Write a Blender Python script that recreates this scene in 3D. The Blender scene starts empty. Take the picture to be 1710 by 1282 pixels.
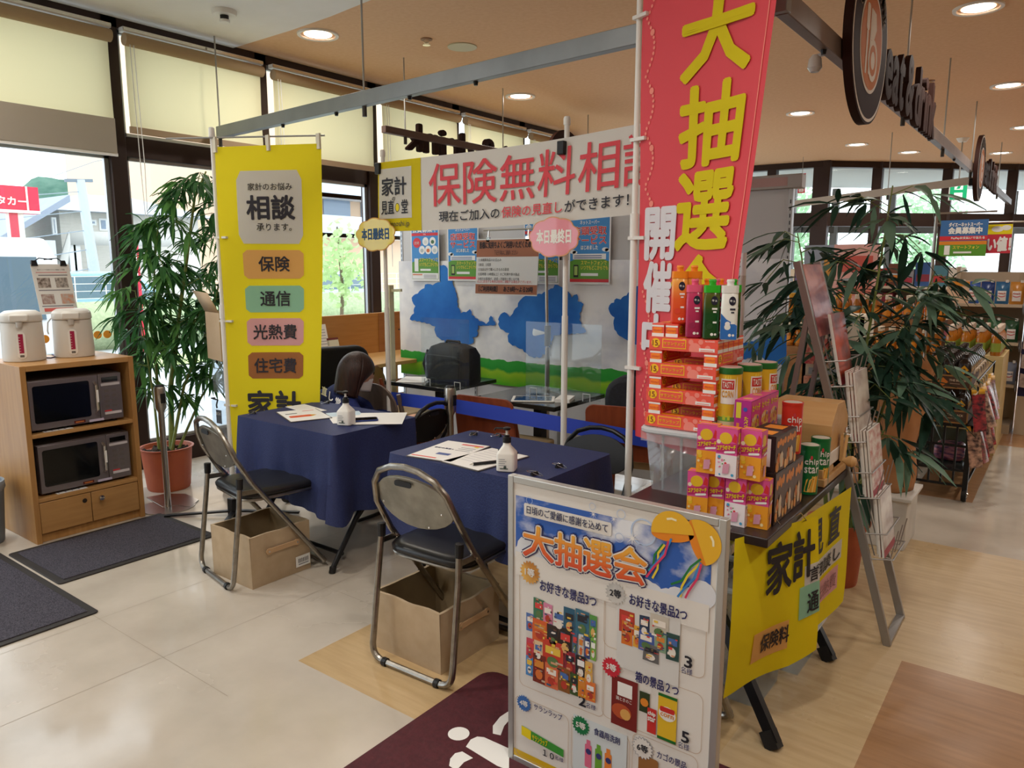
import bpy, bmesh, math, random
from math import sin, cos, pi, radians, hypot, atan2, sqrt
from mathutils import Vector, Matrix, noise
sc = bpy.context.scene
COL = sc.collection
rnd = random.Random(7)

# ------------------------------------------------------------------ camera
FPX, W, H = 1240.0, 1710, 1282
PITCH = math.atan(196/FPX)
YAW = math.atan(945/math.hypot(FPX, 196))
CAMZ = 1.5
cd = bpy.data.cameras.new('camera'); cam = bpy.data.objects.new('camera', cd); COL.objects.link(cam)
cam.location = (0, 0, CAMZ)
cam.rotation_euler = (pi/2-PITCH, 0, YAW)
cd.sensor_width = 36.0; cd.lens = FPX/W*36.0; cd.clip_start = .05; cd.clip_end = 500
sc.camera = cam
# ------------------------------------------------------------------ exposure, sky
sc.view_settings.view_transform = 'Standard'; sc.view_settings.look = 'None'
sc.view_settings.gamma = 1; sc.view_settings.use_curve_mapping = False
sc.view_settings.exposure = 0.2
wd = bpy.data.worlds.new('overcast_sky'); sc.world = wd; wd.use_nodes = True
wd.node_tree.nodes['Background'].inputs[0].default_value = (.93, .97, 1.0, 1)
wd.node_tree.nodes['Background'].inputs[1].default_value = 2.7
LAMP_W = 13.0        # watts of one ceiling downlight

# measured points: where the line of sight through a photo point meets a known plane
_f = Vector((-sin(YAW)*cos(PITCH), cos(YAW)*cos(PITCH), -sin(PITCH)))
_r = Vector((cos(YAW), sin(YAW), 0)); _u = _r.cross(_f)
def _ray(x, y): return _f+_r*((x-855)/FPX)+_u*((641-y)/FPX)
def pZ(x, y, z=0.0):
    d = _ray(x, y); return Vector((0, 0, CAMZ))+d*((z-CAMZ)/d.z)
def pX(x, y, X):
    d = _ray(x, y); return Vector((0, 0, CAMZ))+d*(X/d.x)
def pY(x, y, Y):
    d = _ray(x, y); return Vector((0, 0, CAMZ))+d*(Y/d.y)

# ------------------------------------------------------------------ materials
def lin(h):
    h = h.lstrip('#'); o = []
    for i in (0, 2, 4):
        c = int(h[i:i+2], 16)/255
        o.append(c/12.92 if c <= .04045 else ((c+.055)/1.055)**2.4)
    return (o[0], o[1], o[2], 1)
_M = {}
def mat(c, rough=.55, metal=0., key=None, spec=.5, trans=0., alpha=1., emit=0., coat=0., ior=1.45):
    k = key or (c, rough, metal, spec, trans, alpha, emit, coat)
    if k in _M: return _M[k]
    m = bpy.data.materials.new(str(key or 'paint_'+c.strip('#'))); m.use_nodes = True
    b = m.node_tree.nodes['Principled BSDF']
    b.inputs['Base Color'].default_value = lin(c); b.inputs['Roughness'].default_value = rough
    b.inputs['Metallic'].default_value = metal; b.inputs['Specular IOR Level'].default_value = spec
    b.inputs['Transmission Weight'].default_value = trans; b.inputs['Alpha'].default_value = alpha
    b.inputs['Coat Weight'].default_value = coat; b.inputs['IOR'].default_value = ior
    if emit:
        b.inputs['Emission Color'].default_value = lin(c); b.inputs['Emission Strength'].default_value = emit
    _M[k] = m; return m
def N(m, t, **kw):
    n = m.node_tree.nodes.new(t)
    for k, v in kw.items():
        if k.startswith('i_'):
            n.inputs[k[2:].replace('_', ' ')].default_value = v
        else: setattr(n, k, v)
    return n
def L(m, a, b): m.node_tree.links.new(a, b)
def bsdf(m): return m.node_tree.nodes['Principled BSDF']
def noisy(name, c1, c2, scale=8., rough=.5, stretch=(1, 1, 1), detail=4., bump=0., bscale=None, metal=0., lo=.35, hi=.65, rvar=0., spec=.5):
    """two tones mixed by noise in object space"""
    if name in _M: return _M[name]
    m = mat(c1, rough, metal, key=name, spec=spec)
    tc = N(m, 'ShaderNodeTexCoord'); mp = N(m, 'ShaderNodeMapping'); mp.inputs['Scale'].default_value = stretch
    L(m, tc.outputs['Object'], mp.inputs['Vector'])
    nz = N(m, 'ShaderNodeTexNoise'); nz.inputs['Scale'].default_value = scale; nz.inputs['Detail'].default_value = detail
    L(m, mp.outputs[0], nz.inputs['Vector'])
    cr = N(m, 'ShaderNodeValToRGB'); cr.color_ramp.elements[0].position = lo; cr.color_ramp.elements[1].position = hi
    cr.color_ramp.elements[0].color = lin(c1); cr.color_ramp.elements[1].color = lin(c2)
    L(m, nz.outputs['Fac'], cr.inputs[0]); L(m, cr.outputs[0], bsdf(m).inputs['Base Color'])
    if bump:
        nb = nz
        if bscale:
            nb = N(m, 'ShaderNodeTexNoise'); nb.inputs['Scale'].default_value = bscale; L(m, mp.outputs[0], nb.inputs['Vector'])
        bp = N(m, 'ShaderNodeBump'); bp.inputs['Strength'].default_value = bump; bp.inputs['Distance'].default_value = .01
        L(m, nb.outputs['Fac'], bp.inputs['Height']); L(m, bp.outputs[0], bsdf(m).inputs['Normal'])
    if rvar:
        n3 = N(m, 'ShaderNodeTexNoise'); n3.inputs['Scale'].default_value = 1.7; n3.inputs['Detail'].default_value = 5
        L(m, tc.outputs['Object'], n3.inputs['Vector'])
        mr = N(m, 'ShaderNodeMapRange'); mr.inputs[1].default_value = .35; mr.inputs[2].default_value = .65
        mr.inputs[3].default_value = rough-rvar; mr.inputs[4].default_value = rough+rvar
        L(m, n3.outputs['Fac'], mr.inputs[0]); L(m, mr.outputs[0], bsdf(m).inputs['Roughness'])
    return m
def cloth(name, c, transl=.35, rough=.8, bump=.0):
    if name in _M: return _M[name]
    m = mat(c, rough, key=name, spec=.2)
    tr = N(m, 'ShaderNodeBsdfTranslucent'); tr.inputs[0].default_value = lin(c)
    mx = N(m, 'ShaderNodeMixShader'); mx.inputs[0].default_value = transl
    out = m.node_tree.nodes['Material Output']
    L(m, bsdf(m).outputs[0], mx.inputs[1]); L(m, tr.outputs[0], mx.inputs[2]); L(m, mx.outputs[0], out.inputs[0])
    return m
def clear(name, c='ffffff', fac=.08, rough=.03, tint=.0):
    """thin clear sheet: mostly passes light straight through, a little gloss and milkiness"""
    if name in _M: return _M[name]
    m = bpy.data.materials.new(name); m.use_nodes = True; nt = m.node_tree
    nt.nodes.remove(nt.nodes['Principled BSDF'])
    t = N(m, 'ShaderNodeBsdfTransparent'); t.inputs[0].default_value = lin(c)
    g = N(m, 'ShaderNodeBsdfGlossy'); g.inputs['Roughness'].default_value = rough
    d = N(m, 'ShaderNodeBsdfDiffuse'); d.inputs[0].default_value = lin(c)
    fr = N(m, 'ShaderNodeMixShader'); fr.inputs[0].default_value = fac
    m2 = N(m, 'ShaderNodeMixShader'); m2.inputs[0].default_value = tint
    L(m, t.outputs[0], m2.inputs[1]); L(m, d.outputs[0], m2.inputs[2])
    L(m, m2.outputs[0], fr.inputs[1]); L(m, g.outputs[0], fr.inputs[2]); L(m, fr.outputs[0], nt.nodes['Material Output'].inputs[0])
    _M[name] = m; return m
def wood(name, c1, c2, axis=0, rough=.4):
    s = [14, 14, 14]; s[axis] = 1.2
    return noisy(name, c1, c2, 3.0, rough, tuple(s), 5., lo=.3, hi=.7)
def ramped(name, cols, lo, hi, axis=2, rough=.4, trans=0.):
    """a printed or dyed colour run along an object axis"""
    if name in _M: return _M[name]
    m = mat(cols[0], rough, key=name, trans=trans)
    tc = N(m, 'ShaderNodeTexCoord'); sp = N(m, 'ShaderNodeSeparateXYZ'); L(m, tc.outputs['Object'], sp.inputs[0])
    mr = N(m, 'ShaderNodeMapRange'); mr.inputs[1].default_value = lo; mr.inputs[2].default_value = hi
    L(m, sp.outputs[axis], mr.inputs[0])
    cr = N(m, 'ShaderNodeValToRGB')
    while len(cr.color_ramp.elements) < len(cols): cr.color_ramp.elements.new(.5)
    for i, c in enumerate(cols):
        cr.color_ramp.elements[i].position = i/(len(cols)-1); cr.color_ramp.elements[i].color = lin(c)
    L(m, mr.outputs[0], cr.inputs[0]); L(m, cr.outputs[0], bsdf(m).inputs['Base Color'])
    return m

STEEL = mat('b9b4ad', .28, 1., key='brushed_steel')
CHROME = mat('d9d6d0', .16, 1., key='chrome')
ALU = mat('b4b6b8', .4, .8, key='aluminium')
BLACK = mat('141416', .5, key='black_plastic')
BLKM = mat('17171a', .35, .3, key='black_metal')
WHITE = mat('e9e7e2', .45, key='white_plastic')
PAPER = mat('efeeea', .7, key='white_paper')
BRONZE = mat('33241f', .45, .3, key='dark_bronze')
NAVY = noisy('navy_cloth', '242e5a', '2c3766', 160., .6, bump=.2, spec=.45)
INK = mat('22222c', .6, key='black_ink')
NAVYINK = mat('26275c', .6, key='navy_ink')
REDINK = mat('d2393f', .6, key='red_ink')
YEL = mat('efd90f', .6, key='yellow_ink')

# ------------------------------------------------------------------ text outlines
_T = {}
def glyphs(s, bold=0., res=2):
    k = (s, bold, res)
    if k in _T: return _T[k]
    c = bpy.data.curves.new('t', 'FONT'); c.body = s; c.offset = bold; c.resolution_u = res; c.fill_mode = 'BOTH'
    o = bpy.data.objects.new('t', c); COL.objects.link(o)
    dg = bpy.context.evaluated_depsgraph_get()
    m = bpy.data.meshes.new_from_object(o.evaluated_get(dg))
    v = [(p.co.x, p.co.y) for p in m.vertices]; f = [tuple(p.vertices) for p in m.polygons]
    bpy.data.objects.remove(o); bpy.data.curves.remove(c); bpy.data.meshes.remove(m)
    if not v: v = [(0, 0), (1, 1)]
    x0 = min(p[0] for p in v); x1 = max(p[0] for p in v); y0 = min(p[1] for p in v); y1 = max(p[1] for p in v)
    w = max(x1-x0, 1e-4); h = max(y1-y0, 1e-4)
    _T[k] = ([((a-x0)/w, (b-y0)/h) for a, b in v], f, w/h)
    return _T[k]

def plane(o, u, v):
    """sheet coordinates: (a, b) metres along u and v, d metres off the sheet"""
    o, u, v = Vector(o), Vector(u).normalized(), Vector(v).normalized(); n = u.cross(v)
    return lambda a, b, d=0.: o+u*a+v*b+n*d

# ------------------------------------------------------------------ mesh builder
class MB:
    def __init__(s): s.v = []; s.f = []; s.m = []; s.mats = []; s.sm = []
    def mi(s, m):
        if m not in s.mats: s.mats.append(m)
        return s.mats.index(m)
    def add(s, vs, fs, m, sm=False):
        b = len(s.v); s.v += [Vector(p) for p in vs]; i = s.mi(m)
        for f in fs: s.f.append([b+k for k in f]); s.m.append(i); s.sm.append(sm)
        return s
    def box(s, x0, y0, z0, x1, y1, z1, m, M=None):
        vs = [Vector((x, y, z)) for z in (z0, z1) for y in (y0, y1) for x in (x0, x1)]
        if M is not None: vs = [M @ p for p in vs]
        return s.add(vs, [(0, 2, 3, 1), (4, 5, 7, 6), (0, 1, 5, 4), (2, 6, 7, 3), (0, 4, 6, 2), (1, 3, 7, 5)], m)
    def cbox(s, c, sz, m, M=None):
        a = [-x/2 for x in sz]; b = [x/2 for x in sz]
        T = Matrix.Translation(c)
        return s.box(*a, *b, m, T @ M if M is not None else T)
    def bar(s, p, q, w, h, m, up=(0, 0, 1)):
        p, q = Vector(p), Vector(q); d = (q-p).normalized(); up = Vector(up)
        if abs(d.dot(up)) > .98: up = Vector((0, 1, 0))
        a = d.cross(up).normalized(); b = a.cross(d)
        vs = [e+a*(i*w/2)+b*(j*h/2) for e in (p, q) for i, j in ((-1, -1), (1, -1), (1, 1), (-1, 1))]
        return s.add(vs, [(0, 3, 2, 1), (4, 5, 6, 7), (0, 1, 5, 4), (1, 2, 6, 5), (2, 3, 7, 6), (3, 0, 4, 7)], m)
    def tube(s, path, r, m, n=8, closed=False):
        P = [Vector(p) for p in path]; k = len(P); rr = r if isinstance(r, (list, tuple)) else [r]*k
        vs = []; a = None
        for i, p in enumerate(P):
            if closed: d = P[(i+1) % k]-P[i-1]
            else: d = P[min(i+1, k-1)]-P[max(i-1, 0)]
            d.normalize()
            if a is None:
                a = d.orthogonal().normalized()
            else:
                a = (a-d*a.dot(d))
                a = a.normalized() if a.length > 1e-6 else d.orthogonal().normalized()
            b = d.cross(a)
            vs += [p+(a*cos(t*2*pi/n)+b*sin(t*2*pi/n))*rr[i] for t in range(n)]
        fs = []
        for i in range(k if closed else k-1):
            j = (i+1) % k
            for t in range(n): fs.append((i*n+t, i*n+(t+1) % n, j*n+(t+1) % n, j*n+t))
        if not closed: fs += [tuple(range(n))[::-1], tuple(range((k-1)*n, k*n))]
        return s.add(vs, fs, m, True)
    def lathe(s, prof, m, n=20, c=(0, 0, 0), M=None, sx=1., sy=1., mats=None):
        c = Vector(c); vs = []; k = len(prof)
        for r, z in prof:
            for t in range(n): vs.append(Vector((r*cos(t*2*pi/n)*sx, r*sin(t*2*pi/n)*sy, z)))
        if M is not None: vs = [M @ p for p in vs]
        vs = [p+c for p in vs]; fs = []
        if mats is None:
            for i in range(k-1):
                for t in range(n): fs.append((i*n+t, i*n+(t+1) % n, (i+1)*n+(t+1) % n, (i+1)*n+t))
            fs += [tuple(range(n))[::-1], tuple(range((k-1)*n, k*n))]
            return s.add(vs, fs, m, True)
        b = len(s.v); s.v += vs
        for i in range(k-1):
            for t in range(n):
                s.f.append([b+x for x in (i*n+t, i*n+(t+1) % n, (i+1)*n+(t+1) % n, (i+1)*n+t)]); s.m.append(s.mi(mats[i])); s.sm.append(True)
        s.f.append([b+x for x in range(n)][::-1]); s.m.append(s.mi(mats[0])); s.sm.append(False)
        s.f.append([b+(k-1)*n+x for x in range(n)]); s.m.append(s.mi(mats[-1])); s.sm.append(False)
        return s
    def poly(s, pts, m, d, map_):
        """flat outline laid on a sheet"""
        return s.add([map_(a, b, d) for a, b in pts], [tuple(range(len(pts)))], m)
    def prism(s, pts, map_, d0, d1, m):
        n = len(pts); vs = [map_(a, b, d0) for a, b in pts]+[map_(a, b, d1) for a, b in pts]
        fs = [tuple(range(n))[::-1], tuple(range(n, 2*n))]+[(i, (i+1) % n, n+(i+1) % n, n+i) for i in range(n)]
        return s.add(vs, fs, m)
    def grid(s, fn, nu, nv, m, sm=True):
        vs = [fn(i/nu, j/nv) for j in range(nv+1) for i in range(nu+1)]; w = nu+1
        return s.add(vs, [(j*w+i, j*w+i+1, (j+1)*w+i+1, (j+1)*w+i) for j in range(nv) for i in range(nu)], m, sm)
    def rect(s, a0, b0, a1, b1, m, d, map_, r=0., n=5):
        if r <= 0: return s.poly([(a0, b0), (a1, b0), (a1, b1), (a0, b1)], m, d, map_)
        r = min(r, (a1-a0)/2, (b1-b0)/2)
        return s.poly(rrect(a0, b0, a1, b1, r, n), m, d, map_)
    def disc(s, a, b, r, m, d, map_, n=16, ry=None):
        ry = ry or r
        return s.poly([(a+r*cos(2*pi*t/n), b+ry*sin(2*pi*t/n)) for t in range(n)], m, d, map_)
    def text(s, txt, a0, b0, a1, b1, m, d, map_, bold=0., keep=True, res=2, flip=False):
        """writing fitted into the box a0..a1, b0..b1"""
        v, f, asp = glyphs(txt, 0, res); w, h = a1-a0, b1-b0
        if keep:
            if w/h > asp: w2 = h*asp; a0 += (w-w2)/2; w = w2
            else: h2 = w/asp; b0 += (h-h2)/2; h = h2
        ff = [q[::-1] for q in f] if flip else f; e = bold*h
        for k in range(1 if bold <= 0 else 9):     # heavier strokes: the outline swept round a small circle
            ox, oy = (0, 0) if k == 0 else (e*cos(k*pi/4), e*sin(k*pi/4))
            s.add([map_(a0+((1-x) if flip else x)*w+ox, b0+y*h+oy, d+.00007*(8-k)) for x, y in v], ff, m)
        return s
    def xf(s, k, M):
        for i in range(k, len(s.v)): s.v[i] = M @ s.v[i]
        return s
    def build(s, name, par=None, bev=0., w=False, ang=35, origin=None, solid=0., seg=2, sub=0):
        me = bpy.data.meshes.new(name)
        off = Vector(origin) if origin is not None else (Vector(par['_o']) if (w and par is not None) else Vector((0, 0, 0)))
        me.from_pydata([p-off for p in s.v], [], s.f); me.validate(); 
        for m in s.mats: me.materials.append(m)
        if len(me.polygons) == len(s.f):
            me.polygons.foreach_set('material_index', s.m); me.polygons.foreach_set('use_smooth', s.sm)
        me.set_sharp_from_angle(angle=radians(ang)); me.update()
        o = bpy.data.objects.new(name, me); COL.objects.link(o)
        if par is not None:
            o.parent = par
            if w == 'part': pass
        if origin is not None: o.location = off
        if solid:
            q = o.modifiers.new('thickness', 'SOLIDIFY'); q.thickness = solid; q.offset = 0
        if bev:
            q = o.modifiers.new('edges', 'BEVEL'); q.width = bev; q.segments = seg; q.limit_method = 'ANGLE'; q.angle_limit = radians(40); q.harden_normals = False
        if sub:
            q = o.modifiers.new('smooth', 'SUBSURF'); q.levels = sub; q.render_levels = sub
        return o
def rrect(a0, b0, a1, b1, r, n=5):
    P = []
    for cx, cy, t0 in ((a1-r, b0+r, -90), (a1-r, b1-r, 0), (a0+r, b1-r, 90), (a0+r, b0+r, 180)):
        for i in range(n+1):
            t = radians(t0+90*i/n); P.append((cx+r*cos(t), cy+r*sin(t)))
    return P
def arc(p, c, q, n=6):
    """rounded corner path p -> (near c) -> q"""
    p, c, q = Vector(p), Vector(c), Vector(q)
    return [p*(1-t)**2+c*2*t*(1-t)+q*t*t for t in [i/n for i in range(n+1)]]

def thing(name, label, cat, loc=(0, 0, 0), rz=0., group=None, kind=None):
    o = bpy.data.objects.new(name, None); COL.objects.link(o); o.location = loc; o.rotation_euler = (0, 0, rz)
    o.empty_display_size = .05
    o['label'] = label; o['category'] = cat; o['_o'] = list(loc)
    if group: o['group'] = group
    if kind: o['kind'] = kind
    return o
def tag(o, label, cat, group=None, kind=None):
    o['label'] = label; o['category'] = cat
    if group: o['group'] = group
    if kind: o['kind'] = kind
    return o
def struct(o): o['kind'] = 'structure'; return o
def lab(o, s): o['label'] = s; return o
def dup(root, loc=None, rz=None, label=None, group=None, mats=None):
    """a copy of a thing with copies of its parts and sub-parts"""
    r = root.copy(); COL.objects.link(r)
    if loc is not None: r.location = loc
    if rz is not None: r.rotation_euler = (0, 0, rz)
    if label: r['label'] = label
    if group: r['group'] = group
    for ch in list(root.children):
        c = ch.copy(); COL.objects.link(c); c.parent = r
        for g in list(ch.children):
            d = g.copy(); COL.objects.link(d); d.parent = c
    return r
# ================================================================== setting
CZ = 3.2; WX = -5.47
cream = noisy('floor_cream', 'b9afa1', 'cbc1b3', 2.6, .19, (1, 1, 1), 6., bump=.06, bscale=5, rvar=.11)
tan = noisy('floor_tan_wood', 'b99c72', 'c5a97e', 4., .34, (1, 9, 1), 5., rvar=.08)
tanx = noisy('floor_pale_wood', 'bda37d', 'cab28c', 4., .32, (1, 9, 1), 5., rvar=.08)
brown = noisy('floor_brown_wood', '9a7350', 'ab825c', 4., .34, (1, 9, 1), 5., rvar=.08)
seam = mat('9c9080', .6, key='floor_seam')
mb = MB()
def fr(x0, y0, x1, y1, m): mb.add([(x0, y0, 0), (x1, y0, 0), (x1, y1, 0), (x0, y1, 0)], [(0, 1, 2, 3)], m)
xs = [-5.6, -2.26, -.75, -.4, 6]; ys = [-4, 1.63, 3.03, 4.5, 5.45, 7.42, 9.1, 16]
for i in range(len(xs)-1):
    for j in range(len(ys)-1):
        x0, y0 = xs[i], ys[j]
        if x0 == -5.6: m = cream
        elif y0 == -4: m = cream if x0 < -.5 else brown
        elif x0 == -2.26: m = tan if j < 3 else (cream if j in (4,) else tanx)
        elif x0 == -.75: m = tanx if j < 3 else (cream if j == 3 else (brown if j in (4, 6) else tanx))
        else: m = brown if j == 1 else (tanx if j == 2 else (cream if j in (3, 4) else brown))
        fr(x0, y0, xs[i+1], ys[j+1], m)
def seamline(x0, y0, x1, y1):
    w = .0011
    if x0 == x1: mb.add([(x0-w, y0, .0004), (x0+w, y0, .0004), (x0+w, y1, .0004), (x0-w, y1, .0004)], [(0, 1, 2, 3)], seam)
    else: mb.add([(x0, y0-w, .0004), (x1, y0-w, .0004), (x1, y0+w, .0004), (x0, y0+w, .0004)], [(0, 1, 2, 3)], seam)
for k in range(-3, 12): seamline(-5.6, .53+k*.8, -2.26, .53+k*.8)
for k in range(0, 6): seamline(-2.7-k*.53, -4, -2.7-k*.53, 10)
struct(mb.build('floor'))

ceil_tan = noisy('ceiling_tan', 'e0b78f', 'e5be97', 30., .8, spec=.2)
ceil_white = noisy('ceiling_white', 'eceae4', 'f0eee9', 4., .85, spec=.2)
mb = MB(); n = 24
def cy(x): return 3.6-.05*((x+4.9)/.9)**2 if x > -4.9 else 3.6
bx = [-5.7+i*(11.7/n) for i in range(n+1)]
for i in range(n):
    a, b = bx[i], bx[i+1]
    ya, yb = max(1.2, cy(a)), max(1.2, cy(b))
    mb.add([(a, ya, CZ), (a, 16.5, CZ), (b, 16.5, CZ), (b, yb, CZ)], [(0, 1, 2, 3)], ceil_tan)
    mb.add([(a, -4, CZ-.012), (a, ya, CZ-.012), (b, yb, CZ-.012), (b, -4, CZ-.012)], [(0, 1, 2, 3)], ceil_white)
    mb.add([(a, ya, CZ-.012), (a, ya, CZ), (b, yb, CZ), (b, yb, CZ-.012)], [(0, 1, 2, 3)], ceil_white)
struct(mb.build('ceiling'))

# window wall: dark frames, transom, glass to the floor
glass = clear('window_glass', 'f4fbff', .05, .02)
ROWS = [-3.35, -2.15, -.95, .25, 1.45, 2.65, 3.84, 5.04, 6.23, 7.43, 8.6, 9.8, 11.0, 12.2, 13.0]
mb = MB()
for i, y in enumerate(ROWS): mb.box(WX-.10, y-.055, 0, WX+.03, y+.055, CZ, BRONZE)
struct(mb.build('trim_1', bev=.004))
mb = MB()
mb.box(WX-.08, -4, 2.27, WX+.01, 13, 2.41, BRONZE); mb.box(WX-.08, -4, 0, WX+.012, 13, .19, BRONZE); mb.box(WX-.08, -4, 3.12, WX+.03, 13, CZ, BRONZE)
struct(mb.build('trim_2', bev=.004))
k = 0
for i in range(len(ROWS)-1):
    y0, y1 = ROWS[i]+.055, ROWS[i+1]-.055
    k += 1
    fo = MB()
    for (za, zb) in ((.19, 2.27), (2.41, 3.12)):
        fo.box(WX-.045, y0, za, WX-.015, y0+.03, zb, ALU); fo.box(WX-.045, y1-.03, za, WX-.015, y1, zb, ALU)
        fo.box(WX-.045, y0, za, WX-.015, y1, za+.025, ALU); fo.box(WX-.045, y0, zb-.025, WX-.015, y1, zb, ALU)
    wo = fo.build('window_%d' % k); struct(wo)
    gl = MB()
    for (za, zb) in ((.2, 2.26), (2.42, 3.11)): gl.add([(WX-.03, y0+.01, za), (WX-.03, y1-.01, za), (WX-.03, y1-.01, zb), (WX-.03, y0+.01, zb)], [(0, 1, 2, 3)], glass)
    gl.build('pane', wo)
# far wall: dark glazed front with a vestibule behind
F = [Vector((-5.55, 12.9, 0)), Vector((-3.48, 13.08, 0)), Vector((-.89, 15.57, 0)), Vector((3.4, 19.6, 0))]
mb = MB()
for p, q, ms in ((F[0], F[1], (.33, .62)), (F[1], F[2], (0., .27, .62, .95)), (F[2], F[3], (.12, .3, .6))):
    mb.bar(p+Vector((0, 0, 2.27)), q+Vector((0, 0, 2.27)), .16, .22, BRONZE); mb.bar(p+Vector((0, 0, 3.15)), q+Vector((0, 0, 3.15)), .16, .1, BRONZE)
    mb.bar(p+Vector((0, 0, .1)), q+Vector((0, 0, .1)), .16, .2, BRONZE)
    for i, t in enumerate(ms):
        c = p.lerp(q, t); mb.bar(c, c+Vector((0, 0, CZ)), .26 if i == 0 else .15, .15, BRONZE)
struct(mb.build('wall_back', bev=.006))
mb = MB()
for p, q in zip(F, F[1:]): mb.add([p, q, q+Vector((0, 0, 3.1)), p+Vector((0, 0, 3.1))], [(0, 1, 2, 3)], glass)
struct(mb.build('window_20'))
mb = MB()  # vestibule soffit and its outer frames
off = Vector((-1.2, 3.2, 0)); soft = mat('dfe3df', .8, key='soffit_white')
for p, q in zip(F, F[1:]):
    mb.add([p+Vector((0, .1, 3.12)), q+Vector((0, .1, 3.12)), q+off+Vector((0, 0, 3.12)), p+off+Vector((0, 0, 3.12))], [(0, 1, 2, 3)], soft)
    for t in (.2, .55, .9):
        c = p.lerp(q, t)+off; mb.bar(c, c+Vector((0, 0, 3.1)), .14, .12, mat('6d6a66', .5, key='grey_post'))
    mb.bar(p+off+Vector((0, 0, 2.3)), q+off+Vector((0, 0, 2.3)), .1, .2, mat('55504c', .5, key='grey_beam'))
struct(mb.build('trim_3'))
# right and rear closure of the shop, far outside the frame
wallm = mat('cbb79c', .8, key='wall_paint')
mb = MB(); mb.box(6, -4, 0, 6.1, 20, CZ, wallm); struct(mb.build('wall_right'))
mb = MB(); mb.box(-5.6, -4.1, 0, 6.1, -4, CZ, wallm); struct(mb.build('wall_front'))

# roller blinds
blindm = cloth('blind_fabric', 'e8deb2', .46); tubem = cloth('blind_roll_fabric', 'b59d7c', .1)
def blind(y0, y1, zb, label, wide):
    t = thing('roller_blind', label, 'blind', (WX+.09, (y0+y1)/2, 3.05), group='roller blinds along the window wall')
    b = MB(); x = WX+.1
    b.grid(lambda u, v: Vector((x+.004*sin(v*5+y0), y0+.02+u*(y1-y0-.04), zb+.02+v*(3.03-zb-.02))), 6, 10, blindm); b.build('fabric', t, w=True)
    b = MB(); b.tube([(x+.02, y0+.01, 3.035), (x+.02, y1-.01, 3.035)], .042, tubem, 12); b.build('roller', t, w=True)
    b = MB(); b.box(x-.03, y0+.005, 3.085, x+.03, y1-.005, 3.115, WHITE); b.box(x+.03, y0+.005, 3.092, x+.035, y1-.005, 3.11, CHROME); b.build('head_rail', t, w=True)
    b = MB()
    if wide: b.box(x-.006, y0+.015, zb, x+.01, y1-.015, zb+.02, WHITE)
    else: b.box(x-.008, y0+.015, zb, x+.012, y1-.015, zb+.045, cloth('blind_hem', 'b49c80', .2))
    b.build('bottom_rail', t, w=True)
    if wide:
        b = MB(); b.grid(lambda u, v: Vector((x+.014, y0+.02+u*(y1-y0-.04), zb+.02+v*.23)), 4, 3, cloth('blind_doubled', 'a99f92', .12)); b.build('hem_band', t, w=True)
    b = MB(); b.tube([(x+.05, y0+.035, 3.0), (x+.05, y0+.045, 2.2), (x+.05, y0+.06, 1.5), (x+.05, y0+.075, 2.2), (x+.05, y0+.06, 3.0)], .003, WHITE, 5); b.build('pull_chain', t, w=True)
BL = [(.26, 1.42, 2.2, 'cream roller blind outside the left edge, drawn low', 1), (1.46, 2.62, 2.25, 'cream roller blind with wide grey hem, lowest of the row, above the microwave cabinet', 1),
      (2.69, 3.80, 2.42, 'cream roller blind above the left bamboo plant, its chain beside the dark mullion', 0),
      (3.88, 5.0, 2.38, 'cream roller blind behind the hanging grey rail, right of the yellow banner top', 0),
      (5.08, 6.19, 2.05, 'cream roller blind behind the reversed hanging letters', 0), (6.27, 7.38, 2.05, 'cream roller blind at the right end of the row, above the white banner', 0), (7.47, 8.56, 2.05, 'cream roller blind behind the dark round sign back', 0)]
for a in BL[1:]: blind(*a)

# downlights
lampglow = mat('fff6e6', .5, key='lamp_glow', emit=7.)
reflm = mat('e6e4e0', .25, .4, key='lamp_reflector')
lt = thing('ceiling_downlight', 'x', 'ceiling light', (0, 0, CZ))
b = MB(); b.lathe([(.128, -.012), (.15, -.012), (.152, 0), (.128, 0)], WHITE, 28)
for _ in (0, 1): b.f.pop(); b.m.pop(); b.sm.pop()
b.build('trim_ring', lt)
b = MB(); b.lathe([(.125, -.008), (.118, .03), (.1, .06)], reflm, 28); b.f.pop(); b.m.pop(); b.sm.pop(); b.f.pop(); b.m.pop(); b.sm.pop()
b.build('reflector', lt)
b = MB(); b.add([(.1*cos(t*pi/14), .1*sin(t*pi/14), -.003) for t in range(28)], [tuple(range(28))[::-1]], lampglow); b.build('diffuser', lt)
ld = bpy.data.lights.new('downlight_lamp', 'AREA'); ld.shape = 'DISK'; ld.size = .2; ld.energy = LAMP_W; ld.color = (1., .93, .84); ld.spread = radians(160)
lo = bpy.data.objects.new('downlight_lamp', ld); COL.objects.link(lo); lo.parent = lt; lo.location = (0, 0, -.02)
first = True
LX = [(-4.66, 'left'), (-2.65, 'middle'), (-.69, 'right'), (1.3, 'far right')]
seen = {(-4.66, 3.8): 'round ceiling downlight at the edge of the white ceiling, largest on the left',
 (-4.66, 6.33): 'round ceiling downlight above the white banner beside the blinds', (-.69, 6.07): 'largest round ceiling downlight in the top right corner',
 (-.69, 8.75): 'round ceiling downlight at the right edge, beyond the round sign', (-2.65, 8.9): 'round ceiling downlight just right of the red banner',
 (-2.65, 11.6): 'round ceiling downlight below and behind the big round sign, near the far glass wall', (-.69, 11.43): 'round ceiling downlight at the right edge above the second hanging letters',
 (-1.09, 13.75): 'round ceiling downlight right of the small second round sign', (-2.19, 12.84): 'round ceiling downlight closest to the far glass wall, above the green exit sign'}
pts = [(x, y) for x, _ in LX for y in (-1.3, 1.25, 3.8, 6.33, 8.8, 11.5)]
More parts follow.
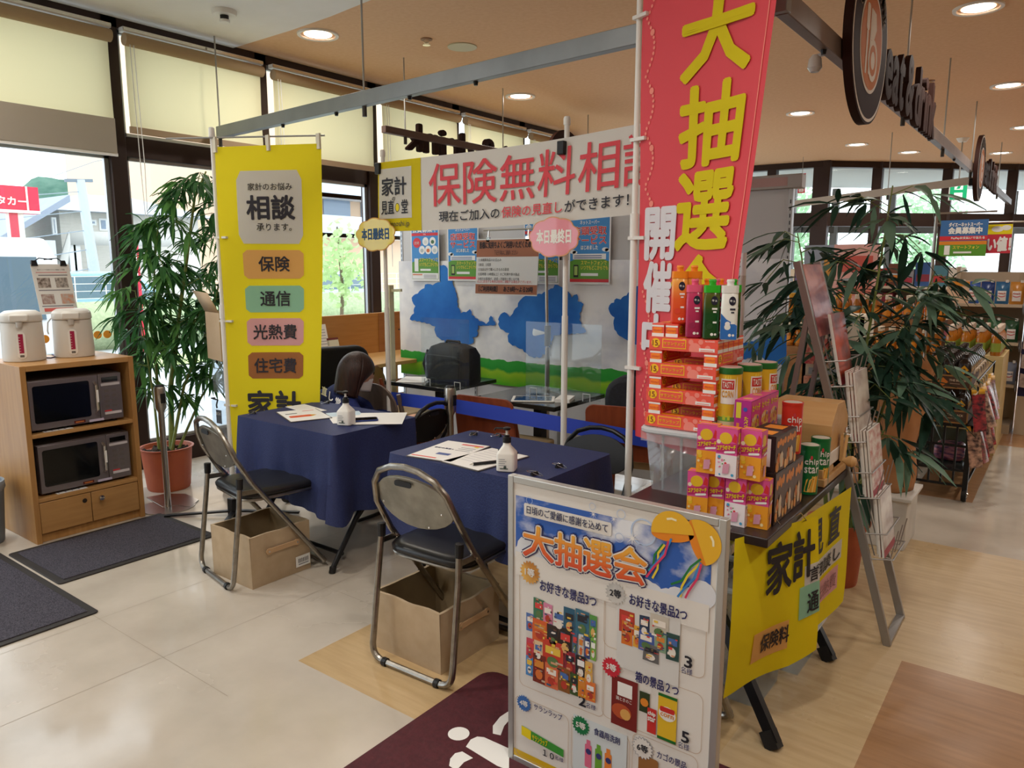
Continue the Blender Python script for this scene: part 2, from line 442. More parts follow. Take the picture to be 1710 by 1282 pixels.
pts = [p for p in pts if p not in ((-.69, 6.33), (-.69, 8.8), (-2.65, 8.8), (-2.65, 11.5), (-.69, 11.5), (-.69, 3.8), (-4.66, 8.8), (-4.66, 11.5), (-2.65, 6.33))]
for p in pts+[k_ for k_ in seen if k_ not in pts]:
    z = CZ-.012 if p[1] < 3.5 else CZ
    lb = seen.get(p, 'round ceiling downlight outside the picture over the shop floor')
    if p == (-2.65, 3.8): continue
    t = lt if first else dup(lt)
    t.location = (p[0], p[1], z); t['label'] = lb; t['group'] = 'round ceiling downlights'; first = False
# small ceiling fittings
b = MB(); b.lathe([(.115, -.008), (.115, 0)], mat('cfccae', .6, key='speaker_cover'), 24); tag(b.build('speaker_cover', origin=None), 'pale round speaker cover flush in the tan ceiling', 'speaker').location = (-4.01, 4.68, CZ)
for p, lb in (((-4.1, 4.37), 'small chrome sprinkler head in the tan ceiling left of the speaker cover'), ((-1.26, 8.11), 'small sprinkler head in the ceiling near the hanging letters')):
    t = thing('sprinkler_head', lb, 'sprinkler', (p[0], p[1], CZ))
    b = MB(); b.lathe([(.045, -.006), (.045, 0)], mat('9a7050', .5, key='sprinkler_rose'), 16); b.build('rose', t)
    b = MB(); b.lathe([(.012, -.03), (.02, -.028), (.022, -.006)], CHROME, 12); b.lathe([(.03, -.045), (.03, -.04)], CHROME, 12); b.build('nozzle', t)
t = thing('smoke_detector', 'white round smoke detector on the white ceiling', 'smoke detector', (-4.72, 3.07, CZ-.012))
b = MB(); b.lathe([(.075, -.03), (.08, -.02), (.08, 0)], WHITE, 24); b.build('base', t)
b = MB(); b.lathe([(.03, -.075), (.035, -.07), (.035, -.058)], WHITE, 16); b.lathe([(.028, -.058), (.028, -.03)], BLACK, 16); b.build('sensor', t)
# ================================================================== outside the window wall
asph = noisy('asphalt', 'b9bcc0', 'c6c9cc', 3., .9)
mb = MB(); mb.add([(-120, -60, -.12), (WX-.1, -60, -.12), (WX-.1, 80, -.12), (-120, 80, -.12)], [(0, 1, 2, 3)], asph); struct(mb.build('ground'))
conc = mat('d9d9d6', .8, key='concrete')
wallc = noisy('siding', 'c9c5ba', 'd2cec4', 2., .8, (1, 1, 30)); roofm = mat('8f98a6', .6, key='roof_slate'); paneout = mat('7f93a8', .15, key='house_glass', spec=.8)
def block(mb, p, q, m): mb.box(min(p[0], q[0]), min(p[1], q[1]), min(p[2], q[2]), max(p[0], q[0]), max(p[1], q[1]), max(p[2], q[2]), m)
# apartment house
X = -26.
t = thing('apartment_house', 'beige two storey apartment house with outside stairs, seen beyond the car park', 'building', (X-3, 12, -.12))
a = pX(98, 352, X); c = pX(262, 340, X)
b = MB(); b.box(X-6, a.y, -.12, X, c.y+1.5, a.z, wallc); b.build('wall', t, w=True)
b = MB(); b.add([(X+.6, a.y-.7, a.z), (X+.6, c.y+2, a.z), (X-6.6, c.y+2, a.z), (X-6.6, a.y-.7, a.z), (X-2, a.y+1.6, a.z+.75), (X-2, c.y, a.z+.75)], [(0, 1, 5, 4), (1, 2, 5), (2, 3, 4, 5), (3, 0, 4), (0, 3, 2, 1)], mat('a9afb6', .7, key='apartment_roof')); b.build('roof', t, w=True)
for (x0, y0, x1, y1) in ((151, 367, 160, 376), (88, 363, 93, 392), (166, 365, 178, 385)):
    p, q = pX(x0, y1, X), pX(x1, y0, X)
    b = MB(); b.box(X-.05, p.y, p.z, X+.03, q.y, q.z, mat('e9ebe8', .5, key='house_frame')); w_ = b.build('window', t, w=True)
    b = MB(); b.box(X+.0, p.y+.06, p.z+.06, X+.045, q.y-.06, q.z-.06, paneout); b.build('pane', w_, w=False).location = -Vector(t['_o'])
b = MB(); p, q, r_ = pX(115, 385, X+1), pX(186, 410, X+1), pX(92, 438, X+1)
b.add([(X+1, p.y, p.z), (X+1, q.y+2, p.z), (X+1, q.y+2, q.z), (X+1, p.y, q.z)], [(0, 1, 2, 3)], mat('c5c4bd', .8, key='balcony_panel'))
b.add([(X+1, p.y, p.z), (X+1, p.y, q.z), (X+1, r_.y, -.1), (X+1, r_.y-.2, .8)], [(0, 1, 2, 3)], mat('c5c4bd', .8))
b.build('stair_screen', t, w=True, solid=.08)
b = MB()
for px in (120, 128, 152): y = pX(px, 420, X+.9).y; b.box(X+.8, y-.1, -.12, X+.95, y+.1, q.z, conc)
b.build('posts', t, w=True)
# low house left of it
X = -24.
t = thing('house', 'grey hip roofed house between the red sign post and the apartment house', 'building', (X-3, 9.4, -.12))
p, q = pX(40, 400, X), pX(96, 440, X)
b = MB(); b.box(X-5, p.y, -.12, X, q.y, p.z, mat('c9cbcb', .8, key='house_wall')); b.build('wall', t, w=True)
b = MB(); b.add([(X+.5, p.y-1.2, p.z-.25), (X+.5, q.y+.3, p.z+1.3), (X-5, q.y+.3, p.z+1.3), (X-5, p.y-1.2, p.z-.25), (X+.5, q.y+.3, p.z+1.1), (X+.5, p.y-1.2, p.z-.4)], [(0, 1, 2, 3), (0, 5, 4, 1)], roofm); b.build('roof', t, w=True)
for (x0, y0, x1, y1) in ((48, 412, 64, 423), (77, 422, 82, 432)):
    a, c = pX(x0, y1, X), pX(x1, y0, X); b = MB(); b.box(X-.05, a.y, a.z, X+.05, c.y, c.z, paneout); b.build('window', t, w=True)
X = -36.
t = thing('house', 'white house far behind the red sign post', 'building', (X-3, 13, -.12))
p, q = pX(-20, 362, X), pX(92, 400, X)
b = MB(); b.box(X-6, p.y, -.12, X, q.y, p.z, mat('d4d8da', .8, key='far_white')); b.build('wall', t, w=True)
for (x0, y0, x1, y1) in ((58, 369, 75, 380), (2, 376, 14, 381)):
    a, c = pX(x0, y1, X), pX(x1, y0, X); b = MB(); b.box(X-.05, a.y, a.z, X+.06, c.y, c.z, paneout); b.build('window', t, w=True)
# wooded hill
mb = MB(); hillm = noisy('hill_green', '6f9a86', '88ad98', .8, .9)
c = pX(85, 345, -90); mb.grid(lambda u, v: Vector((-90-8*v, c.y-9+u*20, -1+(c.z+4.2)*max(0, sin(pi*min(1, u*1.02)))**.7*(1-.25*v)+.6*noise.noise((u*9, v*3, 0)))), 30, 4, hillm); tag(mb.build('wooded_hill'), 'small green wooded hill behind the apartment house', 'hill')
# rental sign
X = -14.5
t = thing('roadside_sign', 'red roadside sign board with white lettering on a white post', 'sign', (X, 5.3, -.12))
a, c = pX(-60, 351, X), pX(63, 313, X)
b = MB(); redm = mat('e0324c', .5, key='sign_red'); b.box(X-.25, a.y, a.z, X, c.y, c.z, redm)
P = plane((X, 0, 0), (0, 1, 0), (0, 0, 1))
s0, s1 = pX(1, 345, X), pX(43, 331, X); b.text('タカー', s0.y-.05, s0.z, s1.y, s1.z+.05, WHITE, .012, P, .03)
l0 = pX(45, 350, X); b.rect(l0.y, a.z, l0.y+.03, c.z, WHITE, .012, P); b.rect(a.y, a.z, c.y, a.z+.05, WHITE, .01, P); b.build('sign_board', t, w=True)
b = MB(); p, q = pX(27, 400, X), pX(40, 352, X); ya, yb, yc_ = pX(19, 380, X).y, pX(33, 380, X).y, pX(43, 380, X).y; b.box(X-.2, ya, -.12, X-.05, yc_, a.z, WHITE); b.box(X-.05, ya, .6, X-.03, yb, a.z, mat('c9485a', .5, key='post_red')); b.build('post', t, w=True)
# utility pole with wires
X = -21.
p = pX(134, 300, X)
t = thing('utility_pole', 'grey utility pole carrying wires, in front of the apartment house', 'utility pole', (X, p.y, -.12))
b = MB(); b.tube([(X, p.y+.25, -.12), (X, p.y, p.z)], [.16, .11], mat('b9c2c8', .7, key='pole_concrete'), 10); b.build('pole', t, w=True)
b = MB(); q = pX(108, 299, X); b.bar((X, q.y, p.z-.05), (X, p.y+.3, p.z-.0), .08, .08, mat('77828c', .6, key='pole_steel')); b.build('crossarm', t, w=True)
b = MB()
for k in range(5): b.tube([(X, p.y, p.z-.3-.5*k), (X+1, p.y-2.5, p.z-.7-.5*k), (X+2.5, p.y-7, p.z-.5-.45*k)], .014, mat('8f9aa3', .6, key='wire'), 4)
b.tube([(X, p.y-.6, p.z+.05), (X, p.y+.4, p.z+.5), (X, p.y+2., p.z+1.0)], .012, mat('8f9aa3', .6), 4); b.build('wires', t, w=True)
# vehicles
def car(t, L_, Wd, Ht, van, body):
    tyre = mat('26282a', .8, key='tyre'); gl = mat('6e8390', .1, key='car_glass', spec=.9)
    if van: prof = [(-L_/2, .3), (L_/2, .3), (L_/2, .85), (L_/2-.25, 1.1), (L_/2-.75, Ht-.08), (L_/2-1.0, Ht), (-L_/2+.12, Ht), (-L_/2, Ht-.25)]
    else: prof = [(-L_/2, .3), (L_/2, .3), (L_/2, .7), (L_/2-.9, .88), (L_/2-1.6, Ht), (-L_/2+.7, Ht), (-L_/2+.12, .95), (-L_/2, .85)]
    P = lambda a, b_, d: Vector((d, a, b_))
    b = MB(); b.prism(prof, P, -Wd/2, Wd/2, body); b.build('body', t, bev=.05)
    z0 = 1.0 if van else .92
    for s in (-1, 1):
        b = MB()
        if van: b.prism([(-L_/2+.2, z0), (L_/2-.62, z0), (L_/2-.9, Ht-.22), (-L_/2+.25, Ht-.22)], P, s*(Wd/2+.005)-.01, s*(Wd/2+.005)+.01, gl)
        else: b.prism([(-L_/2+.35, z0), (L_/2-1.15, z0), (L_/2-1.65, Ht-.1), (-L_/2+.75, Ht-.1)], P, s*(Wd/2+.005)-.01, s*(Wd/2+.005)+.01, gl)
        b.build('side_window', t)
        for y in (-L_/2+.75, L_/2-.8):
            b = MB(); b.lathe([(.31, -.1), (.33, -.08), (.33, .08), (.31, .1), (.2, .11)], tyre, 18, (s*(Wd/2-.12), y, .33), Matrix.Rotation(pi/2, 3, 'Y')); b.build('wheel', t)
    for s in (-1, 1):
        y = L_/2-.02; b = MB(); b.box(s*(Wd/2-.25)-.15, y, .6, s*(Wd/2-.25)+.15, y+.04, .75, WHITE); b.build('headlight', t)
a = pX(60, 520, -9.6)
t = thing('van', 'white van parked right outside the window at the left edge', 'van', (-10.6, a.y-1.95, -.12), pi); car(t, 4.6, 1.75, 1.95, True, mat('f2f3f4', .3, key='van_white'))
a = pX(155, 480, -17.5)
t = thing('car', 'pale blue hatchback parked behind the hedge', 'car', (-18.4, a.y+.6, -.12)); car(t, 4.0, 1.65, 1.5, False, mat('9fc6da', .3, key='car_blue'))
a = pX(470, 460, -20)
t = thing('car', 'grey car passing outside behind the bamboo plant', 'car', (-19.5, 16., -.12)); car(t, 4.2, 1.7, 1.5, False, mat('c9d2d8', .3, key='car_grey'))
# hedge, grass, kerb
hed = noisy('hedge_green', 'a2b38c', 'b7c69d', 14., .9, bump=.8)
mb = MB(); random.seed(3); a, c = pX(122, 505, -15.2), pX(200, 470, -15.2)
mb.grid(lambda u, v: Vector((-15.2-.6*abs(v-.5)*2*.0+.35*sin(v*pi)+.06*noise.noise((u*60, v*9, 0)), -4+u*26, -.12+.95*v+.05*noise.noise((u*80, v*7, 3)))), 160, 6, hed)
mb.box(-15.7, -4, -.12, -15.2, 22, .8, hed); tag(mb.build('hedge'), 'low clipped green hedge along the car park', 'hedge', kind='stuff')
t = thing('mesh_fence', 'thin pale wire mesh fence behind the hedge', 'fence', (-16.2, 8, -.12))
b = MB()
for k in range(40): b.tube([(-16.2, -4+k*.6, -.1), (-16.2, -4+k*.6, 1.3)], .012, WHITE, 4)
for z in (.85, 1.0, 1.15, 1.3): b.tube([(-16.2, -4, z), (-16.2, 20, z)], .01, WHITE, 4)
b.build('mesh', t, w=True)
# beige block of flats and street tree seen right of the yellow banner
X = -32.
t = thing('apartment_block', 'pale orange block of flats with balconies, right of the yellow banner', 'building', (X-4, 26, -.12))
p, q = pX(250, 270, X), pX(600, 470, X)
b = MB(); b.box(X-8, p.y, -.12, X, q.y+4, 13, mat('e2c3a6', .8, key='flats_wall')); b.build('wall', t, w=True)
for k, (ya, yb) in enumerate(((278, 335), (348, 398))):
    a, c = pX(536, yb, X), pX(640, ya, X); z0 = pX(570, yb, X).z; z1 = z0+1.1
    b = MB(); b.box(X, a.y-6, z0, X+1.2, c.y+3, z0+.2, WHITE); b.box(X+1.1, a.y-6, z0, X+1.2, c.y+3, z1, mat('c7d6e2', .4, key='balcony_glass'))
    b.build('balcony', t, w=True)
    for j in range(6):
        b = MB(); y = a.y-5+j*2.6; b.box(X-.02, y, z0+.2, X+.08, y+1.8, z0+2.1, paneout); b.build('window', t, w=True)
X = -13.6
def blob_tree(t, c, r, m, n, leaf):
    b = MB()
    for k in range(n):
        d = Vector((rnd.gauss(0, 1), rnd.gauss(0, 1), rnd.gauss(0, 1))).normalized()*r*(.35+.65*rnd.random()); p = c+Vector((d.x*.8, d.y*.8, d.z*1.1))
        a = Vector((rnd.gauss(0, 1), rnd.gauss(0, 1), rnd.gauss(0, 1))).normalized()*leaf; e = a.orthogonal().normalized()*leaf*.6
        b.add([p-a, p+e, p+a, p-e], [(0, 1, 2, 3)], m)
    b.build('foliage', t, w=True)
a = pX(565, 440, X)
t = thing('street_tree', 'young bright green tree outside, right of the yellow banner', 'tree', (X, a.y, -.12))
b = MB(); b.tube([(X, a.y, -.12), (X, a.y+.1, 1.0), (X, a.y, 2.4)], [.05, .04, .02], mat('6f6253', .9, key='bark'), 7); b.build('trunk', t, w=True)
blob_tree(t, Vector((X, a.y, 1.55)), .95, cloth('young_leaf', 'c2d8a4', .4), 420, .09)
mb = MB(); mb.grid(lambda u, v: Vector((-11.75-u*1.5, -2+v*28, -.1+.03*noise.noise((u*5, v*40, 0)))), 8, 60, noisy('grass', 'b6cd84', 'c6d89a', 20., .9)); tag(mb.build('lawn_strip'), 'strip of bright grass beside the shop front', 'grass', kind='stuff')
t = thing('price_sign', 'red and white standing sign seen through the bamboo leaves', 'sign', (-14, pX(222, 430, -14).y, -.12))
p, q = pX(212, 468, -14), pX(230, 398, -14)
b = MB(); b.box(-14.1, p.y, -.12, -14, q.y, q.z, redm); b.rect(p.y+.05, p.z, q.y-.05, q.z-.15, WHITE, .01, plane((-14, 0, 0), (0, 1, 0), (0, 0, 1))); b.build('board', t, w=True)
# orange safety dots stuck on the glass
for k, (x, y) in enumerate(((75, 566), (163, 559), (179, 558), (196, 557), (228, 556))):
    p = pX(x, y, WX-.02); b = MB(); b.lathe([(.028, 0), (.028, .002)], mat('f3a23a', .5, key='orange_dot'), 18, M=Matrix.Rotation(pi/2, 3, 'Y'))
    tag(b.build('safety_dot', origin=None), 'round orange safety dot stuck on the low window glass', 'sticker', group='orange safety dots on the window').location = p
# trees behind the far glass wall
mt = cloth('far_leaf', 'b4d2ae', .4)
for k, (x, y, lb) in enumerate(((-8.5, 27, 'green tree far beyond the left end of the far glass wall'), (-5.2, 34, 'green tree far beyond the middle of the far glass wall'))):
    t = thing('street_tree', lb, 'tree', (x, y, -.12)); b = MB(); b.tube([(x, y, -.12), (x, y, 2.5)], .15, mat('6f6253', .9), 7); b.build('trunk', t, w=True); blob_tree(t, Vector((x, y, 2.6)), 2.3, mt, 1500, .14)
mb = MB(); mb.add([(-20, 16.2, -.14), (20, 16.2, -.14), (20, 80, -.14), (-20, 80, -.14)], [(0, 1, 2, 3)], asph); mb.box(-5.6, 13, -.02, 6, 20, -.005, conc); struct(mb.build('ground.001'))
# ================================================================== left side: microwave cabinet and what stands by the window
maple = wood('cabinet_maple', 'a97a45', 'b98a52', 2, .38); mapleh = wood('cabinet_maple_flat', 'b38550', 'c0925a', 1, .35)
cx0, cx1, y0, y1, ch = -4.88, -4.39, 1.53, 2.125, .98
t = thing('microwave_cabinet', 'light wood cabinet with two microwaves on its shelves and doors below', 'cabinet', ((cx0+cx1)/2, (y0+y1)/2, 0))
b = MB()
b.box(cx0, y0, 0, cx1, y0+.028, ch, maple); b.box(cx0, y1-.028, 0, cx1, y1, ch, maple); b.box(cx0, y0+.028, .05, cx0+.012, y1-.028, ch-.028, maple)
b.box(cx0, y0+.028, ch-.03, cx1, y1-.028, ch, mapleh)
for z in (.585, .228): b.box(cx0+.012, y0+.028, z, cx1-.004, y1-.028, z+.022, mapleh)
b.box(cx0+.02, y0+.028, 0, cx1-.02, y1-.028, .05, maple); b.build('carcass', t, w=True, bev=.002)
ym = (y0+y1)/2
for a, c, nm in ((y0+.03, ym-.002, 0), (ym+.002, y1-.03, 1)):
    b = MB(); b.box(cx1-.022, a, .052, cx1-.004, c, .224, mapleh); d = b.build('door', t, w=True, bev=.002)
    b = MB(); yk = c-.035 if nm == 0 else a+.045
    if nm == 0: b.lathe([(.012, 0), (.013, .002), (.008, .003)], mat('2b2118', .5, key='finger_hole'), 14, (cx1-.003, yk, .185), Matrix.Rotation(pi/2, 3, 'Y')); b.build('finger_hole', d, w=False).location = -Vector(t['_o'])
    else: b.lathe([(.008, 0), (.008, .015), (.016, .02), (.014, .03), (.004, .033)], CHROME, 14, (cx1-.004, yk, .185), Matrix.Rotation(pi/2, 3, 'Y')); b.build('knob', d, w=False).location = -Vector(t['_o'])
def card(name, label, cat, p, w_, d_, rz, group=None, tilt=None):
    P = plane((0, 0, .0008), (1, 0, 0), (0, 1, 0)); b = MB(); b.box(-w_/2, -d_/2, 0, w_/2, d_/2, .0008, PAPER)
    for k in range(4): b.rect(-w_/2+.01, -d_/2+.01+k*(d_-.02)/4, w_/2-.01, -d_/2+.01+k*(d_-.02)/4+.006, mat('7d6f8e', .7, key='fine_print'), .0006, P)
    o = b.build(name); o.location = p; o.rotation_euler = (0, 0, rz); return tag(o, label, cat, group)
card('instruction_card', 'white instruction card on the upper shelf edge below the top microwave', 'card', (-4.425, 1.70, .608), .04, .15, 0)
card('instruction_card', 'white instruction card on the lower shelf edge below the bottom microwave', 'card', (-4.425, 1.74, .251), .04, .16, 0)
# microwaves (facing +x)
mwbody = mat('8d8587', .35, .7, key='microwave_steel'); mwdoor = mat('857d80', .35, .6, key='microwave_door'); dglass = mat('0b0d10', .08, key='dark_glass', spec=.6)
def microwave(z, yo, label):
    t = thing('microwave_oven', label, 'microwave', (-4.62, 1.82+yo, z), 0, 'microwaves in the wooden cabinet')
    hw, hh, x = .245, .285, .2
    b = MB(); b.box(-.2, -hw, .012, x-.02, hw, hh, mwbody); b.build('body', t, bev=.004)
    b = MB(); b.box(x-.02, -hw, .014, x, .115, hh-.003, mwdoor); d = b.build('door', t, bev=.003)
    b = MB(); b.prism(rrect(-hw+.02, .05, .065, hh-.03, .012), plane((x, 0, 0), (0, 1, 0), (0, 0, 1)), 0, .002, dglass); b.build('window', d)
    b = MB(); b.tube([(x, .092, .07), (x+.025, .092, .085), (x+.025, .092, .225), (x, .092, .24)], .009, mat('cdc9c6', .25, .9, key='handle_steel'), 8); b.rect(.086, .13, .098, .2, PAPER, .036, plane((x, 0, 0), (0, 1, 0), (0, 0, 1))); b.build('handle', d)
    b = MB(); b.box(x-.02, .118, .014, x-.002, hw, hh-.003, mwbody)
    P = plane((x-.002, 0, 0), (0, 1, 0), (0, 0, 1)); b.rect(.135, .235, .225, .262, dglass, .001, P)
    b.rect(.13, .213, .235, .228, mat('c9c3c6', .5, key='panel_label'), .001, P); b.rect(.14, .045, .235, .06, mat('d6cfd2', .5, key='panel_note'), .001, P); b.rect(.14, .062, .18, .07, REDINK, .001, P)
    for r_ in range(4):
        for c_ in range(2): b.rect(.145+c_*.04, .085+r_*.03, .17+c_*.04, .1+r_*.03, mat('7d7472', .45, .5, key='panel_key'), .001, P)
    b.build('control_panel', t, bev=.002)
    b = MB(); P = plane((x, 0, 0), (0, 1, 0), (0, 0, 1)); b.rect(-.03, .02, .03, .036, mat('5a1612', .4, key='maker_badge'), .001, P); b.rect(-.022, .024, .022, .031, mat('c9793f', .4, key='badge_letters'), .0015, P); b.rect(.05, .016, .13, .03, mat('c5bdd6', .5, key='door_label'), .002, P); b.build('badge', t)
    for y in (-.2, -.07, .07, .2):
        for xx in (-.15, .17):
            b = MB(); b.lathe([(.013, 0), (.016, .012)], BLACK, 10, (xx, y, 0)); b.build('foot', t)
microwave(.608, -.005, 'stainless microwave with dark glass door on the upper cabinet shelf')
microwave(.251, .012, 'stainless microwave with dark glass door on the lower cabinet shelf')
# hot water dispensers
kw = mat('dcd8d0', .35, key='kettle_white'); kg = mat('c2bdb6', .4, key='kettle_grey')
def kettle(x, y, rz, label, bail):
    t = thing('hot_water_dispenser', label, 'water dispenser', (x, y, .98), rz, 'hot water dispensers on the cabinet')
    b = MB(); b.lathe([(.098, 0), (.103, .004), (.105, .03), (.1, .2), (.1, .215)], kw, 26); b.build('body', t)
    b = MB(); b.lathe([(.1, .215), (.104, .225), (.1, .262), (.075, .278), (.02, .282)], kw, 26)
    b.box(.06, -.045, .222, .125, .045, .262, kw); b.build('lid', t, bev=.008)
    b = MB(); b.lathe([(.014, -.03), (.018, 0)], kg, 12, (.108, 0, .222)); b.build('spout', t)
    b = MB(); b.prism(rrect(-.022, .02, .022, .165, .02), plane((.099, .0, 0), (0, 1, 0), (0, 0, 1)), 0, .009, mat('efece6', .4, key='gauge_plate'))
    P = plane((.108, 0, 0), (0, 1, 0), (0, 0, 1)); b.rect(-.011, .05, .011, .155, mat('a8274d', .3, key='gauge_red'), .001, P); b.rect(-.01, .028, .01, .04, mat('6b655f', .5, key='gauge_mark'), .001, P)
    for k in range(6): b.rect(-.011, .06+k*.015, -.003, .062+k*.015, PAPER, .0015, P)
    b.build('level_gauge', t)
    b = MB(); s = -1; b.tube([(0, s*.103, .225), (-.02, s*.122, .2), (-.03, s*.128, .15), (-.03, s*.124, .13)], .004, kg, 6); b.build('carry_handle', t)
kettle(-4.68, 1.665, radians(-25), 'white electric hot water dispenser at the left edge of the cabinet top', 0)
kettle(-4.67, 1.925, radians(-25), 'white electric hot water dispenser in front of the notice sheet', 1)
b = MB(); b.tube([(-4.8, 1.73, .984), (-4.72, 1.76, .983), (-4.66, 1.79, .983), (-4.7, 1.84, .984), (-4.82, 1.86, .985)], .0035, mat('23306b', .5, key='blue_cord'), 6); tag(b.build('power_cord'), 'dark blue power cord lying between the two water dispensers', 'cord')
# notice sheet with clips
X = -4.83
t = thing('notice_sheet', 'white notice sheet with four small photos held by two black clips', 'notice', (X, 1.95, .98))
TL, TR, BL = pX(50, 441, X), pX(114, 437, X), pX(68, 525, X)
P = plane(BL-Vector((0, 0, .0)), (0, 1, 0), (TL-BL)); wd_ = (TR-TL).length*1.0; hg = (TL-BL).length
b = MB(); b.prism([(0, 0), (wd_, 0), (wd_, hg), (0, hg)], P, -.001, .001, PAPER)
b.text('電子レンジで使用できない容器にご注意', .03, hg*.86, wd_-.03, hg*.92, INK, .002, P)
b.rect(.02, hg*.83, wd_-.02, hg*.84, REDINK, .002, P); b.rect(.03, hg*.77, wd_-.02, hg*.79, mat('8d8a90', .7, key='fine_grey'), .002, P)
for (a, c, m) in ((.09, .53, '6b5d55'), (.55, .53, '7d7670'), (.11, .2, 'a08078'), (.62, .2, 'd6987a')): b.rect(a*wd_, c*hg, (a+.33)*wd_, (c+.2)*hg, noisy('photo_'+m, m, 'cbbfb6', 60., .6), .002, P)
for c in (.47, .15): b.rect(.08*wd_, c*hg, .9*wd_, (c+.02)*hg, mat('8d8a90', .7, key='fine_grey'), .002, P)
b.rect(.12*wd_, .05*hg, .9*wd_, .12*hg, mat('e26b62', .6, key='notice_red'), .002, P); b.build('sheet', t, w=True)
for a in (.1, .85):
    b = MB(); b.prism([(a*wd_-.018, hg-.01), (a*wd_+.018, hg-.01), (a*wd_+.012, hg+.022), (a*wd_-.012, hg+.022)], P, -.008, .008, BLACK)
    q = P(a*wd_, hg+.015, 0); b.tube([q, q+Vector((.0, .03*(1 if a < .5 else -1), .02)), q+Vector((0, .1*(1 if a < .5 else -1), .012))], .003, BLKM, 6); b.build('clip', t, w=True)
b = MB(); q = P(wd_/2, hg*.5, -.012); b.bar((q.x, q.y, .98), (q.x, q.y, q.z+.12), .02, .008, clear('acrylic', 'f4fafa', .12, .05, .1)); b.box(q.x-.04, q.y-.06, .98, q.x+.04, q.y+.06, .985, clear('acrylic')); b.build('stand', t, w=True)
# waste bin at the left edge
t = thing('waste_bin', 'blue grey waste bin cut by the left edge beside the cabinet', 'bin', (-4.66, 1.36, 0))
b = MB(); b.lathe([(.1, 0), (.105, .01), (.125, .3), (.128, .33), (.12, .33), (.1, .02)], mat('6d7884', .5, key='bin_plastic'), 22); b.build('body', t)
b = MB(); b.lathe([(.124, .29), (.133, .31), (.13, .345), (.118, .345), (.116, .31)], cloth('bin_bag', 'a9b3bc', .4), 22); b.build('bin_liner', t)
# mats
matt = noisy('mat_carpet', '3b3941', '605d66', 220., .95, bump=.8, spec=.1); mate = mat('2b2623', .7, key='mat_rubber')
def doormat(x0, y0, x1, y1, label, z=0):
    t = thing('door_mat', label, 'door mat', ((x0+x1)/2, (y0+y1)/2, z))
    b = MB(); b.prism(rrect(x0, y0, x1, y1, .02), lambda a, c, d: Vector((a, c, d)), z, z+.007, mate); b.build('rubber_edge', t, w=True, bev=.003)
    b = MB(); b.box(x0+.035, y0+.035, z+.006, x1-.035, y1-.035, z+.011, matt); b.build('carpet', t, w=True, bev=.002)
doormat(-4.36, 1.375, -3.735, 2.2, 'charcoal door mat in front of the microwave cabinet')
doormat(-4.75, .15, -3.29, 1.36, 'charcoal door mat at the left edge, nearer than the one by the cabinet')
# stanchion with base plates
def stanchion(x, y, hh, label, plate):
    t = thing('belt_stanchion', label, 'stanchion', (x, y, 0), 0, 'steel belt stanchions')
    b = MB(); b.lathe([(.018, .005), (.018, hh-.16), (.034, hh-.13), (.034, hh-.012), (.03, hh), (.01, hh+.004)], STEEL, 20); b.build('post', t)
    b = MB(); b.box(.026, -.014, hh-.1, .037, .014, hh-.04, BLACK); b.build('belt_slot', t)
    b = MB(); b.lathe([(.028, hh), (.024, hh+.01), (.005, hh+.013)], BLACK, 16); b.build('cap', t)
    b = MB()
    if plate:
        b.prism([(.16*cos(a), .16*sin(a)) for a in [k*pi/10 for k in range(20)]], lambda a, c, d: Vector((a, c, d)), 0, .006, STEEL)
    else: b.lathe([(.16, 0), (.16, .008), (.05, .02), (.02, .022)], STEEL, 24)
    b.build('base_plate', t)
    return t
stanchion(-4.45, 2.30, .77, 'steel belt stanchion post in front of the left plant pot', 1)
t = thing('floor_plate', 'flat bright steel plate lying on the floor beside the stanchion base', 'plate', (-4.33, 2.52, 0))
b = MB(); P = lambda a, c, d: Vector((a, c, d)); q = [pZ(*p) for p in ((245, 832), (275, 826), (310, 826), (332, 836), (318, 848), (292, 845), (272, 848))]; b.prism([(v.x, v.y) for v in q], P, .0, .008, STEEL); b.build('plate', t, w=True)
# bamboo plants
stemg = noisy('bamboo_stem', '6f7f3f', '8b9a52', 20., .5); soil = noisy('bark_chips', '2e2723', '55483f', 90., .95, bump=1.); terra = noisy('terracotta', 'b0583c', 'b9603f', 10., .55)
def leafcl(b, p, d, n, m, L0, wd_, droop):
    for k in range(n):
        a = rnd.uniform(0, 2*pi); v = (d+Vector((cos(a), sin(a), rnd.uniform(-.9, .3)))*.9).normalized()
        ln = L0*rnd.uniform(.6, 1.2); s = v.cross(Vector((0, 0, 1)))
        s = s.normalized() if s.length > .1 else Vector((1, 0, 0))
        s = (s+Vector((0, 0, rnd.uniform(-.5, .5)))).normalized(); w_ = wd_*ln/L0*rnd.uniform(.7, 1.1)
        q = p+v*ln*.1; pts = []
        for i, f in enumerate((.0, .3, .65, 1.)):
            c = q+v*ln*f+Vector((0, 0, -droop*ln*f*f)); ww = w_*(.25, 1., .75, .03)[i]
            pts += [c-s*ww, c+Vector((0, 0, -.004)), c+s*ww]
        b.add(pts, [(i*3+j, i*3+j+1, i*3+j+4, i*3+j+3) for i in range(3) for j in (0, 1)], m, True)
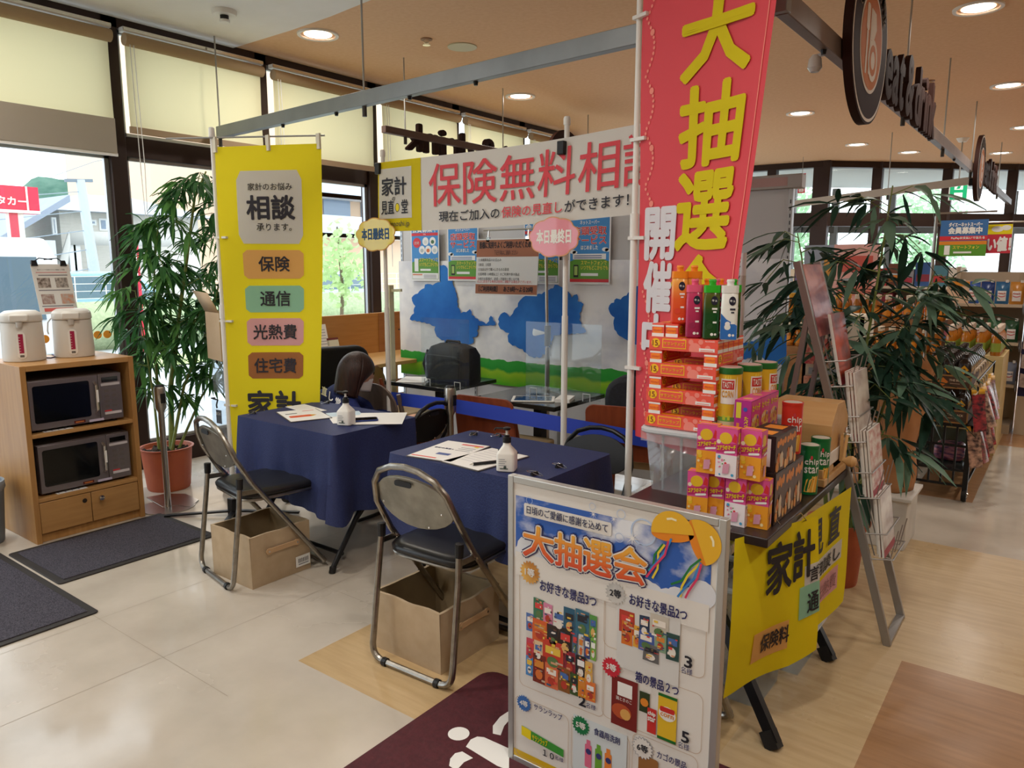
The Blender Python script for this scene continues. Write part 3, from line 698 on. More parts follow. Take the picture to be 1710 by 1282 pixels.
def bamboo(name, label, loc, potr, poth, stems, m1, m2, L0, wd_, per, droop=.5, flare=False):
    t = thing(name, label, 'plant', loc)
    b = MB(); R = potr
    if flare: b.lathe([(R*.72, 0), (R*.74, .01), (R*.88, poth*.85), (R*1.05, poth*.97), (R*1.05, poth), (R*.93, poth), (R*.85, poth*.85)], terra, 30)
    else: b.lathe([(R*.8, 0), (R*.84, .015), (R*.95, poth*.75), (R*.97, poth*.95), (R*1.06, poth*.985), (R*1.06, poth), (R*.97, poth), (R*.9, poth*.9)], terra, 30)
    b.build('pot', t)
    b = MB(); b.lathe([(R*.9, poth*.86), (R*.5, poth*.89), (.01, poth*.9)], soil, 24)
    for k in range(60):
        a, q = rnd.uniform(0, 6.28), R*.85*sqrt(rnd.random()); b.cbox((q*cos(a), q*sin(a), poth*.9), (.035, .025, .018), soil, Matrix.Rotation(rnd.uniform(0, 3), 4, Vector((rnd.random(), rnd.random(), rnd.random()+.1))))
    b.build('bark_chips', t)
    fo = MB(); fo2 = MB()
    for st in stems:
        pts = [Vector(p) for p in st['p']]
        b = MB(); b.tube(pts, [st['r']*(1-.75*i/(len(pts)-1)) for i in range(len(pts))], stemg, 7); b.build('stem', t)
        # branches
        tot = len(pts)-1
        for k in range(st['n']):
            f = st.get('lo', .35)+(1-st.get('lo', .35))*(k+rnd.random())/st['n']; i = min(int(f*tot), tot-1); p = pts[i].lerp(pts[i+1], f*tot-i)
            a = rnd.uniform(0, 2*pi) if 'dir' not in st else st['dir']+rnd.gauss(0, 1.2)
            ln = st.get('br', .3)*rnd.uniform(.4, 1.1)*(1.15-.5*f); d = Vector((cos(a), sin(a), rnd.uniform(-.1, .7))).normalized()
            e = p+d*ln+Vector((0, 0, -.35*ln)); mid = p+d*ln*.55
            fo.tube([p, mid, e], [.003, .0025, .0015], stemg, 4)
            for q, nn in ((mid, per-2), (p.lerp(mid, .5), 2), (e, per)):
                leafcl(fo, q, (e-p).normalized(), max(nn, 1), m1 if rnd.random() < .65 else m2, L0, wd_, droop)
    fo.build('foliage', t)
    return t
lf1 = cloth('bamboo_leaf', '3c6a3a', .3, .45); lf2 = cloth('bamboo_leaf_light', '5e8f4a', .35, .45)
B0 = Vector((-4.86, 2.53, 0))
def S(lst, r, n, **k):
    d = dict(p=[(p[0]-0, p[1], p[2]) for p in lst], r=r, n=n); d.update(k); return d
bamboo('potted_bamboo', 'artificial bamboo in a terracotta pot against the left window', B0, .165, .29, [
    S([(.03, .02, .25), (.04, .04, .7), (.07, .1, 1.1), (.12, .16, 1.5), (.18, .22, 1.95), (.2, .3, 2.12)], .02, 24, br=.34),
    S([(-.05, 0, .25), (-.06, .0, .7), (-.05, .0, 1.1), (-.02, .02, 1.5), (.02, .06, 1.85)], .013, 22, br=.33),
    S([(.06, .0, .25), (.1, .1, .7), (.12, .3, 1.1), (.14, .42, 1.5), (.12, .5, 1.95)], .012, 26, br=.32),
    S([(-.02, -.04, .25), (-.0, -.06, .6), (.02, -.1, 1.0), (.0, -.13, 1.35)], .01, 14, br=.26),
    S([(.05, .05, .25), (.09, .22, .6), (.12, .4, .85), (.16, .5, 1.1)], .01, 14, br=.2)], lf1, lf2, .145, .0165, 9, .5)
# clear document cases on a black hook stand, cardboard box, trolley base
hx, hy = -4.35, 2.83
t = thing('document_rack', 'black hook stand hung with clear plastic document cases behind the yellow banner', 'rack', (hx, hy, 0))
b = MB(); b.bar((hx, hy, .1), (hx, hy, 1.32), .022, .022, BLKM); b.build('post', t, w=True)
b = MB(); b.box(hx-.16, hy-.14, .13, hx+.16, hy+.16, .15, mat('c22b45', .4, key='trolley_red')); b.build('tray', t, w=True, bev=.004)
for a in (-1, 1):
    b = MB(); b.lathe([(.045, -.015), (.05, 0), (.045, .015)], BLACK, 14, (hx+a*.12, hy-.1, .05), Matrix.Rotation(pi/2, 3, 'X')); b.bar((hx+a*.12, hy-.1, .06), (hx+a*.12, hy-.1, .13), .02, .02, BLKM); b.build('wheel', t, w=True)
acr = clear('case_plastic', 'eef5fa', .10, .08, .12)
for j, z in enumerate((1.17, .92, .63, .38)):
    for i, dx in enumerate((-.13, .05)):
        b = MB(); x0, w_ = hx+dx-.02, .17; b.box(x0, hy-.12-.02*j, z-.24, x0+w_, hy-.1-.02*j, z, acr); c_ = b.build('document_case', t, w=True)
        b = MB(); q = Vector((x0+.06, hy-.12-.02*j, z)); b.tube([q+Vector((-.05, .02, .01)), q+Vector((-.05, -.005, .012)), q+Vector((.03, -.01, .01)), q+Vector((.045, -.03, -.02)), q+Vector((.05, -.03, -.04))], .005, BLACK, 6); b.build('hook', c_).location = -Vector(t['_o'])
        if j in (2, 3): b = MB(); b.box(x0+.05, hy-.123-.02*j, z-.15, x0+.11, hy-.121-.02*j, z-.06, mat('4d535c', .6, key='case_label')); b.text('BOX', x0+.053, z-.1, x0+.107, z-.07, WHITE, .0005, lambda a, c, d: Vector((a, hy-.1235-.02*j-d, c))); b.build('case_label', c_).location = -Vector(t['_o'])
b = MB()
for k in range(4): b.box(hx-.13+.01*k, hy-.12, .151+k*.008, hx+.12-.015*k, hy+.12, .157+k*.008, (PAPER, ALU, PAPER, mat('6d7480', .5, key='folder_grey'))[k])
tag(b.build('document_pile', origin=(hx, hy, .151)), 'flat folders and papers lying on the low red edged tray', 'papers')
kraft = noisy('kraft_card', 'c2a888', 'cbb294', 6., .85)
t = thing('cardboard_box', 'open beige cardboard box with a raised flap hanging beside the yellow banner pole', 'box', (hx+.06, hy-.24, .92), radians(-12))
b = MB()
for (a0, a1, c0, c1) in ((-.12, .12, -.005, 0), (-.12, .12, .17, .175), (-.12, -.115, 0, .17), (.115, .12, 0, .17)): b.box(a0, c0, 0, a1, c1, .3, kraft)
b.box(-.12, 0, 0, .12, .17, .005, kraft); b.build('body', t)
b = MB(); b.add([(-.12, -.004, .3), (.12, -.004, .3), (.07, -.05, .42), (-.19, -.05, .43)], [(0, 1, 2, 3)], kraft); b.build('flap', t, solid=.004)
b = MB(); b.add([(.118, 0, .3), (.118, .17, .3), (.15, .17, .41), (.15, 0, .41)], [(0, 1, 2, 3)], noisy('kraft_inner', 'b08a5c', 'b8935f', 6., .85)); b.build('flap', t, solid=.004)
# ================================================================== consultation stall
def yaw(t): return Vector((cos(t), sin(t), 0))
# yellow upright banner
bx0, by0 = -3.955, 2.462
ybm = cloth('banner_yellow', 'f1e02a', .28, .7)
t = thing('upright_banner', 'tall yellow upright banner on a white pole left of the first navy table', 'banner', (bx0, by0, 0))
b = MB(); b.tube([(bx0-.018, by0, .05), (bx0-.018, by0, 1.25)], .0145, WHITE, 10); b.tube([(bx0-.018, by0, 1.2), (bx0-.018, by0, 1.28)], .0185, WHITE, 10); b.tube([(bx0-.018, by0, 1.25), (bx0-.018, by0, 2.26)], .0115, WHITE, 10); b.lathe([(.016, 2.22), (.018, 2.225), (.016, 2.27), (.01, 2.275)], WHITE, 10, (bx0-.018, by0, 0)); b.build('pole', t, w=True)
TH0, ZT = radians(38), 2.165
def YB(a, c, d=0.):
    """a metres from the pole edge, c metres below the top"""
    th = TH0+radians(4)*min(c, 1.2)-radians(8)*max(0, c-.9)
    u = yaw(th); n = Vector((sin(th), -cos(th), 0)); wv = .014*sin(a*7+c*2.2)*min(1, c*1.5)+.01*sin(c*5+a*3)
    return Vector((bx0+.005, by0, ZT-c+.02*(a/.6)*(1 if c < .1 else max(0, 1-c*2))))+u*a*(1-.075*c)+n*(wv+d)
b = MB(); b.grid(lambda u, v: YB(u*.6, v*1.8), 16, 48, ybm)
M_ = lambda a, c, d: YB(a, -c, d)
pl = {'w': cloth('print_white', 'dcdce0', .3), 'o': cloth('print_peach', 'ecbb74', .3), 't': cloth('print_teal', '9fd3bd', .3), 'p': cloth('print_pink', 'e6b2bb', .3), 'b': cloth('print_brown', 'b1764b', .3)}
def sub(mb, pts, m, d):   # soft rectangles follow the cloth: cut into strips
    a0 = min(p[0] for p in pts); a1 = max(p[0] for p in pts); c0 = min(p[1] for p in pts); c1 = max(p[1] for p in pts); r = .025; n = 8; mb_ = []
    for j in range(n+1):
        c = c0+(c1-c0)*j/n; e = 0
        if c-c0 < r: e = r-sqrt(max(0, r*r-(r-(c-c0))**2))
        elif c1-c < r: e = r-sqrt(max(0, r*r-(r-(c1-c))**2))
        mb_.append([(a0+e+(a1-a0-2*e)*i/8, c) for i in range(9)])
    vs = [M_(x, -y, d) for row in mb_ for x, y in row]
    mb.add(vs, [(j*9+i, (j+1)*9+i, (j+1)*9+i+1, j*9+i+1) for j in range(n) for i in range(8)], m, True)
sub(b, [(.115, .135), (.485, .535)], pl['w'], .0025)
for k, (c0, c1) in zip('otpb', ((.57, .735), (.775, .93), (.965, 1.125), (1.165, 1.32))): sub(b, [(.13, c0), (.485, c1)], pl[k], .0025)
DK = mat('2b2a33', .6, key='banner_ink')
def yt(s, a0, c0, a1, c1, bold=.02): b.text(s, a0, -c1, a1, -c0, DK, .006, M_, bold)
yt('家計のお悩み', .18, .2, .43, .245, .01); yt('相談', .17, .27, .44, .40, .03); yt('承ります。', .22, .42, .42, .465, .01)
yt('保険', .22, .6, .4, .70, .02); yt('通信', .22, .80, .4, .90, .02); yt('光熱費', .17, .995, .44, 1.095, .02); yt('住宅費', .17, 1.195, .44, 1.29, .02)
yt('家計', .12, 1.39, .47, 1.57, .03); yt('見直し', .1, 1.60, .5, 1.74, .03)
b.build('fabric', t, w=True)
b = MB(); q = YB(0, 0)+Vector((0, 0, .045)); u = yaw(TH0); b.tube([q-u*.27+Vector((0, 0, .0)), q+u*.62+Vector((0, 0, .02))], .005, ALU, 8); b.build('cross_rod', t, w=True)
for a in (.0, .3, .585):
    b = MB(); e = YB(a, .0); b.bar(e+Vector((0, 0, .055)), e-Vector((0, 0, .03)), .03, .012, mat('d4cdb8', .5, key='banner_loop')); b.build('loop', t, w=True)
for c in (.5, .98, 1.48):
    b = MB(); e = YB(.05, c); b.bar((bx0-.04, by0, e.z), e, .035, .012, mat('d9d6c8', .4, key='banner_tab')); b.build('pole_tab', t, w=True)
b = MB(); b.box(bx0-.045, by0-.03, .0, bx0+.01, by0+.03, .11, BLKM)
for d in ((-.3, -.28), (.25, -.28), (.3, .25), (-.3, .22)): b.bar((bx0-.018, by0, .03), (bx0-.018+d[0], by0+d[1], .012), .03, .012, BLKM)
b.build('base', t, w=True, bev=.003)

# tables under navy cloths
def folding_table(x0, y0, x1, y1, z, label, topm):
    t = thing('folding_table', label, 'table', ((x0+x1)/2, (y0+y1)/2, 0), group='black legged folding tables')
    b = MB(); b.box(x0+.02, y0+.02, z-.022, x1-.02, y1-.02, z, topm); b.build('tabletop', t, w=True, bev=.003)
    for x in (x0+.06, x1-.04):
        for a, c in ((y0-.02, y1-.06), (y1+.02, y0+.06)):
            b = MB(); b.tube([(x, a, .014), (x, c, z-.03)], .0135, BLKM, 10); b.tube([(x, a-.0, .0), (x, a+(c-a)*.02, .03)], .017, BLACK, 10); b.build('leg', t, w=True)
        b = MB(); m_ = (y0+y1)/2; b.tube([(x, m_, .36), (x, m_, .36)][:1]+[(x+(.2 if x < (x0+x1)/2 else -.2), m_, .36)], .009, BLKM, 8); b.build('brace', t, w=True)
    b = MB(); b.tube([(x0+.06, y0+.05, .08), (x1-.04, y0+.05, .08)], .011, BLKM, 8); b.build('stretcher', t, w=True)
    return t
def tablecloth(x0, y0, x1, y1, z, drops, label, seed):
    """drops: front, right, back, left hang lengths"""
    r = random.Random(seed); P = rrect(x0, y0, x1, y1, .02, 4); per = []
    n = len(P)
    for i in range(n):
        a, c = Vector((*P[i], 0)), Vector((*P[(i+1) % n], 0)); k = max(1, int((c-a).length/.02))
        per += [a.lerp(c, j/k) for j in range(k)]
    m = len(per); cen = Vector(((x0+x1)/2, (y0+y1)/2, 0)); nl = 14; ph = [r.uniform(0, 6.28) for _ in range(6)]
    vs = []; s = 0.
    for i, p in enumerate(per):
        q = per[(i+1) % m]; o = per[i-1]; tg = (q-o).normalized(); nr = Vector((tg.y, -tg.x, 0)); s += (q-p).length
        wf = max(0, -nr.y)**2*drops[0]+max(0, nr.x)**2*drops[1]+max(0, nr.y)**2*drops[2]+max(0, -nr.x)**2*drops[3]
        cd_ = min(hypot(p.x-X_, p.y-Y_) for X_ in (x0, x1) for Y_ in (y0, y1)); cf = max(0, 1-cd_/.13)
        for l in range(nl+1):
            f = l/nl; w_ = (.016*sin(s*17+ph[0])+.012*sin(s*29+ph[1])+.008*sin(s*47+ph[2]))*f**1.3+.006*f+cf*.045*f*(1-.3*f)
            zz = z-f*wf*(1+.10*cf)+.012*sin(s*9+ph[3])*f-(.0 if l else 0)
            vs.append(p+nr*w_+Vector((0, 0, zz)))
    fs = []
    for i in range(m):
        j = (i+1) % m
        for l in range(nl): fs.append((i*(nl+1)+l, i*(nl+1)+l+1, j*(nl+1)+l+1, j*(nl+1)+l))
    b = MB(); b.add(vs, fs, NAVY, True)
    b.grid(lambda u, v: Vector((x0+u*(x1-x0), y0+v*(y1-y0), z+.0012*noise.noise((u*5, v*4, seed)))), 2, 2, NAVY)
    k = len(b.v)-9
    # table top as a fan of its outline
    b2 = MB(); b2.add(vs, fs, NAVY, True); b2.add([per[i]+Vector((0, 0, z)) for i in range(m)], [tuple(range(m))], NAVY)
    o = b2.build('tablecloth', origin=(cen.x, cen.y, z), ang=50); return tag(o, label, 'tablecloth')
TT = .698
folding_table(-3.54, 2.27, -2.77, 2.79, TT, 'folding table under the navy cloth beside the yellow banner', BLKM)
folding_table(-2.29, 2.20, -1.55, 2.72, TT, 'folding table under the navy cloth behind the lottery poster', BLKM)
tablecloth(-3.56, 2.25, -2.755, 2.81, .704, (.40, .42, .3, .35), 'dark navy cloth draped over the table beside the yellow banner', 4)
tablecloth(-2.315, 2.18, -1.53, 2.745, .704, (.33, .34, .3, .3), 'dark navy cloth draped over the middle table by the near folding chair', 9)
TZ = .705
def binder(x, y, rz, label, z=TZ):
    t = thing('binder_clip', label, 'clip', (x, y, z), rz, 'black binder clips on the navy cloths')
    b = MB(); b.prism([(-.008, 0), (.008, 0), (.002, .014), (-.002, .014)], plane((-.016, 0, 0), (0, 1, 0), (0, 0, 1)), 0, .032, BLACK); b.build('jaw', t)
    for s in (-1, 1):
        b = MB(); b.tube([(-.012, s*.004, .012), (-.01, s*.03, .009), (-.004, s*.045, .007), (.004, s*.045, .007), (.01, s*.03, .009), (.012, s*.004, .012)], .0012, CHROME, 5); b.build('wire_arm', t)
for x, y, r_, lb in ((-3.53, 2.33, .5, 'black binder clip at the left corner of the first navy table'), (-3.46, 2.78, .2, 'black binder clip at the back left edge of the first navy table'),
    (-2.23, 2.66, .3, 'black binder clip at the back left corner of the middle table'), (-2.12, 2.71, -.2, 'black binder clip on the back edge of the middle table'), (-1.585, 2.42, 1.2, 'black binder clip on the right edge of the middle table, farther one'), (-1.60, 2.27, 1.3, 'black binder clip on the right edge of the middle table, nearer one')): binder(x, y, r_, lb)
# papers, boards, bottles
def sheet(name, label, cat, c, w_, h_, rz, z=TZ, board=None, group=None, deco=None, th=.0012):
    t = thing(name, label, cat, (c[0], c[1], z), rz, group); zz = 0
    if board:
        b = MB(); b.prism(rrect(-w_/2-.006, -h_/2-.006, w_/2+.006, h_/2+.006, .008), lambda a, q, d: Vector((a, q, d)), 0, .0035, board); b.build('board', t); zz = .0035
    b = MB(); b.box(-w_/2, -h_/2, zz, w_/2, h_/2, zz+th, PAPER); P = lambda a, q, d: Vector((a, q, zz+th+d))
    if deco: deco(b, P, w_, h_)
    b.build('paper', t); return t
G_ = mat('8b8c95', .7, key='grey_print')
def d_leaf(b, P, w_, h_):
    b.prism(rrect(-w_*.4, -h_*.2, w_*.15, -h_*.03, .01), P, 0, .0004, mat('df5d3c', .6, key='leaflet_red')); b.prism([(w_*.15, -h_*.2), (w_*.3, -h_*.1), (w_*.15, -h_*.03)], P, 0, .0004, mat('e0aa3a', .6, key='leaflet_gold'))
    b.rect(-w_*.4, h_*.15, -w_*.1, h_*.2, INK, .0004, P); b.rect(w_*.1, h_*.32, w_*.4, h_*.36, mat('d97f86', .6, key='print_rose'), .0004, P)
def d_menu(b, P, w_, h_):
    b.rect(-w_*.05, h_*.36, w_*.46, h_*.42, mat('e0625a', .6, key='print_red'), .0004, P); b.rect(-w_*.47, -h_*.45, w_*.1, -h_*.41, mat('e0625a', .6, key='print_red'), .0004, P)
    b.text('家計の見直し', -w_*.42, h_*.02, w_*.05, h_*.14, NAVYINK, .0004, P, .02); b.rect(-w_*.1, -h_*.25, w_*.2, -h_*.15, mat('51629a', .6, key='print_blue'), .0004, P)
    for k in range(3): b.rect(w_*.08, h_*(.05+k*.08), w_*.42, h_*(.07+k*.08), G_, .0004, P)
    b.rect(w_*.3, h_*.3, w_*.4, h_*.35, YEL, .0004, P)
def d_form(b, P, w_, h_):
    for k in range(7): b.rect(-w_*.4, h_*(.35-k*.1), w_*(.1 if k % 2 else .35), h_*(.36-k*.1), mat('b5b6bd', .7, key='faint_print'), .0004, P)
BRD = mat('565150', .5, key='board_dark')
sheet('leaflet_board', 'white leaflet with red and yellow arrow print on the first navy table', 'leaflet', (-3.27, 2.47), .21, .30, radians(68), TZ, BRD, deco=d_leaf)
sheet('leaflet', 'cream leaflet lying behind the arrow print leaflet on the first navy table', 'leaflet', (-3.42, 2.60), .12, .26, radians(80), deco=d_form)
sheet('leaflet', 'pale blue leaflet under the sanitizer bottle on the first navy table', 'leaflet', (-3.05, 2.58), .18, .29, radians(58), TZ, deco=lambda b, P, w_, h_: b.rect(-w_/2, h_*.1, w_/2, h_/2, mat('c6dbe8', .6, key='leaflet_blue'), .0004, P))
sheet('paper_sheet', 'white paper sheet at the right edge of the first navy table under the phone', 'paper', (-2.87, 2.66), .25, .30, radians(40), TZ+.002, deco=None)
t = thing('smartphone', 'black smartphone in a blue case on white paper, first navy table', 'phone', (-2.90, 2.56, TZ+.0042), radians(-38))
b = MB(); b.prism(rrect(-.037, -.078, .037, .078, .012), lambda a, c, d: Vector((a, c, d)), 0, .008, mat('22367a', .4, key='phone_case')); b.build('case', t, bev=.002)
b = MB(); b.prism(rrect(-.033, -.073, .033, .073, .01), lambda a, c, d: Vector((a, c, d)), .008, .0095, mat('0a0a0e', .08, key='phone_screen')); b.build('screen', t)
sheet('menu_board', 'clipboard with red striped guide sheet, left one on the middle navy table', 'clipboard', (-2.11, 2.35), .22, .31, radians(8), TZ, BRD, deco=d_menu)
tb_ = sheet('clipboard', 'clipboard with white form and black clip, right one on the middle navy table', 'clipboard', (-1.90, 2.34), .21, .30, radians(-5), TZ, BRD, deco=d_form)
b = MB(); b.box(-.05, .13, .004, .05, .15, .012, BLACK); b.tube([(-.03, .14, .012), (-.01, .155, .02), (.01, .155, .02), (.03, .14, .012)], .002, CHROME, 6); b.build('clip', tb_)
t = thing('pen', 'black and silver pen beside the sanitizer bottle on the middle table', 'pen', (-1.835, 2.27, TZ+.012), radians(60))
b = MB(); b.tube([(-.06, 0, 0), (.05, 0, 0)], .0065, BLACK, 10); b.build('barrel', t); b = MB(); b.tube([(-.06, 0, 0), (-.075, 0, 0)], [.0055, .001], CHROME, 10); b.build('tip', t)
bw = mat('e8e6df', .4, key='bottle_white')
def sanitizer(x, y, rz, label):
    t = thing('sanitizer_bottle', label, 'bottle', (x, y, TZ+.001), rz, 'white pump sanitizer bottles')
    b = MB(); P = lambda a, c, d: Vector((a, c, d))
    secs = [(0, .034, .012), (.004, .037, .012), (.068, .037, .012), (.075, .034, .014), (.1, .016, .012), (.112, .0145, .0145)]
    rings = [[Vector((a, c, z)) for a, c in rrect(-h, -h, h, h, min(r_, h-.0005), 3)] for z, h, r_ in secs]; n = len(rings[0]); vs = [p for r_ in rings for p in r_]
    b.add(vs, [tuple(range(n))[::-1]]+[(i*n+j, i*n+(j+1) % n, (i+1)*n+(j+1) % n, (i+1)*n+j) for i in range(len(secs)-1) for j in range(n)]+[tuple(range((len(secs)-1)*n, len(secs)*n))], bw, True)
    Q = plane((0, -.0375, 0), (1, 0, 0), (0, 0, 1))
    for k in range(4): b.rect(-.025, .05-k*.008, .0+.006*(k % 2), .052-k*.008, G_, .0006, Q)
    b.rect(-.02, .012, .012, .016, mat('4a5a52', .6, key='green_print'), .0006, Q); b.disc(.0, .02, .006, mat('4a5a52', .6, key='green_print'), .0006, Q, 8); b.build('bottle', t)
    b = MB(); b.lathe([(.017, .112), (.017, .132), (.011, .134), (.011, .142)], BLACK, 16); b.build('collar', t)
    b = MB(); b.lathe([(.005, .142), (.005, .162)], WHITE, 10); b.lathe([(.014, .162), (.015, .17), (.008, .173)], BLACK, 14); b.tube([(0, 0, .167), (-.045, .0, .167), (-.05, .0, .158)], .0035, BLACK, 8); b.build('pump', t)
sanitizer(-2.905, 2.455, radians(20), 'white pump sanitizer bottle on the first navy table beside the phone')
sanitizer(-1.73, 2.265, radians(25), 'white pump sanitizer bottle on the middle navy table above the poster')

# folding chairs
def folding_chair(frame, backm, label, loc, rz, sc_=(1, 1, 1)):
    t = thing('folding_chair', label, 'chair', loc, rz, 'tube framed folding chairs'); t.scale = sc_
    seatm = mat('1b1b1e', .32, key='seat_vinyl')
    b = MB(); hw = .2
    side = lambda s: [(s*hw, .47, .03), (s*hw, .44, .07), (s*hw, .12, .5), (s*hw*.97, .045, .63), (s*hw*.86, .015, .715)]
    top = [(hw*.66, .0, .765), (hw*.33, -.008, .792), (0, -.01, .8), (-hw*.33, -.008, .792), (-hw*.66, .0, .765)]
    b.tube(side(1)+top+side(-1)[::-1], .0125, frame, 10); b.build('back_frame', t)
    b = MB(); b.tube(arc((hw, .46, .05), (hw, .48, .013), (hw-.06, .48, .013))+arc((-hw+.06, .48, .013), (-hw, .48, .013), (-hw, .46, .05)), .0115, frame, 10); b.build('front_foot', t)
    b = MB(); h2 = hw-.01
    b.tube([(h2, .06, .5), (h2+.005, .05, .4), (h2+.008, .01, .1)]+arc((h2+.008, .005, .07), (h2+.008, 0, .013), (h2-.06, 0, .013))+arc((-h2+.06, 0, .013), (-h2-.008, 0, .013), (-h2-.008, .005, .07))+[(-h2-.008, .01, .1), (-h2-.005, .05, .4), (-h2, .06, .5)], .0125, frame, 10); b.build('rear_leg_frame', t)
    for s in (-1, 1):
        b = MB(); b.tube([(s*(h2), .06, .485), (s*(h2+.001), .062, .535)], [.0155, .0165], BLACK, 10); b.build('joint_cap', t)
        b = MB(); b.tube([(s*(h2-.05), 0, .013), (s*(h2-.07), 0, .013)], .0165, BLACK, 10); b.build('floor_pad', t)
        b = MB(); b.bar((s*(hw-.004), .055, .465), (s*(hw-.004), .145, .462), .008, .022, frame); b.tube([(s*(hw+.01), .14, .462), (s*(hw-.02), .14, .462)], .007, CHROME, 8); b.build('hinge', t)
    # backrest: lens shaped plate
    b = MB(); n = 24; o = []
    for i in range(n):
        a = 2*pi*i/n; X_ = .185*cos(a); Z_ = .655+.105*sin(a)*(1.0 if sin(a) > 0 else .95)
        o.append((X_, Z_))
    yb = lambda z: .07-(z-.55)*.33
    fr_ = [Vector((x, yb(z)+.02*(x/.185)**2-.012, z)) for x, z in o]; bk = [p+Vector((0, .012, .004)) for p in fr_]
    b.add(fr_+bk, [tuple(range(n)), tuple(range(n, 2*n))[::-1]]+[(i, n+i, n+(i+1) % n, (i+1) % n) for i in range(n)], backm)
    for x, z in ((-.14, .64), (.14, .64), (-.05, .73), (.06, .57)): b.lathe([(.005, 0), (.004, .003)], CHROME, 8, (x, yb(z)-.012, z), Matrix.Rotation(pi/2, 3, 'X'))
    br = b.build('backrest', t, bev=.002)
    b = MB(); b.prism(rrect(-.05, .725, .03, .745, .008), plane((0, yb(.735)-.014, 0), (1, 0, 0), (0, 0, 1)), 0, .004, BLACK); b.build('grip_slot', br)
    # seat
    b = MB(); secs = [(.425, .93), (.43, .99), (.445, 1.0), (.455, .96), (.46, .8), (.461, .4)]; rings = []
    for z, k in secs: rings.append([Vector((a*k, .27+c*k, z+.004*(1-k)*0)) for a, c in rrect(-.195, -.2, .195, .2, .08, 5)])
    n = len(rings[0]); b.add([p for r_ in rings for p in r_], [tuple(range(n))[::-1]]+[(i*n+j, i*n+(j+1) % n, (i+1)*n+(j+1) % n, (i+1)*n+j) for i in range(len(secs)-1) for j in range(n)]+[tuple(range((len(secs)-1)*n, len(secs)*n))], seatm, True); b.build('seat', t, ang=60)
    b = MB(); b.tube([(a, .27+c, .418) for a, c in rrect(-.188, -.185, .188, .19, .07, 4)], .009, frame, 8, True); b.tube([(-.185, .3, .412), (.185, .3, .412)], .008, frame, 8); b.build('seat_frame', t)
    return t
STL = noisy('worn_steel', '8d8982', 'a29d95', 30., .3, metal=1.); BKS = noisy('worn_back_plate', '85837a', 'a09d92', 12., .42, metal=.7)
folding_chair(STL, BKS, 'steel folding chair with black seat, the nearest one beside the lottery poster', (-1.838, 1.815, 0), radians(2))
folding_chair(STL, BKS, 'steel folding chair with black seat in front of the yellow banner', (-3.19, 1.86, 0), radians(-10))
folding_chair(STL, BKS, 'steel folding chair mostly hidden behind the lottery poster, black seat edge showing', (-.965, 1.765, 0), radians(2))
folding_chair(BLKM, BLKM, 'black framed folding chair behind the middle navy table beside the red banner', (-1.79, 3.10, 0), pi, (1, 1, .9))
folding_chair(BLKM, BLKM, 'black framed folding chair with only its round hoop showing behind the first navy table', (-2.79, 2.99, 0), radians(92), (.9, 1, .94))
folding_chair(BLKM, mat('1a1a1c', .6, key='black_fabric'), 'black folding chair on which the navy clad person sits', (-3.97, 2.95, 0), radians(-72), (1, 1, .95))
# fabric storage boxes
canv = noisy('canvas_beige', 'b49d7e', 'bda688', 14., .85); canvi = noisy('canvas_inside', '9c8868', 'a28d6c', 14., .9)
def storage_box(x0, y0, x1, y1, h, label, hs):
    t = thing('storage_box', label, 'box', ((x0+x1)/2, (y0+y1)/2, 0), 0, 'beige storage boxes under the folding chairs'); e = .012
    b = MB()
    def wall(p, q, nrm):
        p, q, nrm = Vector(p), Vector(q), Vector(nrm)
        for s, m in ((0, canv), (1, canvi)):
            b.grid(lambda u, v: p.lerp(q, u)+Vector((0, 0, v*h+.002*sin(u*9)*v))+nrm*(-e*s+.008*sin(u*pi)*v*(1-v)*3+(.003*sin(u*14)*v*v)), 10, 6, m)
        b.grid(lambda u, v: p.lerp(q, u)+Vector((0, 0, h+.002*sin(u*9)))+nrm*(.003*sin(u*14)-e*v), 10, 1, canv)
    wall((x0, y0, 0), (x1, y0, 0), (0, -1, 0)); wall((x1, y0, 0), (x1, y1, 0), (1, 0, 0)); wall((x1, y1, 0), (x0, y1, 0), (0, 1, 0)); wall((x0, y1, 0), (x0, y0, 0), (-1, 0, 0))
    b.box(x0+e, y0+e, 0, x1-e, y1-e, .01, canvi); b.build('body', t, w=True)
    b = MB(); P = plane((x1+.014, (y0+y1)/2, 0), (0, 1, 0), (0, 0, 1)); hm = mat('c4a079', .6, key='handle_leather')
    b.prism(rrect(-.08, h*.62, .08, h*.62+.022, .008), P, 0, .006, hm); b.prism(rrect(-.095, h*.6, -.06, h*.6+.03, .015), P, 0, .005, hm); b.prism(rrect(.06, h*.6, .095, h*.6+.03, .015), P, 0, .005, hm)
    for a in (-.08, .08): b.disc(a, h*.6+.015, .005, CHROME, .0075, P)
    b.build('handle', t, w=True)
    if hs:
        b = MB(); P2 = plane((x1+.006, y1-.05, 0), (0, 1, 0), (0, 0, 1)); b.rect(-.045, .03, .04, .085, PAPER, .004, P2); b.rect(-.03, .04, .03, .045, G_, .005, P2)
        for k in range(7): b.rect(-.03+k*.009, .05, -.026+k*.009, .072, INK, .005, P2)
        b.build('label_tag', t, w=True)
    return t
storage_box(-2.10, 1.885, -1.75, 2.235, .238, 'beige fabric storage box under the nearest folding chair', 0)
storage_box(-3.28, 1.90, -2.955, 2.235, .25, 'beige fabric storage box with barcode tag under the left folding chair', 1)
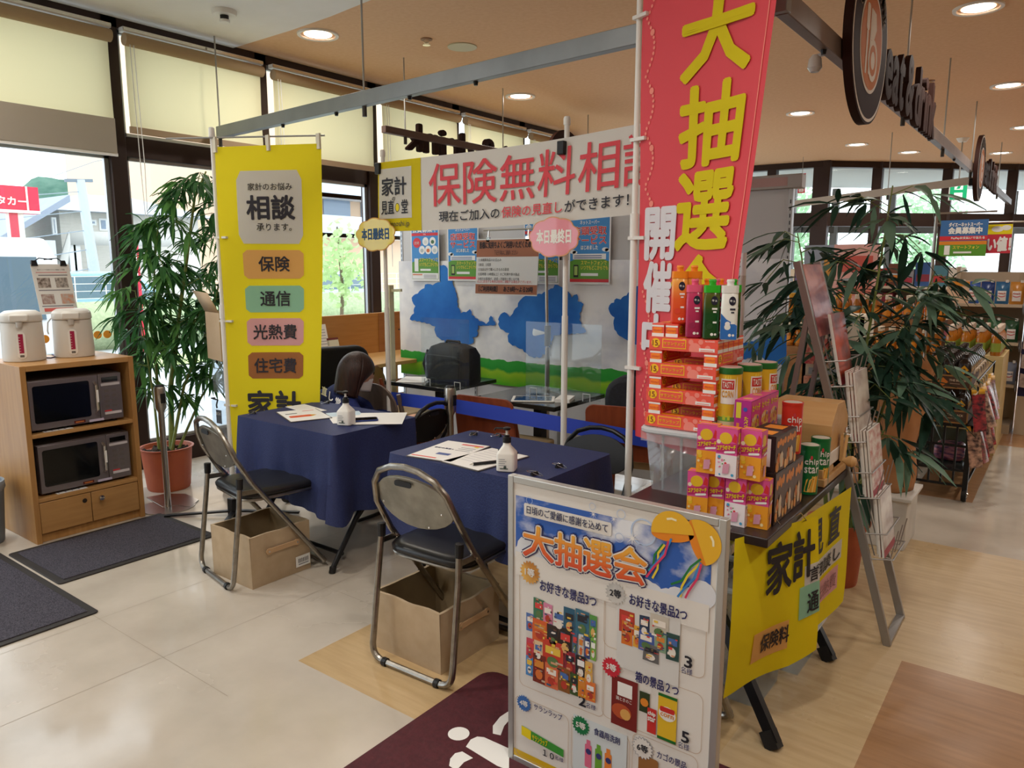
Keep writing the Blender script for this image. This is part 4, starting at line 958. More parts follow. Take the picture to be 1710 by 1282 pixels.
# ================================================================== person seated behind the first navy table
def skin_body(name, joints, edges, m, par, sub=2):
    """one continuous limb or trunk surface grown round its bones"""
    me = bpy.data.meshes.new(name); off = Vector(par['_o']) if '_o' in par.keys() else Vector((0, 0, 0))
    me.from_pydata([Vector(j[0])-off for j in joints], edges, []); me.update(); o = bpy.data.objects.new(name, me); COL.objects.link(o); o.parent = par
    if not me.skin_vertices: 
        bm = bmesh.new(); bm.from_mesh(me); bm.verts.layers.skin.verify(); bm.to_mesh(me); bm.free()
    for i, j in enumerate(joints):
        r_ = j[1]; me.skin_vertices[0].data[i].radius = (r_, r_) if not isinstance(r_, tuple) else r_
        me.skin_vertices[0].data[i].use_root = (i == 0)
    k = o.modifiers.new('skin', 'SKIN'); k.use_smooth_shade = True; k.branch_smoothing = .5
    s = o.modifiers.new('sub', 'SUBSURF'); s.levels = sub; s.render_levels = sub
    me.materials.append(m); return o
skinm = mat('d9a88a', .5, key='skin'); jack = noisy('jacket_navy', '232c5c', '2c3670', 120., .75, bump=.15, spec=.2); hairm = noisy('hair_dark_brown', '1e100c', '3a1d14', 6., .42, (30, 30, 2), 3., bump=.3, spec=.5); trou = mat('1e1e26', .8, key='trousers_dark')
pr = thing('person', 'person with short dark brown hair in navy jacket and mask, seated and bending forward', 'person', (-3.7, 3.05, 0))
hd = Vector((-3.48, 3.05, .862)); fw = Vector((.42, .86, -.22)).normalized()
J = [((-3.86, 2.94, .52), .125), ((-3.78, 2.97, .60), .13), ((-3.68, 3.0, .662), .13), ((-3.60, 3.03, .695), .105), ((-3.53, 3.045, .765), .05), ((-3.50, 3.05, .81), .052),
     ((-3.735, 3.11, .68), .06), ((-3.475, 2.95, .685), .06), ((-3.26, 2.90, .55), .045), ((-3.045, 2.95, .615), .033), ((-3.56, 3.27, .56), .045), ((-3.31, 3.17, .57), .033),
     ((-3.80, 3.06, .47), .08), ((-3.86, 2.84, .47), .08), ((-3.45, 3.10, .49), .065), ((-3.46, 2.92, .48), .065), ((-3.43, 3.08, .09), .042), ((-3.44, 2.92, .09), .042), ((-3.34, 3.10, .045), .034), ((-3.35, 2.93, .045), .034)]
E_ = [(0, 1), (1, 2), (2, 3), (3, 4), (4, 5), (3, 6), (3, 7), (7, 8), (8, 9), (6, 10), (10, 11), (0, 12), (0, 13), (12, 14), (13, 15), (14, 16), (15, 17), (16, 18), (17, 19)]
skin_body('body', J, E_, jack, pr)
skin_body('trousers', [((-3.86, 2.94, .5), .132), ((-3.80, 3.06, .475), .088), ((-3.86, 2.84, .475), .088), ((-3.45, 3.10, .49), .073), ((-3.46, 2.92, .48), .073), ((-3.43, 3.08, .12), .055), ((-3.44, 2.92, .12), .055)], [(0, 1), (0, 2), (1, 3), (2, 4), (3, 5), (4, 6)], trou, pr)
# head
b = MB(); up = Vector((.12, .1, .98)).normalized(); sd = fw.cross(up).normalized(); up = sd.cross(fw)
def hv(a, c, d): return hd+sd*a+fw*c+up*d
def headp(u, v):
    th = u*2*pi; ph = v*pi; x = sin(ph)*cos(th); y = sin(ph)*sin(th); z = cos(ph)
    w_ = .073*(1-.12*max(0, -z)); dpt = .092*(1-.1*max(0, -z)); nose = .022*max(0, 1-abs(x)*5)*max(0, 1-abs(z+.12)*4.5)*(y > 0)
    return hv(x*w_, y*dpt+nose, z*.112)
b.grid(headp, 24, 16, skinm)
for s in (-1, 1):
    b.lathe([(.012, -.006), (.02, 0), (.012, .006)], skinm, 10, hv(s*.074, -.005, -.005), Matrix.Rotation(pi/2, 3, 'Y'))
    b.lathe([(.001, .004), (.009, .002), (.011, 0)], mat('2a2020', .2, key='eye_dark'), 8, hv(s*.03, .088, .008), Matrix((sd, up, fw)).transposed())
b.build('head', pr, w=True)
b = MB(); b.grid(lambda u, v: hv((u-.5)*.135*(1-.2*v), .086+.016*cos((u-.5)*2.6)-.085*(2*u-1)**2, -.03-.08*v), 8, 5, mat('f0efee', .7, key='mask_white')); b.build('face_mask', pr, w=True, solid=.002)
# hair: bob reaching the nape
b = MB()
def hair(u, v):
    th = u*2*pi; ph = v*.80*pi; x = sin(ph)*cos(th); y = sin(ph)*sin(th); z = cos(ph); r_ = 1.0+.018*noise.noise((cos(th)*5, sin(th)*5, v*1.5))+.008*noise.noise((cos(th)*22, sin(th)*22, v*2))
    front = max(0, y)*max(0, -z+.35); 
    if ph > pi/2: x, y = cos(th)*(1-.10*(v-.62)*2), sin(th)*(1-.10*(v-.62)*2)
    front = max(0, y-.1)*max(0, -z+.30)
    p = hv(x*.106*r_*(1+.05*v**4), (y*.114-.014-front*.12)*r_, z*.120-(.05*v**2.5 if y < .45 else .02*v**2))
    return p
b.grid(hair, 72, 26, hairm); b.build('hair', pr, w=True, solid=.006)
# hand with five fingers holding a red booklet
def hand(wr, d, nrm, side, nm, curl=.5):
    d = Vector(d).normalized(); nrm = Vector(nrm).normalized(); s_ = d.cross(nrm).normalized()*side; nrm = (s_*side).cross(d)
    wr = Vector(wr); jn = [(wr, .024), (wr+d*.045, (.034, .017)), (wr+d*.085, (.036, .014))]; ed = [(0, 1), (1, 2)]
    for k, (o_, ln) in enumerate(((-.029, .062), (-.010, .074), (.010, .069), (.028, .054))):
        p = wr+d*.088+s_*o_; i = len(jn); jn += [(p, .0095), (p+d*ln*.45-nrm*ln*.12*curl*2, .009), (p+d*ln*.7-nrm*ln*.45*curl*2, .0082), (p+d*ln*.78-nrm*ln*.75*curl*2, .0065)]; ed += [(2, i), (i, i+1), (i+1, i+2), (i+2, i+3)]
    i = len(jn); q = wr+d*.035-s_*.028; jn += [(q, .012), (q+d*.03-s_*.022-nrm*.012, .0105), (q+d*.058-s_*.024-nrm*.028, .0085)]; ed += [(1, i), (i, i+1), (i+1, i+2)]
    return skin_body(nm, jn, ed, skinm, pr, 2)
hand((-3.045, 2.95, .615), (.75, .15, .35), (-.3, -.2, .9), 1, 'hand')
hand((-3.31, 3.17, .57), (.9, -.3, .1), (0, 0, 1), -1, 'hand')
# white lettering on the shoulder of the jacket
b = MB(); o_ = pY(545, 659, 2.88); P = plane(o_, pY(573, 673, 2.87)-o_, (-.1, .25, .9))
P0 = P; P = lambda a, c, d: P0(a, c, d+.03)
for i, ch in enumerate('直し堂'): b.text(ch, i*.07, -.012*i, i*.07+.055, .05-.012*i, WHITE, .012, P, .03)
b.build('jacket_lettering', pr, w=True)
t = thing('booklet', 'dark red booklet held up in the seated person\'s hand behind the table edge', 'booklet', (-2.93, 2.98, .57), radians(20))
b = MB(); b.box(-.01, -.08, -.1, .006, .08, .1, mat('8d2028', .5, key='booklet_red'), Matrix.Rotation(radians(35), 4, 'Y')); b.box(-.012, -.075, -.03, -.0105, .075, .1, mat('18181b', .5), Matrix.Rotation(radians(35), 4, 'Y')); b.build('cover', t)
t = thing('shoulder_bag', 'orange and tan patterned bag on the black chair behind the first navy table', 'bag', (-2.98, 3.06, .40))
b = MB(); b.lathe([(.06, 0), (.1, .02), (.11, .08), (.09, .13), (.04, .15)], noisy('bag_orange', 'b5603f', 'd99a6a', 25., .7), 16, sx=1.1, sy=.8); b.build('body', t)
b = MB(); b.tube([(-.1, 0, .1), (-.05, .0, .24), (.05, 0, .22), (.13, 0, .06)], .006, mat('c9b08a', .6, key='strap_tan'), 6); b.build('strap', t)
# ================================================================== eat-in corner behind the stall
woodo = wood('panel_orange_wood', 'b07a3c', 'bd8746', 1, .4); ctop = wood('counter_wood', 'c79a5e', 'd2a86c', 1, .4)
t = thing('window_counter', 'light wood counter with a low back panel along the windows', 'counter', (-4.7, 5.0, 0))
b = MB(); b.box(-5.0, 3.55, .705, -4.36, 9.0, .735, ctop); b.build('countertop', t, w=True, bev=.004)
b = MB(); b.box(-5.02, 3.55, .735, -4.985, 9.0, 1.09, woodo); b.build('back_panel', t, w=True, bev=.003)
b = MB(); b.box(-4.985, 4.62, .735, -4.98, 9.0, 1.085, wood('panel_dark_wood', '96622f', 'a26c38', 1, .4)); b.rect(4.86, .92, 4.92, .93, INK, .0, lambda a, c, d: Vector((-4.979, a, c))); b.build('panel_board', t, w=True)
for y in (3.6, 3.95, 4.25, 4.55, 6.5, 8.9):
    b = MB(); b.box(-4.46, y-.03, 0, -4.4, y+.03, .705, ctop); b.build('leg', t, w=True)
def stand_card(name, label, y, w_, h_, m, deco):
    t = thing(name, label, 'card', (-4.9, y, .735), radians(90))
    P = plane((0, 0, 0), (1, 0, 0), (0, .25, 1)); b = MB(); b.prism([(-w_/2, 0), (w_/2, 0), (w_/2, h_), (-w_/2, h_)], P, -.002, .002, m); deco(b, P, w_, h_); b.build('sheet', t)
    b = MB(); b.bar((0, .02, 0), (0, .14, 0), w_*.8, .004, ALU); b.build('stand', t); return t
def dk(b, P, w_, h_):
    for k in range(9): b.rect(-w_*.4, h_*(.2+k*.08), w_*.38, h_*(.215+k*.08), G_, .003, P)
    b.rect(-w_/2, 0, w_/2, h_*.06, mat('b9c9cc', .6, key='card_band'), .003, P)
q = pX(540, 555, -4.9)
stand_card('counter_notice', 'white printed notice standing on the window counter beside the yellow banner', q.y, .16, .30, PAPER, dk)
q = pX(560, 565, -4.9)
def dk2(b, P, w_, h_): b.rect(-w_*.25, h_*.05, w_*.25, h_*.3, mat('5d7a4a', .6, key='card_green'), .003, P); b.rect(-w_/2, h_*.9, w_/2, h_, mat('6b2a26', .6, key='card_maroon'), .003, P)
stand_card('counter_card', 'small cream card with a green picture standing right of the printed notice', q.y, .12, .18, mat('dcdbc6', .7, key='card_cream'), dk2)
# high backed black chair and cream post
def padded_chair(x, y, rz, label):
    t = thing('padded_chair', label, 'chair', (x, y, 0), rz); bm_ = mat('15161a', .7, key='chair_black')
    b = MB(); b.prism(rrect(-.22, -.2, .22, .2, .06), lambda a, c, d: Vector((a, c, d)), .4, .46, bm_); b.build('seat', t, bev=.012)
    b = MB(); b.prism(rrect(-.23, .5, .23, .955, .1), plane((0, -.2, 0), (1, 0, 0), (0, -.08, 1)), -.03, .04, bm_); b.build('backrest', t, bev=.018, seg=3)
    for s in (-1, 1):
        for c in (-.18, .18):
            b = MB(); b.tube([(s*.19, c, .4), (s*.2, c*1.1, 0)], .013, BLKM, 8); b.build('leg', t)
        b = MB(); b.tube([(s*.15, -.2, .4), (s*.15, -.24, .6)], .013, BLKM, 8); b.build('back_post', t)
padded_chair(-4.33, 3.45, radians(75), 'black padded chair back behind the bending person, beside the window counter')
q = pY(655, 660, 3.75)
t = thing('cream_post', 'cream square post standing between the white pole and the sky curtain', 'post', (q.x, 3.75, 0))
b = MB(); b.box(q.x-.022, 3.728, .0, q.x+.022, 3.772, 1.37, mat('d8d3b4', .5, key='post_cream')); b.build('post', t, w=True, bev=.003)
b = MB(); b.box(q.x-.09, 3.66, 0, q.x+.09, 3.84, .012, mat('d8d3b4', .5, key='post_cream')); b.build('foot', t, w=True)
b = MB(); b.bar((q.x, 3.75, 1.33), (q.x+.12, 3.75, 1.335), .014, .02, mat('d8d3b4', .5)); b.build('arm', t, w=True)
# partition with printed sky curtain
PY, PX0, PX1, PZ = 4.5, -4.53, -1.36, 1.975
pgrey = mat('cfcfd2', .6, key='panel_grey'); t = thing('partition_screen', 'pale grey free standing partition behind the sky printed curtain', 'partition', ((PX0+PX1)/2, PY, 0))
k = 4
for i in range(k):
    a, c = PX0+(PX1-PX0)*i/k, PX0+(PX1-PX0)*(i+1)/k
    b = MB(); b.box(a+.006, PY-.012, .06, c-.006, PY+.012, PZ-.03, pgrey); b.build('panel', t, w=True, bev=.002)
for i in range(k+1):
    x = PX0+(PX1-PX0)*i/k; b = MB(); b.box(x-.012, PY-.018, 0, x+.012, PY+.018, PZ, ALU)
    for j in range(40): b.rect(x-.003, .3+j*.04, x+.003, .322+j*.04, INK, 0, lambda a, c, d: Vector((a, PY-.0185, c)))
    b.build('post', t, w=True)
    b = MB(); b.box(x-.02, PY-.2, 0, x+.02, PY+.2, .02, ALU); b.build('foot', t, w=True)
b = MB(); b.box(PX0, PY-.03, PZ-.03, PX1+.06, PY+.05, PZ+.05, mat('b8b3b0', .45, .3, key='rail_grey'))
for (a, c) in ((PX1-.5, PX1-.3), (PX1-.25, PX1-.02), (PX0+.4, PX0+.8)): b.rect(a, PZ-.015, c, PZ+.035, mat('c9a3a0', .5, key='rail_print'), 0, lambda a_, c_, d: Vector((a_, PY-.031, c_)))
b.build('top_rail', t, w=True, bev=.004)
# curtain: blue sky, clouds, grass, printed in one cloth
def sky_mat():
    m = mat('3f7fd0', .75, key='curtain_print', spec=.15)
    tc = N(m, 'ShaderNodeTexCoord'); sp = N(m, 'ShaderNodeSeparateXYZ'); L(m, tc.outputs['Object'], sp.inputs[0])
    mp = N(m, 'ShaderNodeMapping'); mp.inputs['Scale'].default_value = (1, 0, 1.15); L(m, tc.outputs['Object'], mp.inputs['Vector'])
    n1 = N(m, 'ShaderNodeTexNoise'); n1.inputs['Scale'].default_value = 3.2; n1.inputs['Detail'].default_value = 5.0; L(m, mp.outputs[0], n1.inputs['Vector'])
    cr = N(m, 'ShaderNodeValToRGB'); e = cr.color_ramp.elements; e[0].position = .38; e[0].color = lin('dde0ea'); e[1].position = .55; e[1].color = lin('f6f7fa'); L(m, n1.outputs['Fac'], cr.inputs[0])
    # grass below the horizon
    n2 = N(m, 'ShaderNodeTexNoise'); n2.inputs['Scale'].default_value = 6.; n2.inputs['Detail'].default_value = 5.; L(m, tc.outputs['Object'], n2.inputs['Vector'])
    a = N(m, 'ShaderNodeMath', operation='MULTIPLY_ADD'); a.inputs[1].default_value = .09; L(m, n2.outputs['Fac'], a.inputs[0]); L(m, sp.outputs['Z'], a.inputs[2])
    g = N(m, 'ShaderNodeMapRange'); g.inputs[1].default_value = -.10; g.inputs[2].default_value = .245; L(m, a.outputs[0], g.inputs[0])
    gr = N(m, 'ShaderNodeValToRGB'); ge = gr.color_ramp.elements; ge[0].color = lin('1f8a26'); ge[1].position = .72; ge[1].color = lin('8fb92c')
    for p, c in ((.45, '4fa522'), (.78, '2f9438'), (.99, '3fa845')): q_ = ge.new(p); q_.color = lin(c)
    L(m, g.outputs[0], gr.inputs[0])
    st = N(m, 'ShaderNodeMath', operation='GREATER_THAN'); st.inputs[1].default_value = .238; L(m, a.outputs[0], st.inputs[0])
    mx = N(m, 'ShaderNodeMix', data_type='RGBA'); L(m, st.outputs[0], mx.inputs[0]); L(m, gr.outputs[0], mx.inputs[6]); L(m, cr.outputs[0], mx.inputs[7]); L(m, mx.outputs[2], bsdf(m).inputs['Base Color'])
    return m
SKY = sky_mat(); CZ0, CZ1 = .60, 1.545
b = MB()
def cur(u, v):
    x = PX0-.02+u*(PX1-PX0+.03); z = CZ0+v*(CZ1-CZ0); f = 0
    for c, s_ in ((.27, .012), (.5, .03), (.52, -.014), (.78, .012)): f += .4*s_*math.exp(-((u-c)/.012)**2)*(1-.3*v)
    sag = .02*math.exp(-((v-.45)/.05)**2)*(abs(u-.55) < .12)
    return Vector((x, PY-.035-f-sag-.004*sin(u*40)*(1-v), z))
b.grid(cur, 140, 20, SKY)
SKB = noisy('curtain_blue', '2a66bd', '3f86da', 3., .75, spec=.15)
BLUE = [[(728, 443), (744, 444), (748, 455), (753, 458), (755, 472), (757, 478), (762, 495), (763, 512), (769, 523), (778, 521), (784, 516), (787, 526), (800, 536), (811, 541), (816, 536), (819, 527), (827, 542), (798, 543), (796, 552), (797, 560), (788, 563), (790, 572), (776, 575), (768, 570), (762, 578), (745, 577), (742, 568), (733, 565), (726, 556), (726, 545), (716, 540), (700, 536), (684, 533), (691, 523), (693, 511), (687, 497), (697, 490), (708, 481), (709, 475), (722, 476), (735, 471)],
 [(833, 529), (842, 521), (846, 523), (851, 529), (856, 523), (864, 512), (868, 501), (873, 496), (904, 491), (924, 481), (927, 475), (945, 484), (954, 497), (963, 491), (964, 503), (974, 508), (971, 514), (967, 523), (967, 534), (971, 545), (980, 554), (965, 556), (940, 557), (928, 559), (921, 570), (915, 585), (918, 592), (906, 591), (904, 596), (887, 596), (879, 590), (872, 583), (860, 577), (852, 574), (848, 566), (850, 556), (840, 551), (833, 545)],
 [(1029, 498), (1036, 500), (1046, 493), (1060, 480), (1100, 470), (1150, 500), (1165, 540), (1130, 570), (1060, 575), (1040, 562), (1030, 553), (1025, 545), (1026, 530), (1017, 520), (1017, 510), (1025, 505)],
 [(1236, 575), (1258, 570), (1269, 565), (1282, 555), (1312, 558), (1312, 610), (1282, 601), (1264, 593), (1240, 600)], [(1175, 520), (1215, 500), (1240, 520), (1230, 560), (1190, 580)]]
LWC = PX1-PX0+.03
for pg in BLUE:
    pts = []
    for i, p_ in enumerate(pg):
        q_ = pg[(i+1) % len(pg)]; L_ = hypot(q_[0]-p_[0], q_[1]-p_[1]); k_ = max(1, int(L_/4))
        for j in range(k_):
            f = j/k_; e_ = 1.6*abs(sin(f*pi*max(1, round(L_/9)))); ang = atan2(q_[1]-p_[1], q_[0]-p_[0]); v_ = pY(p_[0]+(q_[0]-p_[0])*f+e_*sin(ang), p_[1]+(q_[1]-p_[1])*f-e_*cos(ang), PY-.05); pts.append((v_.x, v_.z))
    b.add([cur((x_-PX0+.02)/LWC, (z_-CZ0)/(CZ1-CZ0))+Vector((0, -.011, 0)) for x_, z_ in pts], [tuple(range(len(pts)))], SKB)
tag(b.build('sky_curtain', origin=((PX0+PX1)/2, PY-.035, CZ0)), 'printed curtain of blue sky, white clouds and green grass hung on the partition', 'curtain')
# posters on the partition
blu = mat('3f8fd6', .5, key='poster_blue'); grn = mat('5d9a33', .5, key='poster_green'); wht = mat('eef0f2', .5, key='poster_white'); prd = mat('d6323c', .5, key='poster_red'); yel2 = mat('e8d447', .5, key='poster_yellow'); nvy = mat('274a94', .5, key='poster_navy')
def poster(x0, z0, x1, z1, kind, label, Y=PY-.05):
    t = thing('service_poster', label, 'poster', ((x0+x1)/2, Y, z0), group='blue and green posters on the partition'); w_, h_ = x1-x0, z1-z0
    b = MB(); P = lambda a, c, d: Vector((a*w_-w_/2, -d, c*h_)); b.prism([(0, 0), (1, 0), (1, 1), (0, 1)], P, 0, .0015, wht)
    b.rect(.03, .03, .97, .97, blu, .002, P)
    hill = [(.03, .03), (.97, .03), (.97, .3)]+[(.97-.94*i/10, .33+.07*sin(pi*i/10)) for i in range(11)]; b.poly(hill, grn, .0023, P)
    if kind == 0:
        b.text('会員募集中', .06, .86, .94, .96, wht, .003, P, .04, False); b.rect(.03, .8, .97, .85, prd, .003, P); b.text('PayPay', .2, .81, .8, .84, wht, .0036, P, 0)
        b.disc(.22, .68, .14, prd, .003, P, 18, .09); b.text('3つの', .12, .65, .32, .7, wht, .0036, P, .02)
        for i, (a, c, m) in enumerate(((.53, .7, 'd9dde0'), (.78, .7, '3f6b45'), (.4, .55, 'b9c3c8'), (.62, .55, 'd9763f'), (.85, .55, 'c9d6da'))): b.disc(a, c, .11, wht, .003, P, 18, .075); b.disc(a, c-.01, .06, mat(m, .5), .0036, P, 10, .035)
        b.rect(.12, .17, .26, .40, wht, .003, P); b.text('スマートフォンで', .3, .34, .95, .41, yel2, .003, P, .02, False); b.text('いつでもどこからでも', .3, .26, .95, .33, yel2, .003, P, .02, False); b.rect(.33, .18, .7, .215, wht, .003, P)
        b.rect(.04, .035, .96, .14, wht, .003, P); b.rect(.05, .1, .4, .125, mat('d98a6a', .5), .0036, P)
        for k in range(3): b.rect(.45, .05+k*.025, .9, .06+k*.025, G_, .0036, P)
    else:
        b.text('ネットスーパー', .2, .86, .8, .92, wht, .003, P, .03)
        b.text('店頭受取', .1, .71, .9, .83, wht, .003, P, .07, False); b.text('店頭受取', .1, .71, .9, .83, prd, .0036, P, .03, False)
        b.text('サービス', .1, .58, .9, .69, wht, .003, P, .07, False); b.text('サービス', .1, .58, .9, .69, prd, .0036, P, .03, False)
        b.text('はじめました', .25, .5, .75, .56, wht, .003, P, .04); b.rect(.1, .36, .9, .44, wht, .003, P)
        for k in range(2): b.rect(.13, .375+k*.03, .8, .387+k*.03, nvy, .0036, P)
        b.text('スマートフォンで', .3, .28, .92, .34, yel2, .003, P, .02, False); b.text('いつでもどこからでも', .3, .21, .95, .27, yel2, .003, P, .02, False); b.rect(.12, .1, .24, .28, INK, .003, P); b.rect(.14, .13, .22, .26, mat('a8c46a', .5), .0036, P); b.rect(.3, .12, .72, .16, wht, .003, P); b.rect(.03, .03, .97, .075, prd, .003, P)
        for a, c in ((.1, .47), (.88, .5)): b.disc(a, c, .08, wht, .0028, P, 12, .03); b.disc(a+.05, c-.01, .06, wht, .0028, P, 12, .025)
    b.build('sheet', t)
poster(-4.385, 1.385, -4.075, 1.835, 0, 'blue and green service poster with white circles, leftmost on the partition')
poster(-3.985, 1.39, -3.67, 1.83, 1, 'blue and green pickup service poster left of the brown notice sign')
poster(-3.24, 1.375, -2.93, 1.82, 0, 'blue and green service poster half hidden behind the brown notice and pink cloud sign')
poster(-2.85, 1.38, -2.52, 1.85, 1, 'blue and green pickup service poster right of the pink cloud sign')
# dining tables and chairs
dkt = mat('23241f', .12, key='table_dark', spec=.7)
def dining_table(x0, y0, x1, y1, label):
    t = thing('dining_table', label, 'table', ((x0+x1)/2, (y0+y1)/2, 0), group='dark eat-in tables')
    b = MB(); b.box(x0, y0, .672, x1, y1, .70, dkt); b.build('tabletop', t, w=True, bev=.003)
    b = MB(); b.box((x0+x1)/2-.03, (y0+y1)/2-.03, .02, (x0+x1)/2+.03, (y0+y1)/2+.03, .672, BLKM); b.build('pedestal', t, w=True)
    b = MB(); b.box((x0+x1)/2-.2, (y0+y1)/2-.2, 0, (x0+x1)/2+.2, (y0+y1)/2+.2, .02, BLKM); b.build('base', t, w=True, bev=.004)
dining_table(-3.86, 3.62, -3.27, 4.16, 'dark eat-in table carrying the black briefcase')
dining_table(-2.93, 3.50, -2.33, 4.08, 'dark eat-in table carrying the tablet')
def acrylic(x0, x1, y, label):
    t = thing('acrylic_divider', label, 'divider', ((x0+x1)/2, y, .70)); m = clear('acrylic_sheet', 'f6fafb', .05, .02, .015)
    b = MB(); b.box(x0, y-.0015, .703, x1, y+.0015, 1.16, m); b.build('sheet', t, w=True)
    for x in (x0+.08, x1-.08):
        b = MB(); b.box(x-.025, y-.05, .70, x+.025, y+.05, .706, m); b.tube([(x-.025, y-.03, .70), (x-.025, y-.03, .745), (x+.025, y-.03, .745), (x+.025, y-.03, .70)], .003, mat('cfd6da', .2, key='acrylic_edge'), 6); b.build('foot', t, w=True)
acrylic(-3.55, -3.27+.15, 3.68, 'clear acrylic divider standing in front of the black briefcase'); acrylic(-2.75, -2.2, 3.8, 'clear acrylic divider standing behind the tablet')
cw = wood('chair_redwood', '7d3a22', '8d4529', 2, .35); cu = mat('b79b74', .7, key='seat_tan')
def wood_chair(x, y, rz, label, seatm=cu, wm=cw, rnd_=False):
    t = thing('wooden_chair', label, 'chair', (x, y, 0), rz, 'red brown wooden eat-in chairs')
    b = MB(); b.prism(rrect(-.2, -.2, .2, .2, .04), lambda a, c, d: Vector((a, c, d)), .40, .445, seatm); b.build('seat', t, bev=.008)
    b = MB(); P = plane((0, -.2, 0), (1, 0, 0), (0, -.14, 1)); r_ = .15 if rnd_ else .05
    n = 12; o = rrect(-.205, .47, .205, .775, r_, 5)
    b.prism(o, lambda a, c, d: P(a, c, d)+Vector((0, -.03*(1-(a/.205)**2), 0)), -.007, .007, wm); b.build('backrest', t, bev=.004)
    for s in (-1, 1):
        b = MB(); b.tube([(s*.17, -.19, 0), (s*.17, -.185, .42), (s*.165, -.245, .70)], [.017, .019, .014], wm, 8); b.build('rear_leg', t)
        b = MB(); b.tube([(s*.18, .18, 0), (s*.17, .17, .41)], [.014, .02], wm, 8); b.build('front_leg', t)
        b = MB(); b.bar((s*.17, -.17, .37), (s*.17, .16, .37), .02, .045, wm); b.build('side_rail', t)
    return t
wood_chair(-2.665, 3.54, radians(4), 'red brown wooden chair with its back to us behind the blue belt')
wood_chair(-1.94, 3.75, radians(14), 'red brown wooden chair with a black backpack hung on it')
wood_chair(-3.85, 3.95, radians(-55), 'red brown rounded wooden chair just right of the bending person', cu, cw, True)
gw = wood('chair_greybrown', '6f5f55', '7b6a5f', 2, .4)
wood_chair(-3.50, 3.53, radians(-6), 'grey brown rounded chair with tan seat under the briefcase table', cu, gw, True)
# briefcase, tablet, papers, backpack
t = thing('briefcase', 'large black soft briefcase standing on the eat-in table', 'bag', (-3.40, 3.84, .701), radians(-4))
bk = noisy('nylon_black', '15171d', '1c1f28', 60., .7, bump=.2)
b = MB(); secs = [(.0, .185, .09), (.02, .195, .1), (.2, .195, .095), (.25, .17, .07), (.275, .10, .04)]; rings = [[Vector((a, c, z)) for a, c in rrect(-h, -d_, h, d_, min(d_, h)*.5, 4)] for z, h, d_ in secs]; n = len(rings[0])
b.add([p for r_ in rings for p in r_], [tuple(range(n))[::-1]]+[(i*n+j, i*n+(j+1) % n, (i+1)*n+(j+1) % n, (i+1)*n+j) for i in range(len(secs)-1) for j in range(n)]+[tuple(range((len(secs)-1)*n, len(secs)*n))], bk, True); b.build('body', t)
b = MB(); b.prism(rrect(-.16, .02, .16, .2, .02), plane((0, -.098, 0), (1, 0, 0), (0, 0, 1)), 0, .014, bk); b.build('front_pocket', t, bev=.005)
b = MB(); b.tube([(-.2, -.05, .22), (-.235, -.06, .12), (-.22, -.04, .02)], .012, bk, 6); b.lathe([(.008, 0), (.01, .01)], CHROME, 8, (-.2, -.06, .2)); b.build('strap', t)
b = MB(); b.tube([(-.07, 0, .265), (-.06, 0, .29), (.06, 0, .29), (.07, 0, .265)], .009, bk, 6); b.build('handle', t)
sheet('paper_sheet', 'white paper lying on the briefcase table at its left end', 'paper', (-3.72, 3.78), .2, .27, radians(30), .701)
t = thing('tablet', 'tablet with white frame lying on the eat-in table behind the blue belt', 'tablet', (-2.57, 3.63, .701), radians(32))
b = MB(); b.prism(rrect(-.13, -.09, .13, .09, .012), lambda a, c, d: Vector((a, c, d)), 0, .008, WHITE); b.build('body', t, bev=.002)
b = MB(); b.box(-.112, -.075, .008, .112, .075, .0088, mat('1c2a1e', .06, key='tablet_screen', spec=.8)); b.build('screen', t)
sheet('paper_stack', 'small stack of grey papers beside the tablet', 'papers', (-2.40, 3.72), .09, .16, radians(20), .701, th=.02)
t = thing('backpack', 'black backpack hung over the wooden chair beside the red banner', 'bag', (-2.03, 3.92, .46), radians(14))
b = MB(); P = plane((0, 0, 0), (1, 0, 0), (0, 0, 1)); b.prism(rrect(-.17, 0, .2, .40, .12), P, -.09, .09, bk); b.build('body', t, bev=.03, seg=3)
b = MB(); b.prism(rrect(-.12, .03, .14, .2, .04), P, .09, .12, bk); b.build('pocket', t, bev=.012)
b = MB(); b.tube([(-.02, 0, .39), (0, 0, .44), (.06, 0, .445), (.1, 0, .39)], .012, bk, 8); b.build('handle', t)
# blue belt barrier
stanchion(-2.79, 3.12, .82, 'steel belt stanchion between the two navy tables', 0)
beltm = mat('2340b4', .6, key='belt_blue'); z = .72
b = MB(); p0, p1, p2 = Vector((-3.93, 3.46, .615)), Vector((-2.825, 3.12, .715)), Vector((-2.755, 3.13, .715)); p3 = Vector((-1.72, 3.47, .60))
def strip(p, q, sag, tw): b.grid(lambda u, v: p.lerp(q, u)+Vector((0, tw*v*sin(u*pi), (v-.5)*.08-sag*4*u*(1-u))), 20, 1, beltm, False)
strip(p0, p1, .0, .01); strip(p2, p3, .0, .02); tag(b.build('barrier_belt', origin=p1), 'blue retractable belt strung behind the two navy tables', 'belt')
